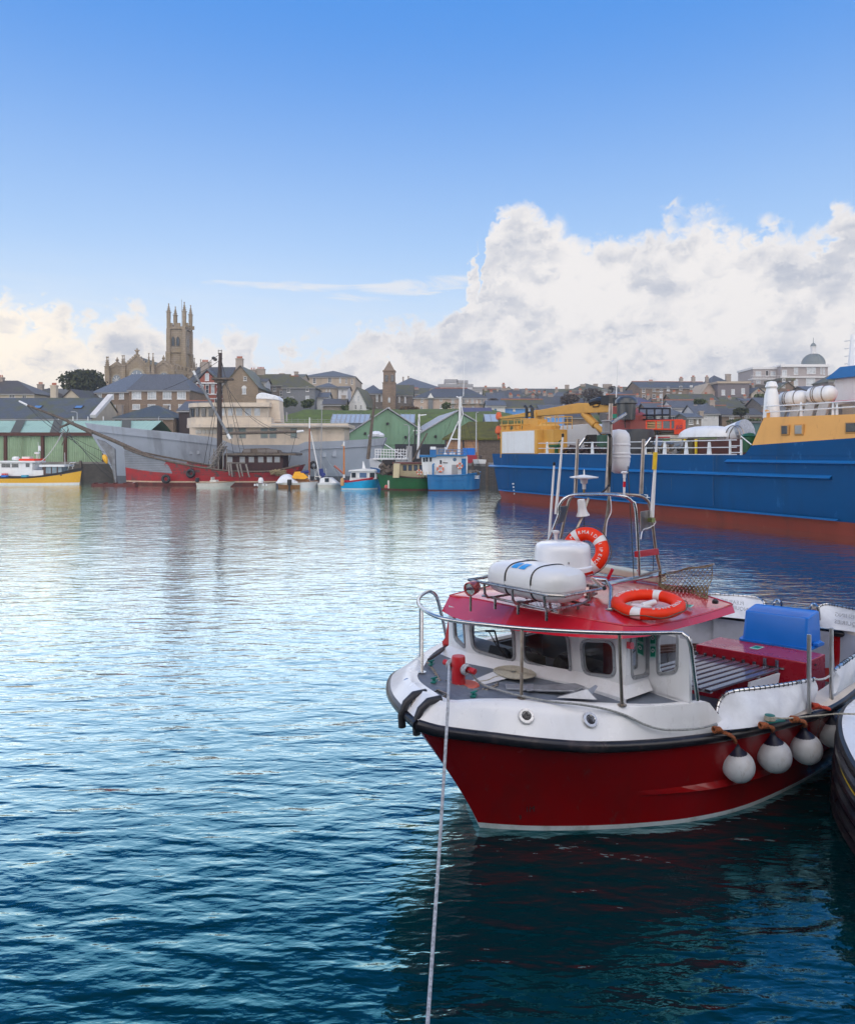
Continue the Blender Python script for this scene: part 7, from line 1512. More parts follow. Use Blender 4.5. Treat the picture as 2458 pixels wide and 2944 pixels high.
# anchor roller on the stem
m = MB(); c = L(1232,2052,1.40)
fw = Vector((-1,0.05,0)).normalized(); sd_ = Vector((.05,1,0))
def RW(f_, s_, z_): return Vector((-.83,.0,1.27)) + fw*f_ + sd_*s_ + Vector((0,0,z_))
CHK = mat('roller_rubber', (.02,.02,.026), .45, var=.4, vs=9, bump=.2, bs=30)
for s_ in (-.115, .115):
    m = MB(); m.tube([RW(-.20,s_,.20), RW(-.06,s_,.205), RW(.03,s_,.15), RW(.085,s_,.04), RW(.075,s_,-.07)], .037, 10); m.build('roller_cheek', CHK, rb, smooth=True)
m = MB(); 
for s_ in (-.075, .075): m.poly([RW(-.34,s_,.22), RW(-.02,s_,.17), RW(.05,s_,.02), RW(.0,s_,-.07), RW(-.05,s_,-.06), RW(-.1,s_,.03)], (0,.008,0))
m.poly([RW(-.34,-.075,.20), RW(-.34,.075,.20), RW(-.30,.075,.21), RW(-.30,-.075,.21)], (0,0,.012)); m.build('roller_bracket', STEELD, rb)
m = MB(); m.lathe([(.03,-.07),(.045,-.06),(.034,-.02),(.034,.02),(.045,.06),(.03,.07)], RW(.0,0,.03), 16, axis=sd_); m.build('bow_roller', GALV, rb, smooth=True)
# red mooring bitt with cross bar
bz = DZ+.03; B0 = L(1318,1966,bz); m = MB(); m.lathe([(.070,0),(.070,.265),(.064,.285),(.0,.29)], B0, 24); bt = m.build('mooring_bitt', mat('bitt_red', (.50,.012,.02), .4, var=.1, vs=12, dirt=(.5,.25,.22), dirt_amt=.25, ds=14), rb, smooth=40)
ba, bb = Vector((.0,.215,.175)), Vector((.03,-.215,.165)); m = MB(); m.tube([B0+ba, B0+ba*.97+Vector((0,0,.005)), B0+bb*.97+Vector((0,0,.006)), B0+bb], .030, 14); m.build('cross_bar', mat('bitt_red', (.5,.01,.02)), bt, smooth=40)
MB().lathe([(.16,0),(.15,.012),(0,.014)], B0+Vector((.03,-.05,-.01)), 20).build('base_plate', mat('salmon_paint', (.62,.13,.08), .5), bt)
# bow rail: rounded top tube with stanchions
RZ = .72
rail = [L(1284,1838,1.40), L(1270,1770,1.70), L(1255,1716,1.98), L(1240,1702,2.06), L(1224,1704,2.10), L(1206,1718,2.10), L(1204,1738,2.09), L(1228,1760,2.08), L(1265,1776,2.07), L(1310,1786,2.06), L(1400,1797,2.06), L(1500,1807,2.05), L(1640,1816,2.05), L(1800,1821,2.04), L(1930,1819,2.03)]
end = [L(1960,1820,2.02), L(1977,1832,1.99), L(1986,1860,1.90), L(2005,2013,1.345)]
rail = resample(rail, 70) + end
m = MB(); m.tube(rail, .021, 12); m.build('bow_rail', STEEL, rb, smooth=True)
def rail_z(px):
    best = min(rail[12:], key=lambda p: abs(CX+(MBT@p).x/(MBT@p).y*F-px)); return best
for px, py, ptop in ((1213,1933,1743), (1209,1884,1738), (1499,2008,None), (1788,2028,None)):
    z0 = 1.40 if px > 1300 else 1.44
    if px == 1788: z0 = 1.35
    if px == 1499: z0 = 1.415
    f_ = L(px, py, z0); 
    tp = rail_z(px if px != 1209 else 1206) if px > 1300 else L(px, ptop, 2.09 if px == 1213 else 2.10)
    m = MB(); m.tube([f_, f_.lerp(tp,.5), tp], .017, 10); m.lathe([(.045,0),(.045,.006),(.0,.007)], f_, 12); m.build('stanchion', STEELD if px > 1300 else STEEL, rb, smooth=True)

# ------------------------------------------------ wheelhouse
ZB, ZT = 1.32, 1.94
pA0, pA, pB, pC, pD, pE, pF = V(1.55,-1.70,0), V(.72,-1.28,0), V(.67,-.90,0), V(1.08,.39,0), V(1.06,1.0,0), V(1.48,.98,0), V(1.45,1.46,0)
wallm = MB(); WINS = []
def rquad(c4, rad, n=7):
    """rounded loop inside a quad given in (t, z)"""
    out = []
    for i in range(4):
        p, a, b = Vector(c4[i]), Vector(c4[i-1]), Vector(c4[(i+1)%4]); ra = min(rad, (a-p).length*.45, (b-p).length*.45)
        s0 = p+(a-p).normalized()*ra; s1 = p+(b-p).normalized()*ra
        for k in range(n+1): t = k/n; out.append(s0*(1-t)**2 + p*2*t*(1-t) + s1*t*t)
    return out
def panel(A, B, wins, z0=ZB, z1=ZT, rad=.09):
    Ln = (B-A).length; d = (B-A).normalized(); nrm = Vector((d.y,-d.x,0))
    if nrm.dot(MBI.to_3x3() @ Vector((0,-1,0))) < 0: nrm = -nrm
    P3 = lambda u, z, o=0.0: Vector((A.x+d.x*u+nrm.x*o, A.y+d.y*u+nrm.y*o, z))
    quads = []
    for w_ in wins:
        c4 = [(lambda tz_: (tz_[0]*Ln, tz_[1]))(onp(px, py, A, B)) for px, py in w_]; quads.append(c4)
    cuts = [0] + [ (max(p[0] for p in q1)+min(p[0] for p in q2))/2 for q1, q2 in zip(quads, quads[1:])] + [Ln]
    if not wins: wallm.face([P3(0,z0), P3(Ln,z0), P3(Ln,z1), P3(0,z1)]); return
    for i, c4 in enumerate(quads):
        u0, u1 = cuts[i], cuts[i+1]; loop = rquad(c4, rad); c = sum(loop, Vector((0,0)))/len(loop)
        outer = []
        for p in loop:
            dv = p-c; t = min(((u1-c.x)/dv.x if dv.x > 1e-9 else (u0-c.x)/dv.x if dv.x < -1e-9 else 1e9), ((z1-c.y)/dv.y if dv.y > 1e-9 else (z0-c.y)/dv.y if dv.y < -1e-9 else 1e9)); outer.append(c+dv*t)
        for cn in ((u0,z0),(u1,z0),(u1,z1),(u0,z1)):
            k = min(range(len(outer)), key=lambda k: (outer[k]-Vector(cn)).length); outer[k] = Vector(cn)
        n_ = len(loop); lo = [wallm.pt(P3(*p)) for p in loop]; ou = [wallm.pt(P3(*p)) for p in outer]; bk = [wallm.pt(P3(p.x,p.y,-.035)) for p in loop]
        for k in range(n_): k2 = (k+1) % n_; wallm.idx((lo[k], lo[k2], ou[k2], ou[k])); wallm.idx((lo[k], lo[k2], bk[k2], bk[k]))
        WINS.append((P3, loop, c))
panel(pA0, pA, [])
panel(pA, pB, [((1304,1762),(1331,1782),(1337,1862),(1309,1834))], rad=.05)
panel(pB, pC, [((1354,1792),(1472,1802),(1478,1902),(1362,1868)), ((1506,1812),(1628,1822),(1640,1938),(1506,1900))])
panel(pC, pD, [((1672,1844),(1762,1848),(1766,1944),(1680,1934))])
panel(pD, pE, [((1814,1830),(1864,1826),(1863,1938),(1818,1948))], rad=.06)
panel(pE, pF, [((1891,1824),(1947,1818),(1944,1928),(1892,1938))], rad=.06)
# skirt flare at the foot of the wheelhouse
sk = [pA, pB, pC, pD]; out_ = [V(.62,-1.36,0), V(.55,-.92,0), V(.97,.42,0), V(.96,1.07,0)]
wallm.grid([[Vector((p.x,p.y,1.46)) for p in sk], [Vector((p.x,p.y,1.362)) for p in out_]])
wallm.grid([[Vector((p.x,p.y,1.362)) for p in out_], [Vector((p.x,p.y,1.30)) for p in out_]])
wallm.grid([[Vector((pD.x,pD.y,1.46)), Vector((pE.x,pE.y,1.44))], [Vector((out_[3].x,out_[3].y,1.362)), V(1.44,1.06,1.35)]])
wallm.face([Vector((pF.x,pF.y,1.0)), Vector((pF.x,pF.y,1.95)), Vector((pF.x+.05,pF.y,1.95)), Vector((pF.x+.05,pF.y,1.0))])
wallm.face([Vector((pE.x,pE.y,.98)), Vector((pF.x,pF.y,.98)), Vector((pF.x,pF.y,1.33)), Vector((pE.x,pE.y,1.33))])
wallo = wallm.build('wheelhouse_wall', GEL, rb)
SEAL = mat('window_seal', (.30,.31,.33), .45, .2, var=.15, vs=20)
for P3, loop, c in WINS:
    n_ = len(loop); gr = lambda o_: [c+(p-c)*(1+o_/max(.05,(p-c).length)) for p in loop]
    a, b = gr(-.006), gr(.028); m = MB(); A_i = [m.pt(P3(p.x,p.y,.012)) for p in a]; B_i = [m.pt(P3(p.x,p.y,.012)) for p in b]; A_b = [m.pt(P3(p.x,p.y,-.02)) for p in a]; B_b = [m.pt(P3(p.x,p.y,-.002)) for p in b]
    for k in range(n_): k2 = (k+1)%n_; m.idx((A_i[k],A_i[k2],B_i[k2],B_i[k])); m.idx((A_i[k],A_i[k2],A_b[k2],A_b[k])); m.idx((B_i[k],B_i[k2],B_b[k2],B_b[k]))
    o = m.build('window', SEAL, wallo); m = MB()
    for k in range(0, n_, 4): p = c+(loop[k]-c)*(1+.012/(loop[k]-c).length); q_ = P3(p.x,p.y,.012); m.lathe([(.0045,0),(.0045,.003),(0,.004)], q_, 6, axis=(P3(0,0,1)-P3(0,0,0)))
    m.build('screw', BLACK, o)
    MB().face([P3(p.x,p.y,-.008) for p in a]).build('glass_pane', GLASS, o)
# interior seen through the glass
m = MB(); BEI = mat('interior_beige', (.20,.18,.15), .7, var=.1)
m.b2(2.55, 2.60, -.35, .2, .5, 1.9); m.b2(2.55, 2.60, .55, 1.45, .5, 1.9); m.b2(2.55,2.60,.2,.55,.5,1.45); m.b2(1.0, 2.6, 1.40, 1.44, .5, 1.30); m.build('interior_lining', BEI, rb)
m = MB(); m.b2(.9, 2.6, -.62, 1.0, .42, .46); m.b2(.85, 1.25, -.6, .9, .46, 1.28); m.b2(1.1,1.35,.3,.8,1.28,1.42); m.b2(1.5,1.9,-.2,.3,.9,1.35); m.build('helm_console', DARK, rb)
m = MB(); m.torus(V(1.42,-.55,1.36), .15, .012, (.8,0,.6), 26, 6); m.tube([V(1.3,-.55,1.28), V(1.42,-.55,1.36)], .02, 6)
for k in range(3): a_ = k*2.09; m.tube([V(1.42,-.55,1.36), V(1.42,-.55,1.36)+Vector((-.6*math.cos(a_),math.sin(a_),.8*math.cos(a_)))*.15], .008, 5)
m.build('steering_wheel', BLACK, rb, smooth=True)
m = MB(); m.box(V(1.05,-.75,1.42), (.16,.22,.12), (0,.5,.2)); m.build('plotter', BLACK, rb, bevel=.015)
m = MB(); 
for k in range(9): m.torus(V(1.30,.05,1.38), .16-.017*k, .009, (-.9,-.2,.35), 30, 6)
m.build('hose_coil', mat('hose_brown', (.07,.05,.04), .7), rb, smooth=True)
m = MB(); m.b2(1.7,1.74,-.55,-.25,1.2,1.95); m.build('red_locker', mat('cabin_red', (.25,.02,.02), .6), rb); m = MB(); m.b2(1.68,1.70,-.82,-.70,1.45,1.72); m.build('yellow_notice', mat('notice_yellow', (.55,.5,.08), .6), rb)
m = MB(); m.b2(1.2,1.22,-.35,-.12,1.82,1.92); m.build('notice', WHITE, rb)
# wiper on window B
P3, loop, c = WINS[1]
t0, z0 = onp(1402,1812,pB,pC); t1, z1 = onp(1462,1890,pB,pC); t2, z2 = onp(1428,1812,pB,pC); t3, z3 = onp(1440,1860,pB,pC); Lw = (pC-pB).length
m = MB(); m.tube([P3(t0*Lw,z0,.05), P3(t2*Lw,z2,.05)], .014, 6); m.tube([P3(t2*Lw,z2,.05), P3(t3*Lw,z3,.05), P3(t1*Lw,z1,.035)], .011, 6); m.tube([P3((t0+.03)*Lw,z0,.05), P3((t3-.01)*Lw,z3,.05)], .007, 6); m.build('wiper', BLACK, wallo)
# ------------------------------------------------ roof
low = [(1270,1757,1.87),(1300,1774,1.875),(1350,1789,1.88),(1400,1800,1.885),(1500,1816,1.90),(1600,1828,1.915),(1700,1835,1.935),(1790,1837,1.96),(1860,1830,1.965),(1950,1808,1.965),(2030,1787,1.965),(2113,1762,1.965)]
upp = [(1293,1712,2.03),(1330,1716,2.035),(1370,1722,2.04),(1420,1732,2.05),(1510,1750,2.06),(1610,1768,2.07),(1710,1784,2.08),(1790,1798,2.07),(1860,1800,2.045),(1950,1784,2.035),(2030,1763,2.035),(2105,1738,2.035)]
lowp = [L(*p) for p in low]; uppp = [L(*p) for p in upp]
# after end and starboard side close the outline
br = V(3.25,-1.0,1.93); lb_ = V(3.05,-1.35,1.93); sb = V(1.6,-1.62,1.90)
lo_full = lowp + [L(2106,1748,1.965), V(3.45,.2,1.965), V(3.5,-.8,1.95), V(3.3,-1.45,1.93), V(2.2,-1.65,1.90), V(1.2,-1.60,1.875)]
up_full = uppp + [L(2102,1736,2.035), V(3.40,.2,2.05), V(3.44,-.75,2.04), V(3.22,-1.36,2.02), V(2.2,-1.55,2.02), V(1.25,-1.48,2.03)]
cen = V(1.9,-.15,2.14)
mid1 = [p.lerp(Vector((cen.x,cen.y,p.z)), .30)+Vector((0,0,.05)) for p in up_full]; mid2 = [p.lerp(Vector((cen.x,cen.y,p.z)), .65)+Vector((0,0,.085)) for p in up_full]
m = MB(); ids = m.grid([up_full, mid1, mid2], close=True); m.idx(ids[-1][::-1])
for k in range(len(lo_full)):
    pass
ins = [p.lerp(Vector((cen.x,cen.y,p.z)), .10)+Vector((0,0,.03)) for p in lo_full]; m.grid([lo_full, ins, [p.lerp(Vector((cen.x,cen.y,p.z)), .5)+Vector((0,0,.11)) for p in lo_full], [Vector((cen.x,cen.y,2.07))]*len(lo_full)], close=True)
roof = m.build('wheelhouse_roof', RED, rb, smooth=60)
m = MB(); m.grid([lo_full, up_full], close=True); m.build('roof_fascia', RED, roof, smooth=35)
m = MB(); m.tube(up_full, .011, 6, close=True); m.build('roof_moulding', RED, roof, smooth=True)
def roofz(s_, y_):
    d = max(abs(s_-1.9)/1.5, abs(y_-.15)/1.45); return 2.16 - .10*min(1,d)**1.5
def RZP(px, py, h_=0.0):
    z = 2.12
    for _ in range(5): p = L(px, py, z+h_); z = roofz(p.x, p.y)
    return Vector((p.x, p.y, z+h_))
# life raft in its rack
Pc = LD(1540,1668,7.95); raft = empty('life_raft', MBT @ Vector((Pc.x,Pc.y,0)), TH, 'white moulded life raft canister in the steel rack on the red roof', 'life raft')
RL, RWd, RH = .525, .305, .185; zc = 2.40
m = MB(); rows = []
for i in range(25):
    t = -1+2*i/24; k = (1-abs(t)**5)**.36 if abs(t) < 1 else 0.0; k = max(k, .25); grv = .985 if abs(abs(t)-.33) < .05 else 1
    row = []
    for a_ in [2*math.pi*j/32 for j in range(32)]:
        ca, sa = math.cos(a_), math.sin(a_); x = math.copysign(abs(ca)**.62, ca)*RWd*(.45+.55*k)*grv; z = math.copysign(abs(sa)**.70, sa)*RH*(.52+.48*k)*grv
        row.append((x, t*RL, zc+z))
    rows.append(row)
ids = m.grid(rows, close=True); m.idx(ids[0][::-1]); m.idx(ids[-1]); rc = m.build('canister', WHITE, raft, smooth=45)
m = MB()
for row_t in (0,):
    m.grid([[(p[0]*1.035, p[1]*1.025, zc-.035) for p in [(math.copysign(abs(math.cos(a_))**.45, math.cos(a_))*RWd, math.copysign(abs(math.sin(a_))**.45, math.sin(a_))*RL) for a_ in [2*math.pi*j/40 for j in range(40)]]], [(p[0]*1.035, p[1]*1.025, zc+.005) for p in [(math.copysign(abs(math.cos(a_))**.45, math.cos(a_))*RWd, math.copysign(abs(math.sin(a_))**.45, math.sin(a_))*RL) for a_ in [2*math.pi*j/40 for j in range(40)]]]], close=True)
m.build('seam_flange', WHITE, rc, smooth=True)
for yb_ in (.17, -.20):
    m = MB(); pts = [(math.copysign(abs(math.cos(a_))**.62, math.cos(a_))*RWd*1.012, yb_, zc+math.copysign(abs(math.sin(a_))**.70, math.sin(a_))*RH*1.015) for a_ in [2*math.pi*j/40 for j in range(40)]]
    m.tube(pts, .0075, 6, close=True); m.build('strap', BLACK, rc, smooth=True)
for yb_ in (.09, -.02):
    m = MB(); m.grid([[(-.25+.13*j_/5, yb_+dy_, zc + RH*(1-((.25-.13*j_/5)/RWd)**3.22)**.35*1.01 + .005) for j_ in range(6)] for dy_ in (-.042, .042)]); m.build('blue_label', mat('label_blue', (.02,.30,.72), .4), rc)
m = MB(); m.b2(-.12,-.05,-.47,-.42,zc+.12,zc+.16); 
RACK = mat('rack_steel', (.42,.40,.38), .28, 1, var=.3, vs=14, dirt=(.18,.09,.05), dirt_amt=.4, ds=9)
m = MB(); zt_ = zc-.045; x0, x1, y0, y1 = Pc.x-RWd-.07, Pc.x+RWd+.07, Pc.y-RL-.10, Pc.y+RL+.14
tp = [(x0,y1,zt_),(x0,y0+.12,zt_),(x0+.1,y0,zt_),(x1-.05,y0,zt_),(x1,y0+.06,zt_),(x1,y1,zt_)]; m.tube([Vector(p) for p in tp], .016, 8, close=True)
for y_ in (y0+.18, y0+.62, y1-.25):
    m.tube([(x0,y_,zt_), (x0+.01,y_,zt_-.12), (x0+.05,y_,zt_-.165), (x0+.15,y_,zt_-.175), (x1-.15,y_,zt_-.175), (x1-.02,y_,zt_-.15), (x1,y_,zt_)], .015, 8)
for x_ in (x0+.12, x1-.12): m.tube([(x_,y0+.1,zt_-.178), (x_,y1-.1,zt_-.178)], .014, 8)
for x_ in (x0+.12, x1-.12):
    for y_ in (y0+.25, (y0+y1)/2, y1-.3): m.tube([(x_,y_,zt_-.178), (x_,y_,roofz(x_,y_)-.02)], .016, 8)
rk = m.build('raft_rack', RACK, rb, smooth=True)
# side bars running aft from the rack, with curved legs
m = MB(); a = Vector((x1,y0,zt_)); m.tube([a, L(1702,1664,2.36), L(1740,1668,2.33), L(1756,1690,2.26), RZP(1754,1754)], .024, 10); m.lathe([(.05,0),(.05,.006),(0,.007)], RZP(1754,1754), 14); m.build('grab_rail', STEEL, rb, smooth=True)
m = MB(); m.tube([L(1700,1690,2.30), LD(1820,1667,9.05), LD(1912,1650,9.5)], .022, 8); m.tube([L(1700,1684,2.31), LD(1818,1661,9.05), LD(1908,1644,9.5)], .012, 8); m.build('boat_hook_pole', STEEL, rb, smooth=True)
m = MB(); m.box(RZP(1700,1700,.05), (.36,.06,.03), (0,0,.5)); m.box(RZP(1700,1712,.03), (.3,.04,.02), (0,0,.3)); m.build('roof_bracket', STEELD, rb)
# radome
Pr = LD(1617,1592,8.35); m = MB(); m.lathe([(.0,-.19),(.30,-.19),(.335,-.175),(.34,-.13),(.320,-.115),(.314,.03),(.309,.085),(.29,.115),(.25,.13),(.0,.145)], Pr, 44); rd_ = m.build('radome', mat('radome_white', (.78,.79,.82), .25, var=.015, coat=.4), rb, smooth=50)
m = MB(); m.tube([Pr+Vector((0,0,-.2)), Vector((Pr.x,Pr.y,roofz(Pr.x,Pr.y)))], .05, 10); m.box(Pr+Vector((0,0,-.22)), (.3,.3,.03)); m.build('radome_stand', STEELD, rd_); MB().lathe([(.012,0),(.01,.006),(0,.008)], Pr+Vector((-.2,-.25,-.06)), 8, axis=(-.6,-.8,0)).build('badge', STEEL, rd_)
# search light
q = LD(1353,1693,8.05); ax = (MBI.to_3x3() @ Vector((-.62,-.75,-.12))).normalized()
m = MB(); m.lathe([(0,-.12),(.05,-.12),(.072,-.08),(.078,.0),(.078,.025),(.070,.028),(.062,.012)], q, 24, axis=ax); sl_ = m.build('search_light', mat('lamp_red_chrome', (.45,.10,.10), .25, .6), rb, smooth=40)
m = MB(); m.lathe([(.0,-.05),(.03,-.045),(.055,-.02),(.066,.012)], q, 24, axis=ax); m.build('reflector', mat('chrome', (.8,.8,.8), .06, 1), sl_, smooth=True)
m = MB(); m.lathe([(0,.0),(.02,-.01),(.022,-.05)], q, 12, axis=ax); m.build('bulb', WHITE, sl_, smooth=True)
m = MB(); m.tube([q+Vector((0,0,-.07)), Vector((q.x,q.y,2.04))], .015, 6); m.tube([q+Vector((.05,-.08,.0)), q+Vector((.12,-.2,.06)), Vector((x0,y1,zt_))], .008, 5); m.build('lamp_bracket', STEELD, sl_)
# small dome fitting and wires
m = MB(); m.lathe([(.06,0),(.05,.02),(0,.032)], RZP(1497,1734), 18); m.build('deck_light', GALV, rb, smooth=True)
m = MB(); 
for k in range(5): a = RZP(1540+k*3,1728,.10); m.tube([a, RZP(1538+9*k,1722+3*k,.05), RZP(1545+14*k,1742+(k%2)*5,.01)], .004, 4)
m.build('cables', WHITE, rb)
# ------------------------------------------------ mast arch
YA = 9.35
def A3(px, py, Y=YA): return LD(px, py, Y)
def arch_hoop(lx, ly, tx0, tx1, ty, rx, ry, Y0, Y1):
    return [A3(lx,ly,Y0), A3(lx+(tx0-lx)*.62, ly+(ty-ly)*.62, Y0), A3(tx0-22, ty+38, Y0), A3(tx0-8, ty+14, Y0), A3(tx0+22, ty+2, Y0), A3((tx0+tx1)/2, ty, (Y0+Y1)/2), A3(tx1-22, ty+4, Y1), A3(tx1+6, ty+20, Y1), A3(tx1+18, ty+48, Y1), A3(rx, ry, Y1)]
m = MB(); m.tube(resample(arch_hoop(1575,1560,1628,1810,1421,1838,1655,9.45,8.75), 50), .020, 10); m.build('arch_hoop', STEEL, rb, smooth=True)
m = MB(); m.tube(resample([A3(1611,1548,9.9), A3(1630,1460,9.9), A3(1640,1432,9.9), A3(1662,1421,9.9), A3(1740,1419,9.6), A3(1830,1424,9.3), A3(1858,1436,9.3), A3(1870,1462,9.3), A3(1885,1580,9.3), A3(1897,1640,9.3), A3(1895,1700,9.3)], 50), .020, 10); m.build('arch_hoop', STEELD, rb, smooth=True)
m = MB(); m.tube([A3(1692,1432,9.6), A3(1672,1490,9.5), A3(1656,1525,9.4)], .017, 8); m.tube([A3(1752,1425,9.6), A3(1745,1490,9.6), A3(1734,1540,9.6)], .022, 8); m.build('arch_brace', STEELD, rb, smooth=True); m = MB(); m.tube([A3(1840,1655,8.75), A3(1897,1640,9.3)], .017, 8); m.build('arch_brace', STEELD, rb, smooth=True)
m = MB(); m.poly([A3(1610,1457,9.46), A3(1632,1455,9.85), A3(1620,1500,9.85), A3(1595,1510,9.46)], (0,.006,.006)); m.build('gusset_plate', STEELD, rb); m = MB(); m.poly([A3(1842,1472,8.8), A3(1868,1468,9.28), A3(1874,1520,9.28), A3(1842,1528,8.8)], (0,.006,.006)); m.build('gusset_plate', STEELD, rb)
MB().poly([A3(1824,1585,8.72), A3(1884,1577,9.28), A3(1887,1594,9.28), A3(1824,1602,8.72)], (.02,-.03,0)).build('red_board', mat('board_red', (.42,.02,.03), .45), rb)
for i, (a_, c_, r_, r2, mt, Y) in enumerate((((1578,1560),(1593,1334),.020,.013,WHITE,9.5), ((1598,1478),(1618,1252),.022,.013,WHITE,9.5), ((1874,1487),(1889,1246),.028,.012,WHITE,9.2))):
    m = MB(); m.tube([A3(*a_,Y), A3(*c_,Y)], r_, 10, r2=r2); o = m.build('whip_aerial', mt, rb, smooth=True); m = MB(); m.lathe([(r2*1.3,-.02),(r2*1.3,.02),(0,.03)], A3(*c_,Y), 8); m.build('tip', BLACK, o)
    if i == 2: MB().tube([A3(1881,1350,Y), A3(1884,1300,Y)], .028, 8).build('yellow_band', mat('band_yellow', (.75,.5,.02), .5), o)
m = MB(); q = A3(1757,1300,9.7); MAIN = mat('mast_pole_steel', (.50,.44,.40), .35, .8, var=.2, vs=12)
m.tube([A3(1746,1420,9.6), A3(1752,1290,9.6), A3(1756,1160,9.6)], .036, 12, r2=.028); mp = m.build('mast_pole', MAIN, rb, smooth=True)
for px, pt, Y in ((1656,1262,9.7), (1845,1262,9.4)):
    m = MB(); m.tube([A3(px-2,1420,Y), A3(px+5,pt,Y)], .026, 12, r2=.022); o = m.build('mast_pole', MAIN, rb, smooth=True); m = MB(); m.tube([A3(px+7,1285,Y), A3(px+26,1259,Y)], .018, 8); m.build('tube_lamp', STEEL, o)
m = MB(); m.tube([A3(1758,1216,9.55), A3(1800,1188,9.55)], .022, 8); m.build('tube_lamp', STEEL, mp, smooth=True)
m = MB(); m.lathe([(0,-.09),(.06,-.09),(.065,-.07),(.05,-.065),(.05,.06),(.065,.07),(.06,.09),(0,.09)], A3(1742,1227,9.5), 16); m.build('stern_lamp', GREYM, mp, smooth=True)
m = MB(); a = A3(1745,1240,9.5)
for k in range(3): m.tube([a+Vector((.02*k,0,0)), a+Vector((.05,-.02*k,-.08)), A3(1750+4*k,1330,9.52), A3(1753,1400,9.55)], .007, 5)
m.tube([A3(1750,1395,9.5), A3(1740,1408,9.4), A3(1728,1418,9.4)], .012, 6); m.build('cable', BLACK, mp)
# white ribbed barrel reflector
q = A3(1779,1300,9.75); m = MB(); rr = .146
pr = [(0,-.30),(.06,-.295),(.115,-.255),(rr*.93,-.19),(rr,-.13),(rr,-.08),(rr*1.05,-.075),(rr*1.05,-.055),(rr,-.05),(rr,-.035),(rr*1.05,-.03),(rr*1.05,-.01),(rr,-.005),(rr,.09),(rr*1.04,.095),(rr*1.04,.115),(rr,.12),(rr,.20),(rr*.9,.26),(rr*.6,.31),(0,.325)]
m.lathe([(r_, z*.95) for r_, z in pr], q, 32); m.build('reflector_barrel', mat('barrel_white', (.72,.72,.74), .45, var=.05, vs=4), rb, smooth=40)
m = MB(); q = A3(1795,1395,9.3); m.tube([A3(1794,1423,9.3), A3(1795,1372,9.3)], .015, 8); o = m.build('light_stem', WHITE, rb); MB().tube([A3(1794,1400,9.3), A3(1795,1384,9.3)], .018, 10).build('red_band', RED, o); m = MB(); m.lathe([(.02,0),(.022,.05),(.042,.06),(.045,.075),(.03,.085),(0,.088)], A3(1795,1374,9.3), 18); m.build('lamp_cap', WHITE, o, smooth=True)
m = MB(); m.lathe([(.022,-.13),(.025,-.06),(.045,-.05),(.05,0),(.185,.02),(.187,.032),(.05,.055),(.012,.06),(.006,.13),(0,.135)], A3(1679,1378,9.6), 36); m.build('satnav_dome', WHITE, rb, smooth=40)
MB().tube([A3(1679,1420,9.6), A3(1679,1400,9.6)], .014, 8).build('satnav_stem', mat('brass', (.5,.35,.15), .35, 1), rb)
m = MB(); m.lathe([(.045,.11),(.05,.10),(.052,.02),(.062,-.05),(.085,-.095),(.087,-.105),(.03,-.1)], A3(1673,1460,9.5), 24, axis=(-.12,.05,1)); m.build('loud_hailer', WHITE, rb, smooth=40)
m = MB(); m.lathe([(.02,-.09),(.025,0),(.042,.01),(.045,.04),(0,.05)], A3(1598,1535,9.2), 16); m.build('small_dome', WHITE, rb, smooth=True)
m = MB(); m.tube([A3(1805,1340,9.4), A3(1814,1500,9.3), A3(1822,1660,9.0)], .006, 5); m.tube([A3(1678,1475,9.6), A3(1680,1560,9.6)], .006, 5); m.tube([A3(1878,1260,9.4), A3(1878,1640,9.3)], .004, 5); m.build('halyard', BLACK, rb)
m = MB(); m.tube(resample([A3(1754,1425,9.5), A3(1757,1470,9.5), A3(1745,1500,9.5), A3(1741,1545,9.5)], 12), .007, 5); m.tube(resample([A3(1880,1490,9.15), A3(1884,1505,9.15), A3(1865,1518,9.1), A3(1848,1524,8.9), A3(1842,1550,8.75)], 12), .007, 5); m.build('white_cable', WHITE, rb)
m = MB(); m.box(A3(1872,1495,9.15), (.07,.07,.05)); m.build('aerial_bracket', mat('corroded_brass', (.25,.3,.12), .5, .6, var=.5, vs=20), rb)
# white locker seat behind the arch, with red legs
m = MB(); c = A3(1812,1648,9.9); m.box(c, (.20,1.05,.10), (0,0,-.12)); m.build('fender_box', mat('cream_box', (.55,.53,.42), .45, var=.06, dirt=(.3,.25,.15), dirt_amt=.3, ds=5), rb, bevel=.02)
for px in (1755, 1832): MB().tube([RZP(px-8,1664), A3(px+6,1636,9.7)], .022, 6).build('box_leg', RED, rb)
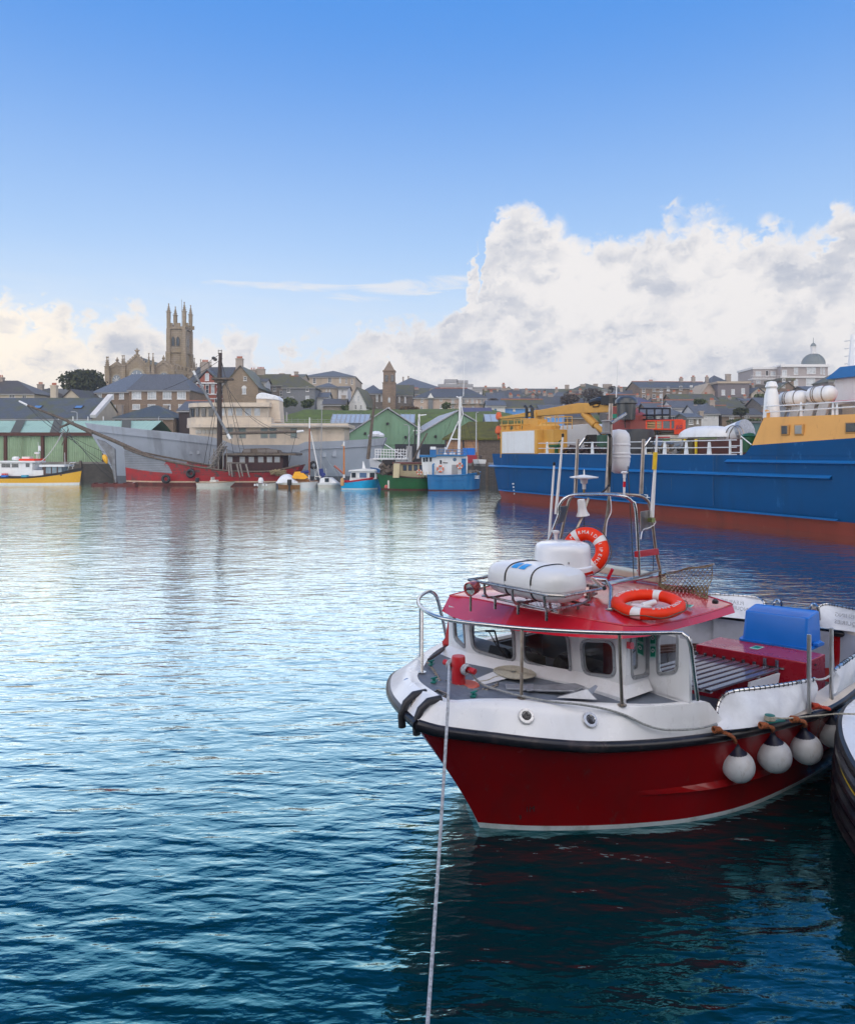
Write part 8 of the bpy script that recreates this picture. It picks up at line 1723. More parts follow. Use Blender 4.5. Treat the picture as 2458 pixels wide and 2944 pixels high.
# landing net on its pole
net = MB(); o_ = empty('landing_net', MBT @ A3(1897,1700,9.25), 0, 'brown knotted landing net standing at the rear of the red roof', 'net')
Mi = Matrix.Translation(-(MBT @ A3(1897,1700,9.25)))
def NW(px, py, Y): return WP(px, py, Y)
NR, NCn = 11, 24; grid_ = []
for i in range(NR+1):
    v = i/NR; row = []
    for j in range(NCn+1):
        u = j/NCn; tx, ty = 1893+u*157, 1652-u*29+4*math.sin(u*9); bx_, by_ = 1898+u*136, 1690+u*46 if u < .75 else 1690+.75*46-(u-.75)*10
        px = tx+(bx_-tx)*v + (3*math.sin(v*8+u*5)); py = ty+(by_-ty)*v + 6*math.sin(u*6)*v; row.append(NW(px, py, 9.2-1.2*u*.4+.12*math.sin(u*7+v*4)))
    grid_.append(row)
net.X = Mi
for i in range(NR):
    for j in range(NCn):
        a, b, c, d = grid_[i][j], grid_[i][j+1], grid_[i+1][j], grid_[i+1][j+1]; off = (i+j) % 2; r_ = .0035+(.003 if i > 6 else 0)
        net.tube([a, d] if off else [b, c], r_, 4, caps=False)
        if i > 6: net.tube([a+Vector((0,.05,0)), d+Vector((.02,.05,-.02))] if not off else [b+Vector((0,.05,0)), c+Vector((0,.05,-.02))], r_, 4, caps=False)
NETM = mat('net_twine', (.20,.15,.08), .9, var=.4, vs=20); net.build('mesh', NETM, o_)
m = MB(); m.X = Mi; m.tube(grid_[0], .007, 5); m.tube([g[-1] for g in grid_], .005, 5); m.tube([g[0] for g in grid_], .005, 5); m.tube(grid_[-1], .010, 5); m.build('head_rope', NETM, o_)
m = MB(); m.X = Mi; m.tube([WP(1912,1648,9.5), WP(2052,1622,8.85)], .010, 6); m.build('pole', STEELD, o_)
# ------------------------------------------------ lifebuoys
def lifebuoy(name, label, C, axis, r_, t_, rot0=0, txt=None, straps=(0,90,180,270)):
    q4 = Vector(axis).to_track_quat('Z','Y').to_matrix().to_4x4() @ Euler((0,0,rot0)).to_matrix().to_4x4(); ro = empty(name, C, 0, label, 'lifebuoy', 'orange lifebuoys on the red boat')
    m = MB(); m.X = q4; m.torus((0,0,0), r_-t_, t_, (0,0,1), 56, 18, .82); ring = m.build('ring', ORANGE, ro, smooth=True)
    for a_ in straps:
        m = MB(); m.X = q4; rows = []
        for da in (-8, 8):
            a2 = R(a_+da); rows.append([Vector(((r_-t_+(t_*1.02)*math.cos(b))*math.cos(a2), (r_-t_+(t_*1.02)*math.cos(b))*math.sin(a2), t_*.82*1.02*math.sin(b))) for b in [2*math.pi*j/20 for j in range(20)]])
        mid = [(a+b)/2*1.0 for a, b in zip(*rows)]; mid = [p.normalized()*0+Vector((p.x,p.y,p.z)) for p in mid]; rows = [rows[0], [Vector(((r_-t_+(t_*1.025)*math.cos(b))*math.cos(R(a_)), (r_-t_+(t_*1.025)*math.cos(b))*math.sin(R(a_)), t_*.82*1.025*math.sin(b))) for b in [2*math.pi*j/20 for j in range(20)]], rows[1]]
        m.grid(rows, close=True); m.build('reflective_band', mat('reflective_white', (.74,.74,.74), .35, var=.04), ring, smooth=True)
    m = MB(); m.X = q4; pts = []
    for k in range(64):
        a_ = 2*math.pi*k/64; rr = r_+.004+.020*abs(math.sin(2*(a_-R(straps[0])))) ; pts.append((rr*math.cos(a_), rr*math.sin(a_), .012*math.sin(7*a_)))
    m.tube(pts, .0055, 6, close=True); m.build('grab_line', mat('grab_rope_dark', (.12,.08,.06), .9), ring)
    if txt:
        for s_, a_mid in txt:
            for i, ch in enumerate(s_):
                if ch == ' ': continue
                a_ = R(a_mid) - (i-(len(s_)-1)/2)*.052/(r_-t_)*1.05
                Mt = q4 @ Matrix.Translation(((r_-t_*.95)*math.cos(a_), (r_-t_*.95)*math.sin(a_), t_*.82*1.01)) @ Euler((0,0,a_-math.pi/2)).to_matrix().to_4x4()
                textobj(ch, .062, WHITE, 'lettering', Mt, ring, ext=.003)
    return ro
ax_w = Vector((-.50,-.80,.30))
c_ = WP(1682,1584,9.15); lifebuoy('lifebuoy', 'orange lifebuoy propped upright behind the white radome', c_, ax_w, .305, .085, R(12), (('MERMAID II', 62), ('PENZANCE', 300)), (25,115,205,295))
c2 = WP(1862,1737,7.78); lifebuoy('lifebuoy', 'red-orange lifebuoy lying flat on the wheelhouse roof', c2, (-.06,-.12,1), .385, .072, R(5), (('PENZANCE', -40), ('MERMAID II', 130)), (75,255))
m = MB(); c3 = c2; m.lathe([(0,-.09),(.03,-.085),(.034,.05),(.03,.08),(0,.085)], (0,0,0), 12, axis=(.9,.3,.15)); m.box((-.10,-.05,-.02), (.20,.12,.03), (.1,.1,.5)); o = m.build('smoke_float', WHITE, smooth=40, bevel=0); o.location = c3+Vector((.02,.02,.0)); tag(o, 'white plastic buoy light lying inside the flat lifebuoy', 'buoy light')
# ------------------------------------------------ safety signs
def sign(p4, nrm, parent=None, kind=0, nm='safety_sign'):
    a, b, c, d = p4; n_ = Vector(nrm).normalized()*.004; m = MB(); m.poly([a,b,c,d], n_); o = m.build(nm, SIGNL, parent or rb)
    lerp = lambda u, v, k=2.0: (a.lerp(b,u)).lerp(d.lerp(c,u), v)+n_*k
    m = MB(); m.poly([lerp(.06,.08,1.1), lerp(.94,.08,1.1), lerp(.94,.92,1.1), lerp(.06,.92,1.1)], n_*.5); m.build('panel', SIGN, o)
    m = MB()
    if kind == 0:
        m.poly([lerp(.2,.2,1.8), lerp(.8,.2,1.8), lerp(.62,.62,1.8), lerp(.38,.62,1.8)], n_*.4); m.poly([lerp(.3,.75,1.8), lerp(.7,.75,1.8), lerp(.7,.84,1.8), lerp(.3,.84,1.8)], n_*.4)
        m.build('symbol', SIGNL, o)
    else:
        cc = lerp(.5,.6,1.9); r_ = (b-a).length*.30; ux = (b-a).normalized(); uy = (d-a).normalized()
        for k in range(16): t0, t1 = 2*math.pi*k/16, 2*math.pi*(k+1)/16; m.face([cc+(ux*math.cos(t0)+uy*math.sin(t0))*r_, cc+(ux*math.cos(t1)+uy*math.sin(t1))*r_, cc+(ux*math.cos(t1)+uy*math.sin(t1))*r_*.5, cc+(ux*math.cos(t0)+uy*math.sin(t0))*r_*.5])
        m.build('symbol', WHITE, o)
    return o
nn_ = MBI.to_3x3() @ Vector((.1,-.95,.3))
sign([L(1765,1831,1.93)+nn_*.03, L(1806,1831,1.955)+nn_*.03, L(1797,1794,2.06)+nn_*.03, L(1757,1793,2.06)+nn_*.03], nn_, roof, 0)
tE = lambda px, py, A=pE, B=pF: (lambda tz_: Vector((A.x+(B.x-A.x)*tz_[0], A.y+(B.y-A.y)*tz_[0], tz_[1])))(onp(px, py, A, B))
nF = MBI.to_3x3() @ Vector((-.64,-.77,0)); nF = Vector((-1,0,0))
for (y0_, y1_) in ((1852,1822), (1890,1856)): sign([tE(1871,y0_)+nF*.012, tE(1887,y0_)+nF*.012, tE(1888,y1_)+nF*.012, tE(1872,y1_)+nF*.012], nF, wallo, 1)
MB().poly([tE(1797,1863,pD,pE)+Vector((0,-.02,0)), tE(1808,1863,pD,pE)+Vector((0,-.02,0)), tE(1808,1844,pD,pE)+Vector((0,-.02,0)), tE(1797,1844,pD,pE)+Vector((0,-.02,0))], (0,-.04,0)).build('side_light', RED, wallo)
sgn = RZP(1978,1742,.006); m = MB(); m.box(sgn, (.14,.09,.004), (0,0,.3)); o = m.build('roof_sign', SIGNL, roof); m = MB(); m.box(sgn+Vector((0,0,.004)), (.11,.06,.003), (0,0,.3)); m.build('panel', SIGN, o)
MB().lathe([(.035,0),(.035,.03),(.015,.05),(0,.052)], RZP(2056,1735), 12).build('roof_knob', BLACK, roof)
# ------------------------------------------------ cockpit
LINER = mat('cockpit_liner', (.42,.44,.50), .5, var=.08, vs=3, dirt=(.25,.26,.30), dirt_amt=.4, ds=2)
sole = .28
inP = [p+Vector((0,.22,0)) for p in RP if p.x > 1.9]; inS = [p-Vector((0,.22,0)) for p in RS if p.x > 1.9]
loP = [a.lerp(b,.3)+Vector((0,.10,0)) for a, b in zip(WPt, RP) if b.x > 1.9]; loS = [a.lerp(b,.3)-Vector((0,.10,0)) for a, b in zip(WSt, RS) if b.x > 1.9]
for P__ in (loP, loS):
    for p in P__: p.z = sole
m = MB(); m.grid([[Vector((p.x,p.y,p.z+.03)) for p in inP], loP]); m.grid([[Vector((p.x,p.y,p.z+.03)) for p in inS], loS])
ta, tb = inP[-1], inS[-1]; m.face([ta+Vector((-.15,0,.03)), tb+Vector((-.15,0,.03)), loS[-1], loP[-1]]); lin_ = m.build('cockpit_lining', LINER, rb, smooth=40)
m = MB(); m.grid([resample(loP, 20), resample(loS, 20)]); m.build('cockpit_sole', mat('sole_grey', (.10,.105,.12), .75, var=.2, vs=6, bump=.2), rb)
CAPM = mat('cap_cream', (.60,.52,.44), .5, var=.06, vs=4, dirt=(.35,.28,.22), dirt_amt=.3, ds=5)
m = MB(); aft = [p for p in RP if p.x > 1.85]; m.grid([[p+Vector((0,-.02,.05)) for p in aft], [p+Vector((0,.02,.085)) for p in aft], [p+Vector((0,.22,.085)) for p in aft], [p+Vector((0,.22,.03)) for p in aft]]); m.build('gunwale_cap', CAPM, rb, smooth=30)
m = MB(); aft2 = [p for p in RS if p.x > 1.6]; m.grid([[p+Vector((0,.02,.05)) for p in aft2], [p+Vector((0,-.0,.085)) for p in aft2], [p-Vector((0,.10,-.085)) for p in aft2]]); m.build('gunwale_cap', GEL, rb, smooth=30)
m = MB(); m.grid([[p-Vector((0,.10,-.088)) for p in aft2], [p-Vector((0,.22,-.088)) for p in aft2], [p-Vector((0,.23,-.01)) for p in aft2]]); m.build('wooden_capping', WOOD, rb, smooth=30)
m = MB(); m.face([RP[-1]+Vector((0,0,.085)), RS[-1]+Vector((0,0,.085)), inS[-1]+Vector((-.15,0,.085)), inP[-1]+Vector((-.15,0,.085))]); m.build('transom_cap', GEL, rb)
# starboard side bench slats and side posts
m = MB()
for dy_, dz_ in ((.32,-.42), (.42,-.44), (.52,-.46)):
    P_ = [p-Vector((0,dy_,0))+Vector((0,0,dz_)) for p in aft2]
    m.grid([[p+Vector((0,.035,0)) for p in P_], [p-Vector((0,.035,0)) for p in P_]]); m.grid([[p-Vector((0,.035,0)) for p in P_], [p-Vector((0,.035,.03)) for p in P_]])
sbn = m.build('side_bench', WOOD, rb); m = MB()
for k in range(2, len(aft2), 5): p = aft2[k]; m.tube([p-Vector((0,.42,.46)), Vector((p.x,p.y-.42,sole))], .018, 6)
m.build('bench_leg', STEEL, sbn)
# engine box
bz_ = 1.0; c1, c2_, c3_, c4 = L(2000,1853,bz_), L(2317,1906,bz_), L(2373,1881,bz_), L(2069,1831,bz_)
m = MB(); m.poly([Vector((p.x,p.y,sole+.06)) for p in (c1,c2_,c3_,c4)], (0,0,bz_-sole-.06)); eb = m.build('engine_box', mat('box_red', (.36,.008,.022), .28, var=.06, vs=3, coat=.4), rb, bevel=.012)
k_ = lambda p, d: p+(p-(c1+c3_)/2).normalized()*d
m = MB(); m.poly([Vector((k_(p,.06).x,k_(p,.06).y,sole+.005)) for p in (c1,c2_,c3_,c4)], (0,0,.06)); m.build('plinth', RED, eb)
lr = lambda u, v: (c1.lerp(c2_,u)).lerp(c4.lerp(c3_,u),v)
m = MB(); m.poly([lr(.42,.42)+Vector((0,0,.002)), lr(.50,.42)+Vector((0,0,.002)), lr(.50,.72)+Vector((0,0,.002)), lr(.42,.72)+Vector((0,0,.002))], (0,0,.004)); o = m.build('box_sign', SIGNL, eb); m = MB(); m.poly([lr(.43,.48)+Vector((0,0,.007)), lr(.49,.48)+Vector((0,0,.007)), lr(.49,.68)+Vector((0,0,.007)), lr(.43,.68)+Vector((0,0,.007))], (0,0,.002)); m.build('panel', SIGN, o)
m = MB(); dn = (c2_-c1).cross(Vector((0,0,1))).normalized(); dn = -dn if dn.x > 0 else dn
for u in (.655, .76):
    p = c1.lerp(c2_,u)+dn*.03; m.tube([Vector((p.x,p.y,bz_-.22)), Vector((p.x,p.y,bz_-.02))], .026, 12)
for u in (.02,.10,.19,.28,.37,.46,.56): p = c1.lerp(c2_,u)+dn*.03; m.tube([Vector((p.x,p.y,bz_-.20)), Vector((p.x,p.y,bz_-.09))], .026, 12)
m.build('rod_holder', STEEL, eb, smooth=40)
m = MB(); p, q_ = c1.lerp(c2_,.63)+dn*.012, c1.lerp(c2_,.82)+dn*.012; m.poly([Vector((p.x,p.y,bz_-.14)), Vector((q_.x,q_.y,bz_-.14)), Vector((q_.x,q_.y,bz_-.115)), Vector((p.x,p.y,bz_-.115))], dn*.006); m.build('rod_strip', STEEL, eb)
m = MB(); p = c2_.lerp(c3_,.45); m.box(Vector((p.x+.0,p.y-.005,bz_-.08)), (.05,.02,.015)); m.build('vent_slot', BLACK, eb)
# slatted seat in front of the box
m = MB(); zs_ = .86; a0, a1 = L(1975,1925,zs_), L(2130,1918,zs_)
far0, far1 = L(2018,1888,zs_), L(2232,1927,zs_); sl_dir = (L(2225,1927,zs_)-L(2040,1985,zs_)).normalized(); SLM = mat('slat_wood', (.10,.075,.095), .25, var=.15, vs=8, coat=.6); SLE = WOOD
for i in range(9):
    t = i/8; b = far0.lerp(far1, t); a = b - sl_dir*(1.75 if i < 7 else 1.55); w_ = Vector((0,0,1)).cross(sl_dir)*.040
    mm = MB(); mm.poly([a-w_, b-w_, b+w_, a+w_], (0,0,.028)); o = mm.build('seat_slat', [SLM], rb, bevel=.006)
m = MB()
for f_ in (.25, .85):
    p, q_ = far0-sl_dir*1.75*f_, far1-sl_dir*1.75*f_; m.poly([p+Vector((0,0,-.035)), q_+Vector((0,0,-.035)), q_+sl_dir*.05+Vector((0,0,-.035)), p+sl_dir*.05+Vector((0,0,-.035))], (0,0,.03))
e = far1+Vector((0,-.05,-.03)); m.poly([e, e-sl_dir*.70, e-sl_dir*.85+Vector((0,0,-.55)), e-sl_dir*.2+Vector((0,0,-.55))], (0,.03,0)); m.build('seat_frame', GEL, rb)
# side posts (upright steel) and dodger panels
for px, pyb, pyt, zb_, zt2, lb in ((2322,2040,1825,.98,1.55,0), (2392,1975,1808,.98,1.52,1), (2322,1953,1825,1.02,1.6,2)):
    if lb == 0: continue
for px, pyb, pyt, zb_ in ((2326,2052,1825,1.00), (2390,2010,1806,1.03)):
    f_ = L(px, pyb, zb_); wv = MBT @ f_; zt2 = H-(pyt-HO)*wv.y/F; m = MB(); m.tube([f_, Vector((f_.x,f_.y,zt2))], .022, 12); m.build('side_post', mat('alu_post', (.50,.50,.50), .35, .8, var=.15, vs=12), rb, smooth=40)
def dodger(pts_top, z_base, label_pts, name='dodger_panel', backside=False, hoop=True):
    pass
def panel_sheet(frame, base, nm='canvas_dodger', cut_=None):
    """frame: polyline of 3-D points of the hoop; base: matching points along its foot"""
    n_ = 26; f_ = resample(frame, n_); b_ = resample(base, n_); m = MB(); rows = []
    for k in range(9):
        v = k/8; rows.append([a.lerp(b, v)+Vector((0,.018*math.sin(i*1.1+v*5)*math.sin(v*math.pi)-.02*math.sin(v*math.pi),0)) for i, (a, b) in enumerate(zip(f_, b_))])
    m.grid(rows); o = m.build(nm, CANVAS, rb, smooth=True)
    m = MB(); m.tube(f_, .017, 8); m.build('hoop', STEEL, o, smooth=True)
    m = MB()
    for i in range(1, n_, 1): p = f_[i]; t = (f_[min(n_,i+1)]-f_[i-1]).normalized(); m.torus(p, .021, .0035, t, 10, 4)
    m.build('lacing', BLACK, o); return o
zg = 1.045
fr1 = [L(2056,2098,zg), L(2058,2060,1.13), L(2066,2020,1.24), L(2085,1996,1.32), L(2115,1986,1.35), L(2200,1976,1.34), L(2280,1964,1.33), L(2342,1952,1.32)]
bs1 = [L(2060,2100,zg), L(2075,2100,zg), L(2100,2098,zg), L(2140,2094,zg), L(2180,2088,zg), L(2250,2068,zg), L(2300,2048,zg), L(2345,2022,zg)]
panel_sheet(fr1, bs1)
fr2 = [L(2388,1990,1.08), L(2390,1950,1.22), L(2398,1928,1.32), L(2420,1910,1.36), L(2458,1884,1.37), L(2560,1820,1.37)]
bs2 = [L(2392,1998,1.06), L(2400,1996,1.06), L(2415,1988,1.06), L(2440,1972,1.06), L(2470,1955,1.06), L(2570,1895,1.06)]
panel_sheet(fr2, bs2)
# starboard dodgers with mirrored lettering seen from inside
def sbp(px, py, z): return L(px, py, z)
zf = 1.05
fr3 = [L(1960,1725,1.2), L(2040,1709,1.42), L(2100,1711,1.42), L(2150,1714,1.41), L(2180,1719,1.40), L(2197,1733,1.35), L(2200,1776,1.12)]
bs3 = [L(1960,1762,1.1), L(2040,1770,1.1), L(2100,1776,1.1), L(2150,1781,1.09), L(2180,1784,1.09), L(2193,1786,1.08), L(2198,1787,1.08)]
panel_sheet(fr3, bs3)
fr4 = [L(2349,1800,1.1), L(2352,1752,1.34), L(2362,1740,1.40), L(2385,1738,1.42), L(2430,1746,1.42), L(2560,1770,1.42)]
bs4 = [L(2355,1802,1.09), L(2362,1804,1.09), L(2375,1806,1.09), L(2400,1810,1.09), L(2440,1815,1.09), L(2560,1832,1.09)]
panel_sheet(fr4, bs4)
TXM = mat('bleed_through_letters', (.42,.44,.48), .7)
def mirtext(s_, px, py, z, size):
    p = L(px, py, z); d_ = (L(px+60, py+9, z)-p).normalized(); a_ = math.atan2(d_.y, d_.x)
    Mt = Matrix.Translation(p+Vector((-.03,-.02,0))) @ Euler((0,0,a_)).to_matrix().to_4x4() @ Euler((R(90),0,0)).to_matrix().to_4x4() @ Matrix.Diagonal((-1,1,1,1)); textobj(s_, size, TXM, 'faded_lettering', Mt, rb, ext=.001)
mirtext('PLEASURE', 2105, 1730, 1.34, .085); mirtext('FISHING', 2430, 1770, 1.31, .085); mirtext('ENQUIRIES', 2120, 1748, 1.25, .085); mirtext('ENQUIRIES', 2440, 1792, 1.20, .085)
for px, py in ((2235,1733), (2340,1745)):
    a_ = L(px-12,py+40,1.2); b_ = L(px,py-8,1.46); c5 = L(px+16,py+36,1.22); m = MB(); m.tube(resample([a_, L(px-10,py,1.43), b_, L(px+11,py+2,1.43), c5], 16), .022, 8); m.build('boarding_hoop', STEEL, rb, smooth=True)
m = MB(); m.tube(ptp(L(2120,1712,1.41), L(2350,1738,1.40), 8, .02), .006, 5); m.tube(ptp(L(2343,1953,1.33), L(2396,1935,1.30), 8, .03), .011, 6); m.build('life_line', ROPE, rb)
# blue tub upside down on the box
tz0 = 1.004; t1_, t2_, t3_, t4_ = L(2142,1757,1.42), L(2324,1780,1.42), L(2357,1758,1.42), L(2170,1737,1.42)
b1_, b2_, b3_, b4_ = L(2133,1842,tz0), L(2320,1870,tz0), L(2362,1852,tz0), L(2165,1822,tz0)
cb = (b1_+b2_+b3_+b4_)/4; T0 = MBT @ cb; tub = empty('fish_tub', T0, TH, 'bright blue plastic fish tub turned upside down on the red engine box', 'tub'); X_ = Matrix.Translation(-cb)
m = MB(); m.X = X_
tl, bl = [t1_,t2_,t3_,t4_], [b1_,b2_,b3_,b4_]
def rl(P_, rad, z=None, n=5):
    out = []
    for i in range(4):
        p, a, b = P_[i], P_[i-1], P_[(i+1)%4]; s0 = p+(a-p).normalized()*rad; s1 = p+(b-p).normalized()*rad
        for k in range(n+1): t = k/n; v = s0*(1-t)**2+p*2*t*(1-t)+s1*t*t; out.append(Vector((v.x,v.y,v.z if z is None else z)))
    return out
ct = (t1_+t2_+t3_+t4_)/4
rT = rl(tl, .05); rows = [rl(bl,.05,tz0), rl(bl,.05,tz0+.02), [p.lerp(q_, .96) for p, q_ in zip(rl(bl,.05,tz0+.02), rT)], rT, [p.lerp(Vector((ct.x,ct.y,p.z)),.05)+Vector((0,0,.012)) for p in rT], [p.lerp(Vector((ct.x,ct.y,p.z)),.09)+Vector((0,0,.004)) for p in rT]]
ids = m.grid(rows, close=True); m.idx(ids[-1]); m.build('body', PLASTIC, tub, smooth=35)
m = MB(); m.X = X_; ou = [p+(p-cb).normalized()*.05 for p in rl(bl,.05,tz0)]; i0 = rl(bl,.05,tz0); m.grid([i0, ou, [p+Vector((0,0,.03)) for p in ou], [p+Vector((0,0,.03)) for p in i0]], close=True); m.build('rim', PLASTIC, tub)
m = MB(); m.X = X_; e_ = (b2_+b3_)/2; m.box(Vector((e_.x,e_.y-.045,tz0+.06)), (.20,.07,.05), (0,0,.1)); m.build('handle', PLASTIC, tub, bevel=.01)
# anchor lying on the foredeck
AZ = 1.395; ah = L(1600,1980,AZ); an = empty('anchor', MBT @ ah, TH, 'galvanised plough anchor lying flat on the grey foredeck', 'anchor'); X_ = Matrix.Translation(-ah)
m = MB(); m.X = X_; m.poly([L(1452,1972,AZ), L(1560,1975,AZ), L(1655,1970,AZ), L(1680,1979,AZ), L(1650,1992,AZ), L(1560,1990,AZ), L(1455,1985,AZ)], (0,0,.022)); m.poly([L(1515,1972,AZ+.03), L(1534,1972,AZ+.03), L(1534,1988,AZ+.03), L(1515,1990,AZ+.03)], (0,0,.02)); m.build('shank', GALV, an, bevel=.006)
m = MB(); m.X = X_; m.face([L(1600,2006,AZ+.006), L(1688,1982,AZ+.09), L(1715,2012,AZ+.012)]); m.face([L(1600,2006,AZ+.006), L(1688,1982,AZ+.09), L(1655,1988,AZ+.01)]); m.poly([L(1605,2006,AZ+.004), L(1716,2013,AZ+.004), L(1700,1998,AZ+.004), L(1650,1993,AZ+.004)], (0,0,.015)); m.poly([L(1688,1986,AZ+.02), L(1710,1972,AZ+.09), L(1717,1976,AZ+.09), L(1702,1998,AZ+.02)], (.008,0,.008)); m.build('fluke', GALV, an)
# chain, coiled line, ropes
m = MB(); pts = resample([L(1430,1968,1.41), L(1400,1982,1.41), L(1360,1986,1.41), L(1320,1975,1.415), L(1290,1962,1.42), L(1272,1958,1.42)], 26); pts2 = resample([L(1264,1957,1.43), L(1252,1935,1.43), L(1240,1918,1.43), L(1228,1903,1.43)], 22)
for P_ in (pts, pts2):
    for i, p in enumerate(P_[:-1]): d = (P_[i+1]-p).normalized(); sd2 = Vector((0,0,1)) if i % 2 else d.cross(Vector((0,0,1))).normalized(); m.torus(p, .016, .005, sd2, 10, 5)
m.X = None; o = m.build('anchor_chain', STEELD, None, smooth=True); o.matrix_world = MBT; tag(o, 'short galvanised chain snaking past the red bitt on the foredeck', 'chain')
m = MB(); m.tube(resample([L(1232,1897,1.43), L(1252,1885,1.43), L(1274,1868,1.42), L(1284,1850,1.42), L(1280,1838,1.44)], 20), .016, 8); o = m.build('dark_warp', mat('dark_rope', (.06,.045,.05), .8, bump=.5, bs=120)); o.matrix_world = MBT; tag(o, 'dark brown warp lying round the starboard edge of the foredeck', 'rope')
m = MB(); cc = L(1478,1936,1.41); pts = []
for k in range(11*26): a_ = 2*math.pi*k/26; r_ = .045+.016*k/26; pts.append(cc+Vector((r_*math.cos(a_)*.9, r_*math.sin(a_)*1.15, .012+.004*math.sin(a_*3))))
pts += resample([pts[-1], L(1430,1945,1.41), L(1400,1957,1.41), L(1352,1962,1.41)], 14); m.tube(pts, .0085, 6); o = m.build('coiled_line', ROPEB, None, smooth=True); o.matrix_world = MBT; tag(o, 'flat coil of buff rope in front of the wheelhouse windows', 'rope')
# green fairleads
for px, py, z_, lb in ((1240,1912,1.44,'green jamming cleat on the starboard bulwark, left of the bitt'), (1248,1962,1.455,'small green fairlead near the bow rail foot'), (1362,2003,1.43,'green fairlead on the port rim next to the chain')):
    p = L(px, py, z_); m = MB(); m.box(p+Vector((0,0,.01)), (.10,.05,.012), (0,0,.6)); m.lathe([(.018,0),(.014,.02),(.018,.04),(0,.045)], p, 10); m.tube([p+Vector((-.04,0,.045)), p+Vector((.04,0,.045))], .009, 6); o = m.build('fairlead', mat('verdigris_green', (.02,.20,.17), .5, .3, var=.3), None, bevel=0); o.matrix_world = MBT; tag(o, lb, 'fairlead')
m = MB(); m.b2(0,.09,0,.06,0,.02); 
# mooring rope: bitt, over the rim, down to the water near the camera
top_ = MBT @ (B0+Vector((-.05,.09,.18))); rim = MBT @ L(1289,1998,1.475); end_ = Vector(((1229-CX)*1.0, 3.6, 0)); 
ew = WP(1226,2990,4.6); 
pts = [top_, MBT @ (B0+Vector((-.08,.10,.08))), rim]; endp = Vector(((1226-CX)/F*3.85, 3.85, H-(2990-HO)/F*3.85)); n_ = 60
a_ = WP(1289,2000,6.12); b_ = WP(1222,3050,4.05)
rp = [a_.lerp(b_, i/n_) for i in range(n_+1)]
rp = [WP(1289-22*(i/n_)-45*(i/n_)**1.15, 2000+1050*(i/n_), 6.12-2.05*(i/n_)) for i in range(n_+1)]
m = MB(); m.tube([top_, (top_+rp[0])/2+Vector((0,0,.01))]+rp, .0125, 8); tag(m.build('mooring_rope', mat('speckled_rope', (.50,.52,.56), .85, var=.45, vs=45, bump=.8, bs=130), smooth=True), 'pale rope running from the red bitt down into the dark water', 'rope')
for s_, lb in ((1,'pale rope turns on the left arm of the red bitt'), (-1,'pale rope turns on the right arm of the red bitt')):
    m = MB()
    for k in range(3): m.torus(B0+Vector((.0,s_*(.095+.018*k),.17)), .045, .013, (0,1,.1), 18, 6)
    o = m.build('rope_turns', mat('speckled_rope', (.5,.5,.5)), None, smooth=True); o.matrix_world = MBT; tag(o, lb, 'rope')
# line along the white bulwark
P_ = [B0+Vector((.0,-.14,.16)), L(1380,1968,1.44), L(1440,1990,1.42), L(1500,2005,1.425), L(1580,2020,1.40), L(1660,2028,1.385), L(1730,2040,1.34), L(1790,2058,1.27), L(1850,2086,1.18), L(1900,2100,1.13), L(1960,2101,1.12), L(2010,2096,1.12), L(2056,2084,1.12)]
m = MB(); m.tube([p+Vector((0,-.015,.012)) for p in resample(P_, 60)], .0115, 8); o = m.build('bulwark_line', ROPEB if False else mat('grey_rope', (.34,.35,.35), .85, var=.4, vs=50, bump=.7, bs=130), None, smooth=True); o.matrix_world = MBT; tag(o, 'grey twisted line looping over the white bulwark side', 'rope')
# ball fenders
fl_ = ((2122,2206,.205,2062,2100,'leftmost white ball fender on the red hull, nearest the bow',ROPEO), (2225,2176,.205,2196,2088,'second white ball fender from the bow on the red hull',ROPEO), (2317,2156,.195,2285,2070,'third white ball fender, with a dark blue cap',ROPEO), (2392,2112,.185,2345,2032,'white ball fender furthest aft, tied with bright red rope',ROPER))
for i, (px, py, r_, tx, ty, lb, rm_) in enumerate(fl_):
    Y = (7.45, 7.62, 7.85, 8.25)[i]; r_ = (46,48,44,40)[i]/F*Y; C = WP(px, py-4, Y); ro = empty('ball_fender', C, 0, lb, 'fender', 'white ball fenders hanging on the red boat')
    tl_ = Vector((-.10,-.0,1)).normalized(); m = MB(); m.lathe([(0,-r_*1.02)]+[(r_*math.cos(R(e_)), r_*1.02*math.sin(R(e_))) for e_ in range(-80, 50, 10)]+[(r_*.60,r_*.80)], (0,0,0), 32, axis=tl_); m.build('ball', mat('fender_white', (.60,.61,.64), .35, var=.06, vs=6, dirt=(.36,.33,.30), dirt_amt=.5, ds=5, bump=.05, scuff=(.22,.19,.17), sc_amt=.5, sc=9), ro, smooth=True)
    m = MB(); m.lathe([(r_*.615,r_*.79),(r_*.45,r_*.95),(r_*.26,r_*1.12),(r_*.17,r_*1.35),(r_*.18,r_*1.45),(0,r_*1.47)], (0,0,0), 20, axis=tl_); m.build('cap', mat('fender_cap_navy', (.012,.014,.04), .4, var=.2), ro, smooth=True)
    A = MBT @ L(tx, ty, 1.06); B = C + tl_*r_*1.42; m = MB()
    for k in range(2):
        pts = []
        for j in range(33):
            t = j/32; p = A.lerp(B, t)+Vector((0,-.10*math.sin(t*math.pi),.05*math.sin(t*math.pi))); pts.append(p+Vector((math.cos(t*42+k*math.pi)*.011, 0, math.sin(t*42+k*math.pi)*.011)))
        m.tube(pts, .0115, 6)
    for k in range(4): m.torus(A+Vector((.02*k-.03,0,.005)), .028, .011, (1,.3,.2*k), 12, 5)
    m.torus(B, .03, .011, (0,1,0), 12, 5)
    o = m.build('fender_lanyard', rm_, None, smooth=True); o.parent = ro; o.matrix_parent_inverse = Matrix.Translation(-C)
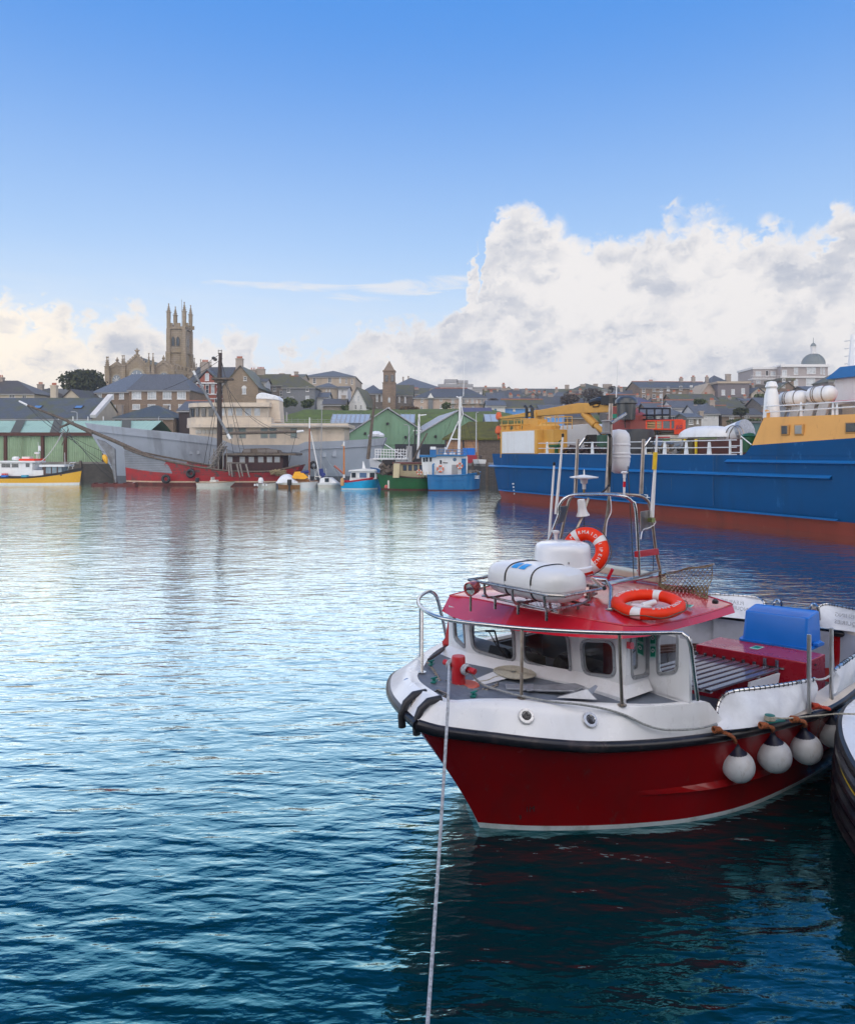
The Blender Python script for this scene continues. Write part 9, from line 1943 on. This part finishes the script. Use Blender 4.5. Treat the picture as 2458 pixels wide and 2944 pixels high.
p = MBT @ L(2213,2075,1.08); m = MB(); m.lathe([(.045,0),(.028,.02),(.028,.05),(.05,.065),(0,.07)], p, 14); m.box(p+Vector((.06,0,.005)), (.2,.05,.012), (0,0,.3)); tag(m.build('fairlead', mat('verdigris_green', (.02,.2,.17)), None), 'green cleat with brown rope turns on the port gunwale', 'fairlead')
m = MB()
for k in range(3): m.torus(p+Vector((0,0,.02+.014*k)), .045, .010, (0,.1,1), 16, 6)
m.tube(resample([p+Vector((.04,0,.04)), MBT @ L(2260,2066,1.11), WP(2350,2058,7.75), WP(2410,2053,7.6), WP(2470,2054,7.5), WP(2560,2058,7.4)], 30), .009, 6); tag(m.build('tie_rope', ROPEB, smooth=True), 'thin brown rope stretched from the green cleat to the boat at the right edge', 'rope')
m = MB(); m.lathe([(.10,0),(.11,.05),(.07,.10),(.05,.22),(.03,.34),(0,.36)], L(1296,1858,1.40), 14); o = m.build('red_sail_bag', mat('bag_red', (.45,.02,.02), .7, var=.2, vs=8, bump=.4, bs=12), None, smooth=True); o.matrix_world = MBT; tag(o, 'crumpled red bag standing left of the wheelhouse', 'bag')

# ================================================================== boat cut by the right edge
gb = empty('moored_launch', (4.75, 6.35, 0), 0, 'white decked launch with black tyre-like rubbing strakes, cut by the right edge of the picture', 'boat')
X_ = Matrix.Translation(-Vector((4.75,6.35,0)))
def LE(px, py, z): k = (H-z)/(py-HO); return Vector(((px-CX)*k, F*k, z))
o1 = [LE(2458,2015,1.0), LE(2432,2040,1.0), LE(2421,2075,1.0), LE(2424,2115,.98), LE(2436,2150,.97), LE(2456,2190,.96), LE(2490,2235,.95), LE(2560,2300,.95), LE(2700,2400,.95)]
w1 = [LE(2458,2160,.02), LE(2425,2190,.0), LE(2405,2230,.0), LE(2398,2280,.0), LE(2402,2330,0), LE(2425,2390,0), LE(2458,2445,0), LE(2540,2560,0), LE(2660,2680,0)]
o1, w1 = resample(o1, 40), resample(w1, 40); far_ = [Vector((p.x+3.2, p.y+1.6, p.z)) for p in o1]
m = MB(); m.X = X_; m.grid([[p+Vector((.1,0,-.3)) for p in w1], w1, [a.lerp(b,.45) for a, b in zip(w1,o1)], o1]); m.build('hull', mat('dark_hull', (.03,.022,.03), .25, var=.3, vs=3, coat=.5), gb, smooth=True)
m = MB(); m.X = X_; m.grid([[p+Vector((0,0,.02)) for p in o1], [p+Vector((.08,.03,.035)) for p in o1], [Vector((p.x+.1,p.y+.05,1.0)) for p in far_]]); m.build('deck', GEL, gb, smooth=True)
for f_, mt, r_ in ((.97,BLACK,.045),(.80,RUBR,.05),(.62,RUBR,.045),(.42,RUBR,.05),(.22,RUBR,.045),(.05,RUBR,.04)):
    m = MB(); m.X = X_; m.tube([a.lerp(b,f_)+Vector((-.02,-.02,0)) for a, b in zip(w1,o1)], r_, 8); m.build('rubbing_strake', mt, gb, smooth=True)
m = MB(); m.X = X_; m.tube([a.lerp(b,.71)+Vector((-.045,-.04,0)) for a, b in zip(w1,o1)], .008, 5); m.build('yellow_line', mat('band_yellow', (.7,.5,.02)), gb)

# ================================================================== the air between the viewpoint and the town
hz = bpy.data.materials.new('haze_air'); hz.use_nodes = True; nt = hz.node_tree; nt.nodes.remove(nt.nodes['Principled BSDF'])
pv = nt.nodes.new('ShaderNodeVolumePrincipled'); pv.inputs['Color'].default_value = (.93,.94,.97,1); pv.inputs['Density'].default_value = .0006; pv.inputs['Anisotropy'].default_value = .35
nt.links.new(pv.outputs[0], nt.nodes['Material Output'].inputs['Volume'])
m = MB(); m.b2(-1000, 1000, -80, 1600, -5, 47); tag(m.build('haze', hz), kind='stuff')
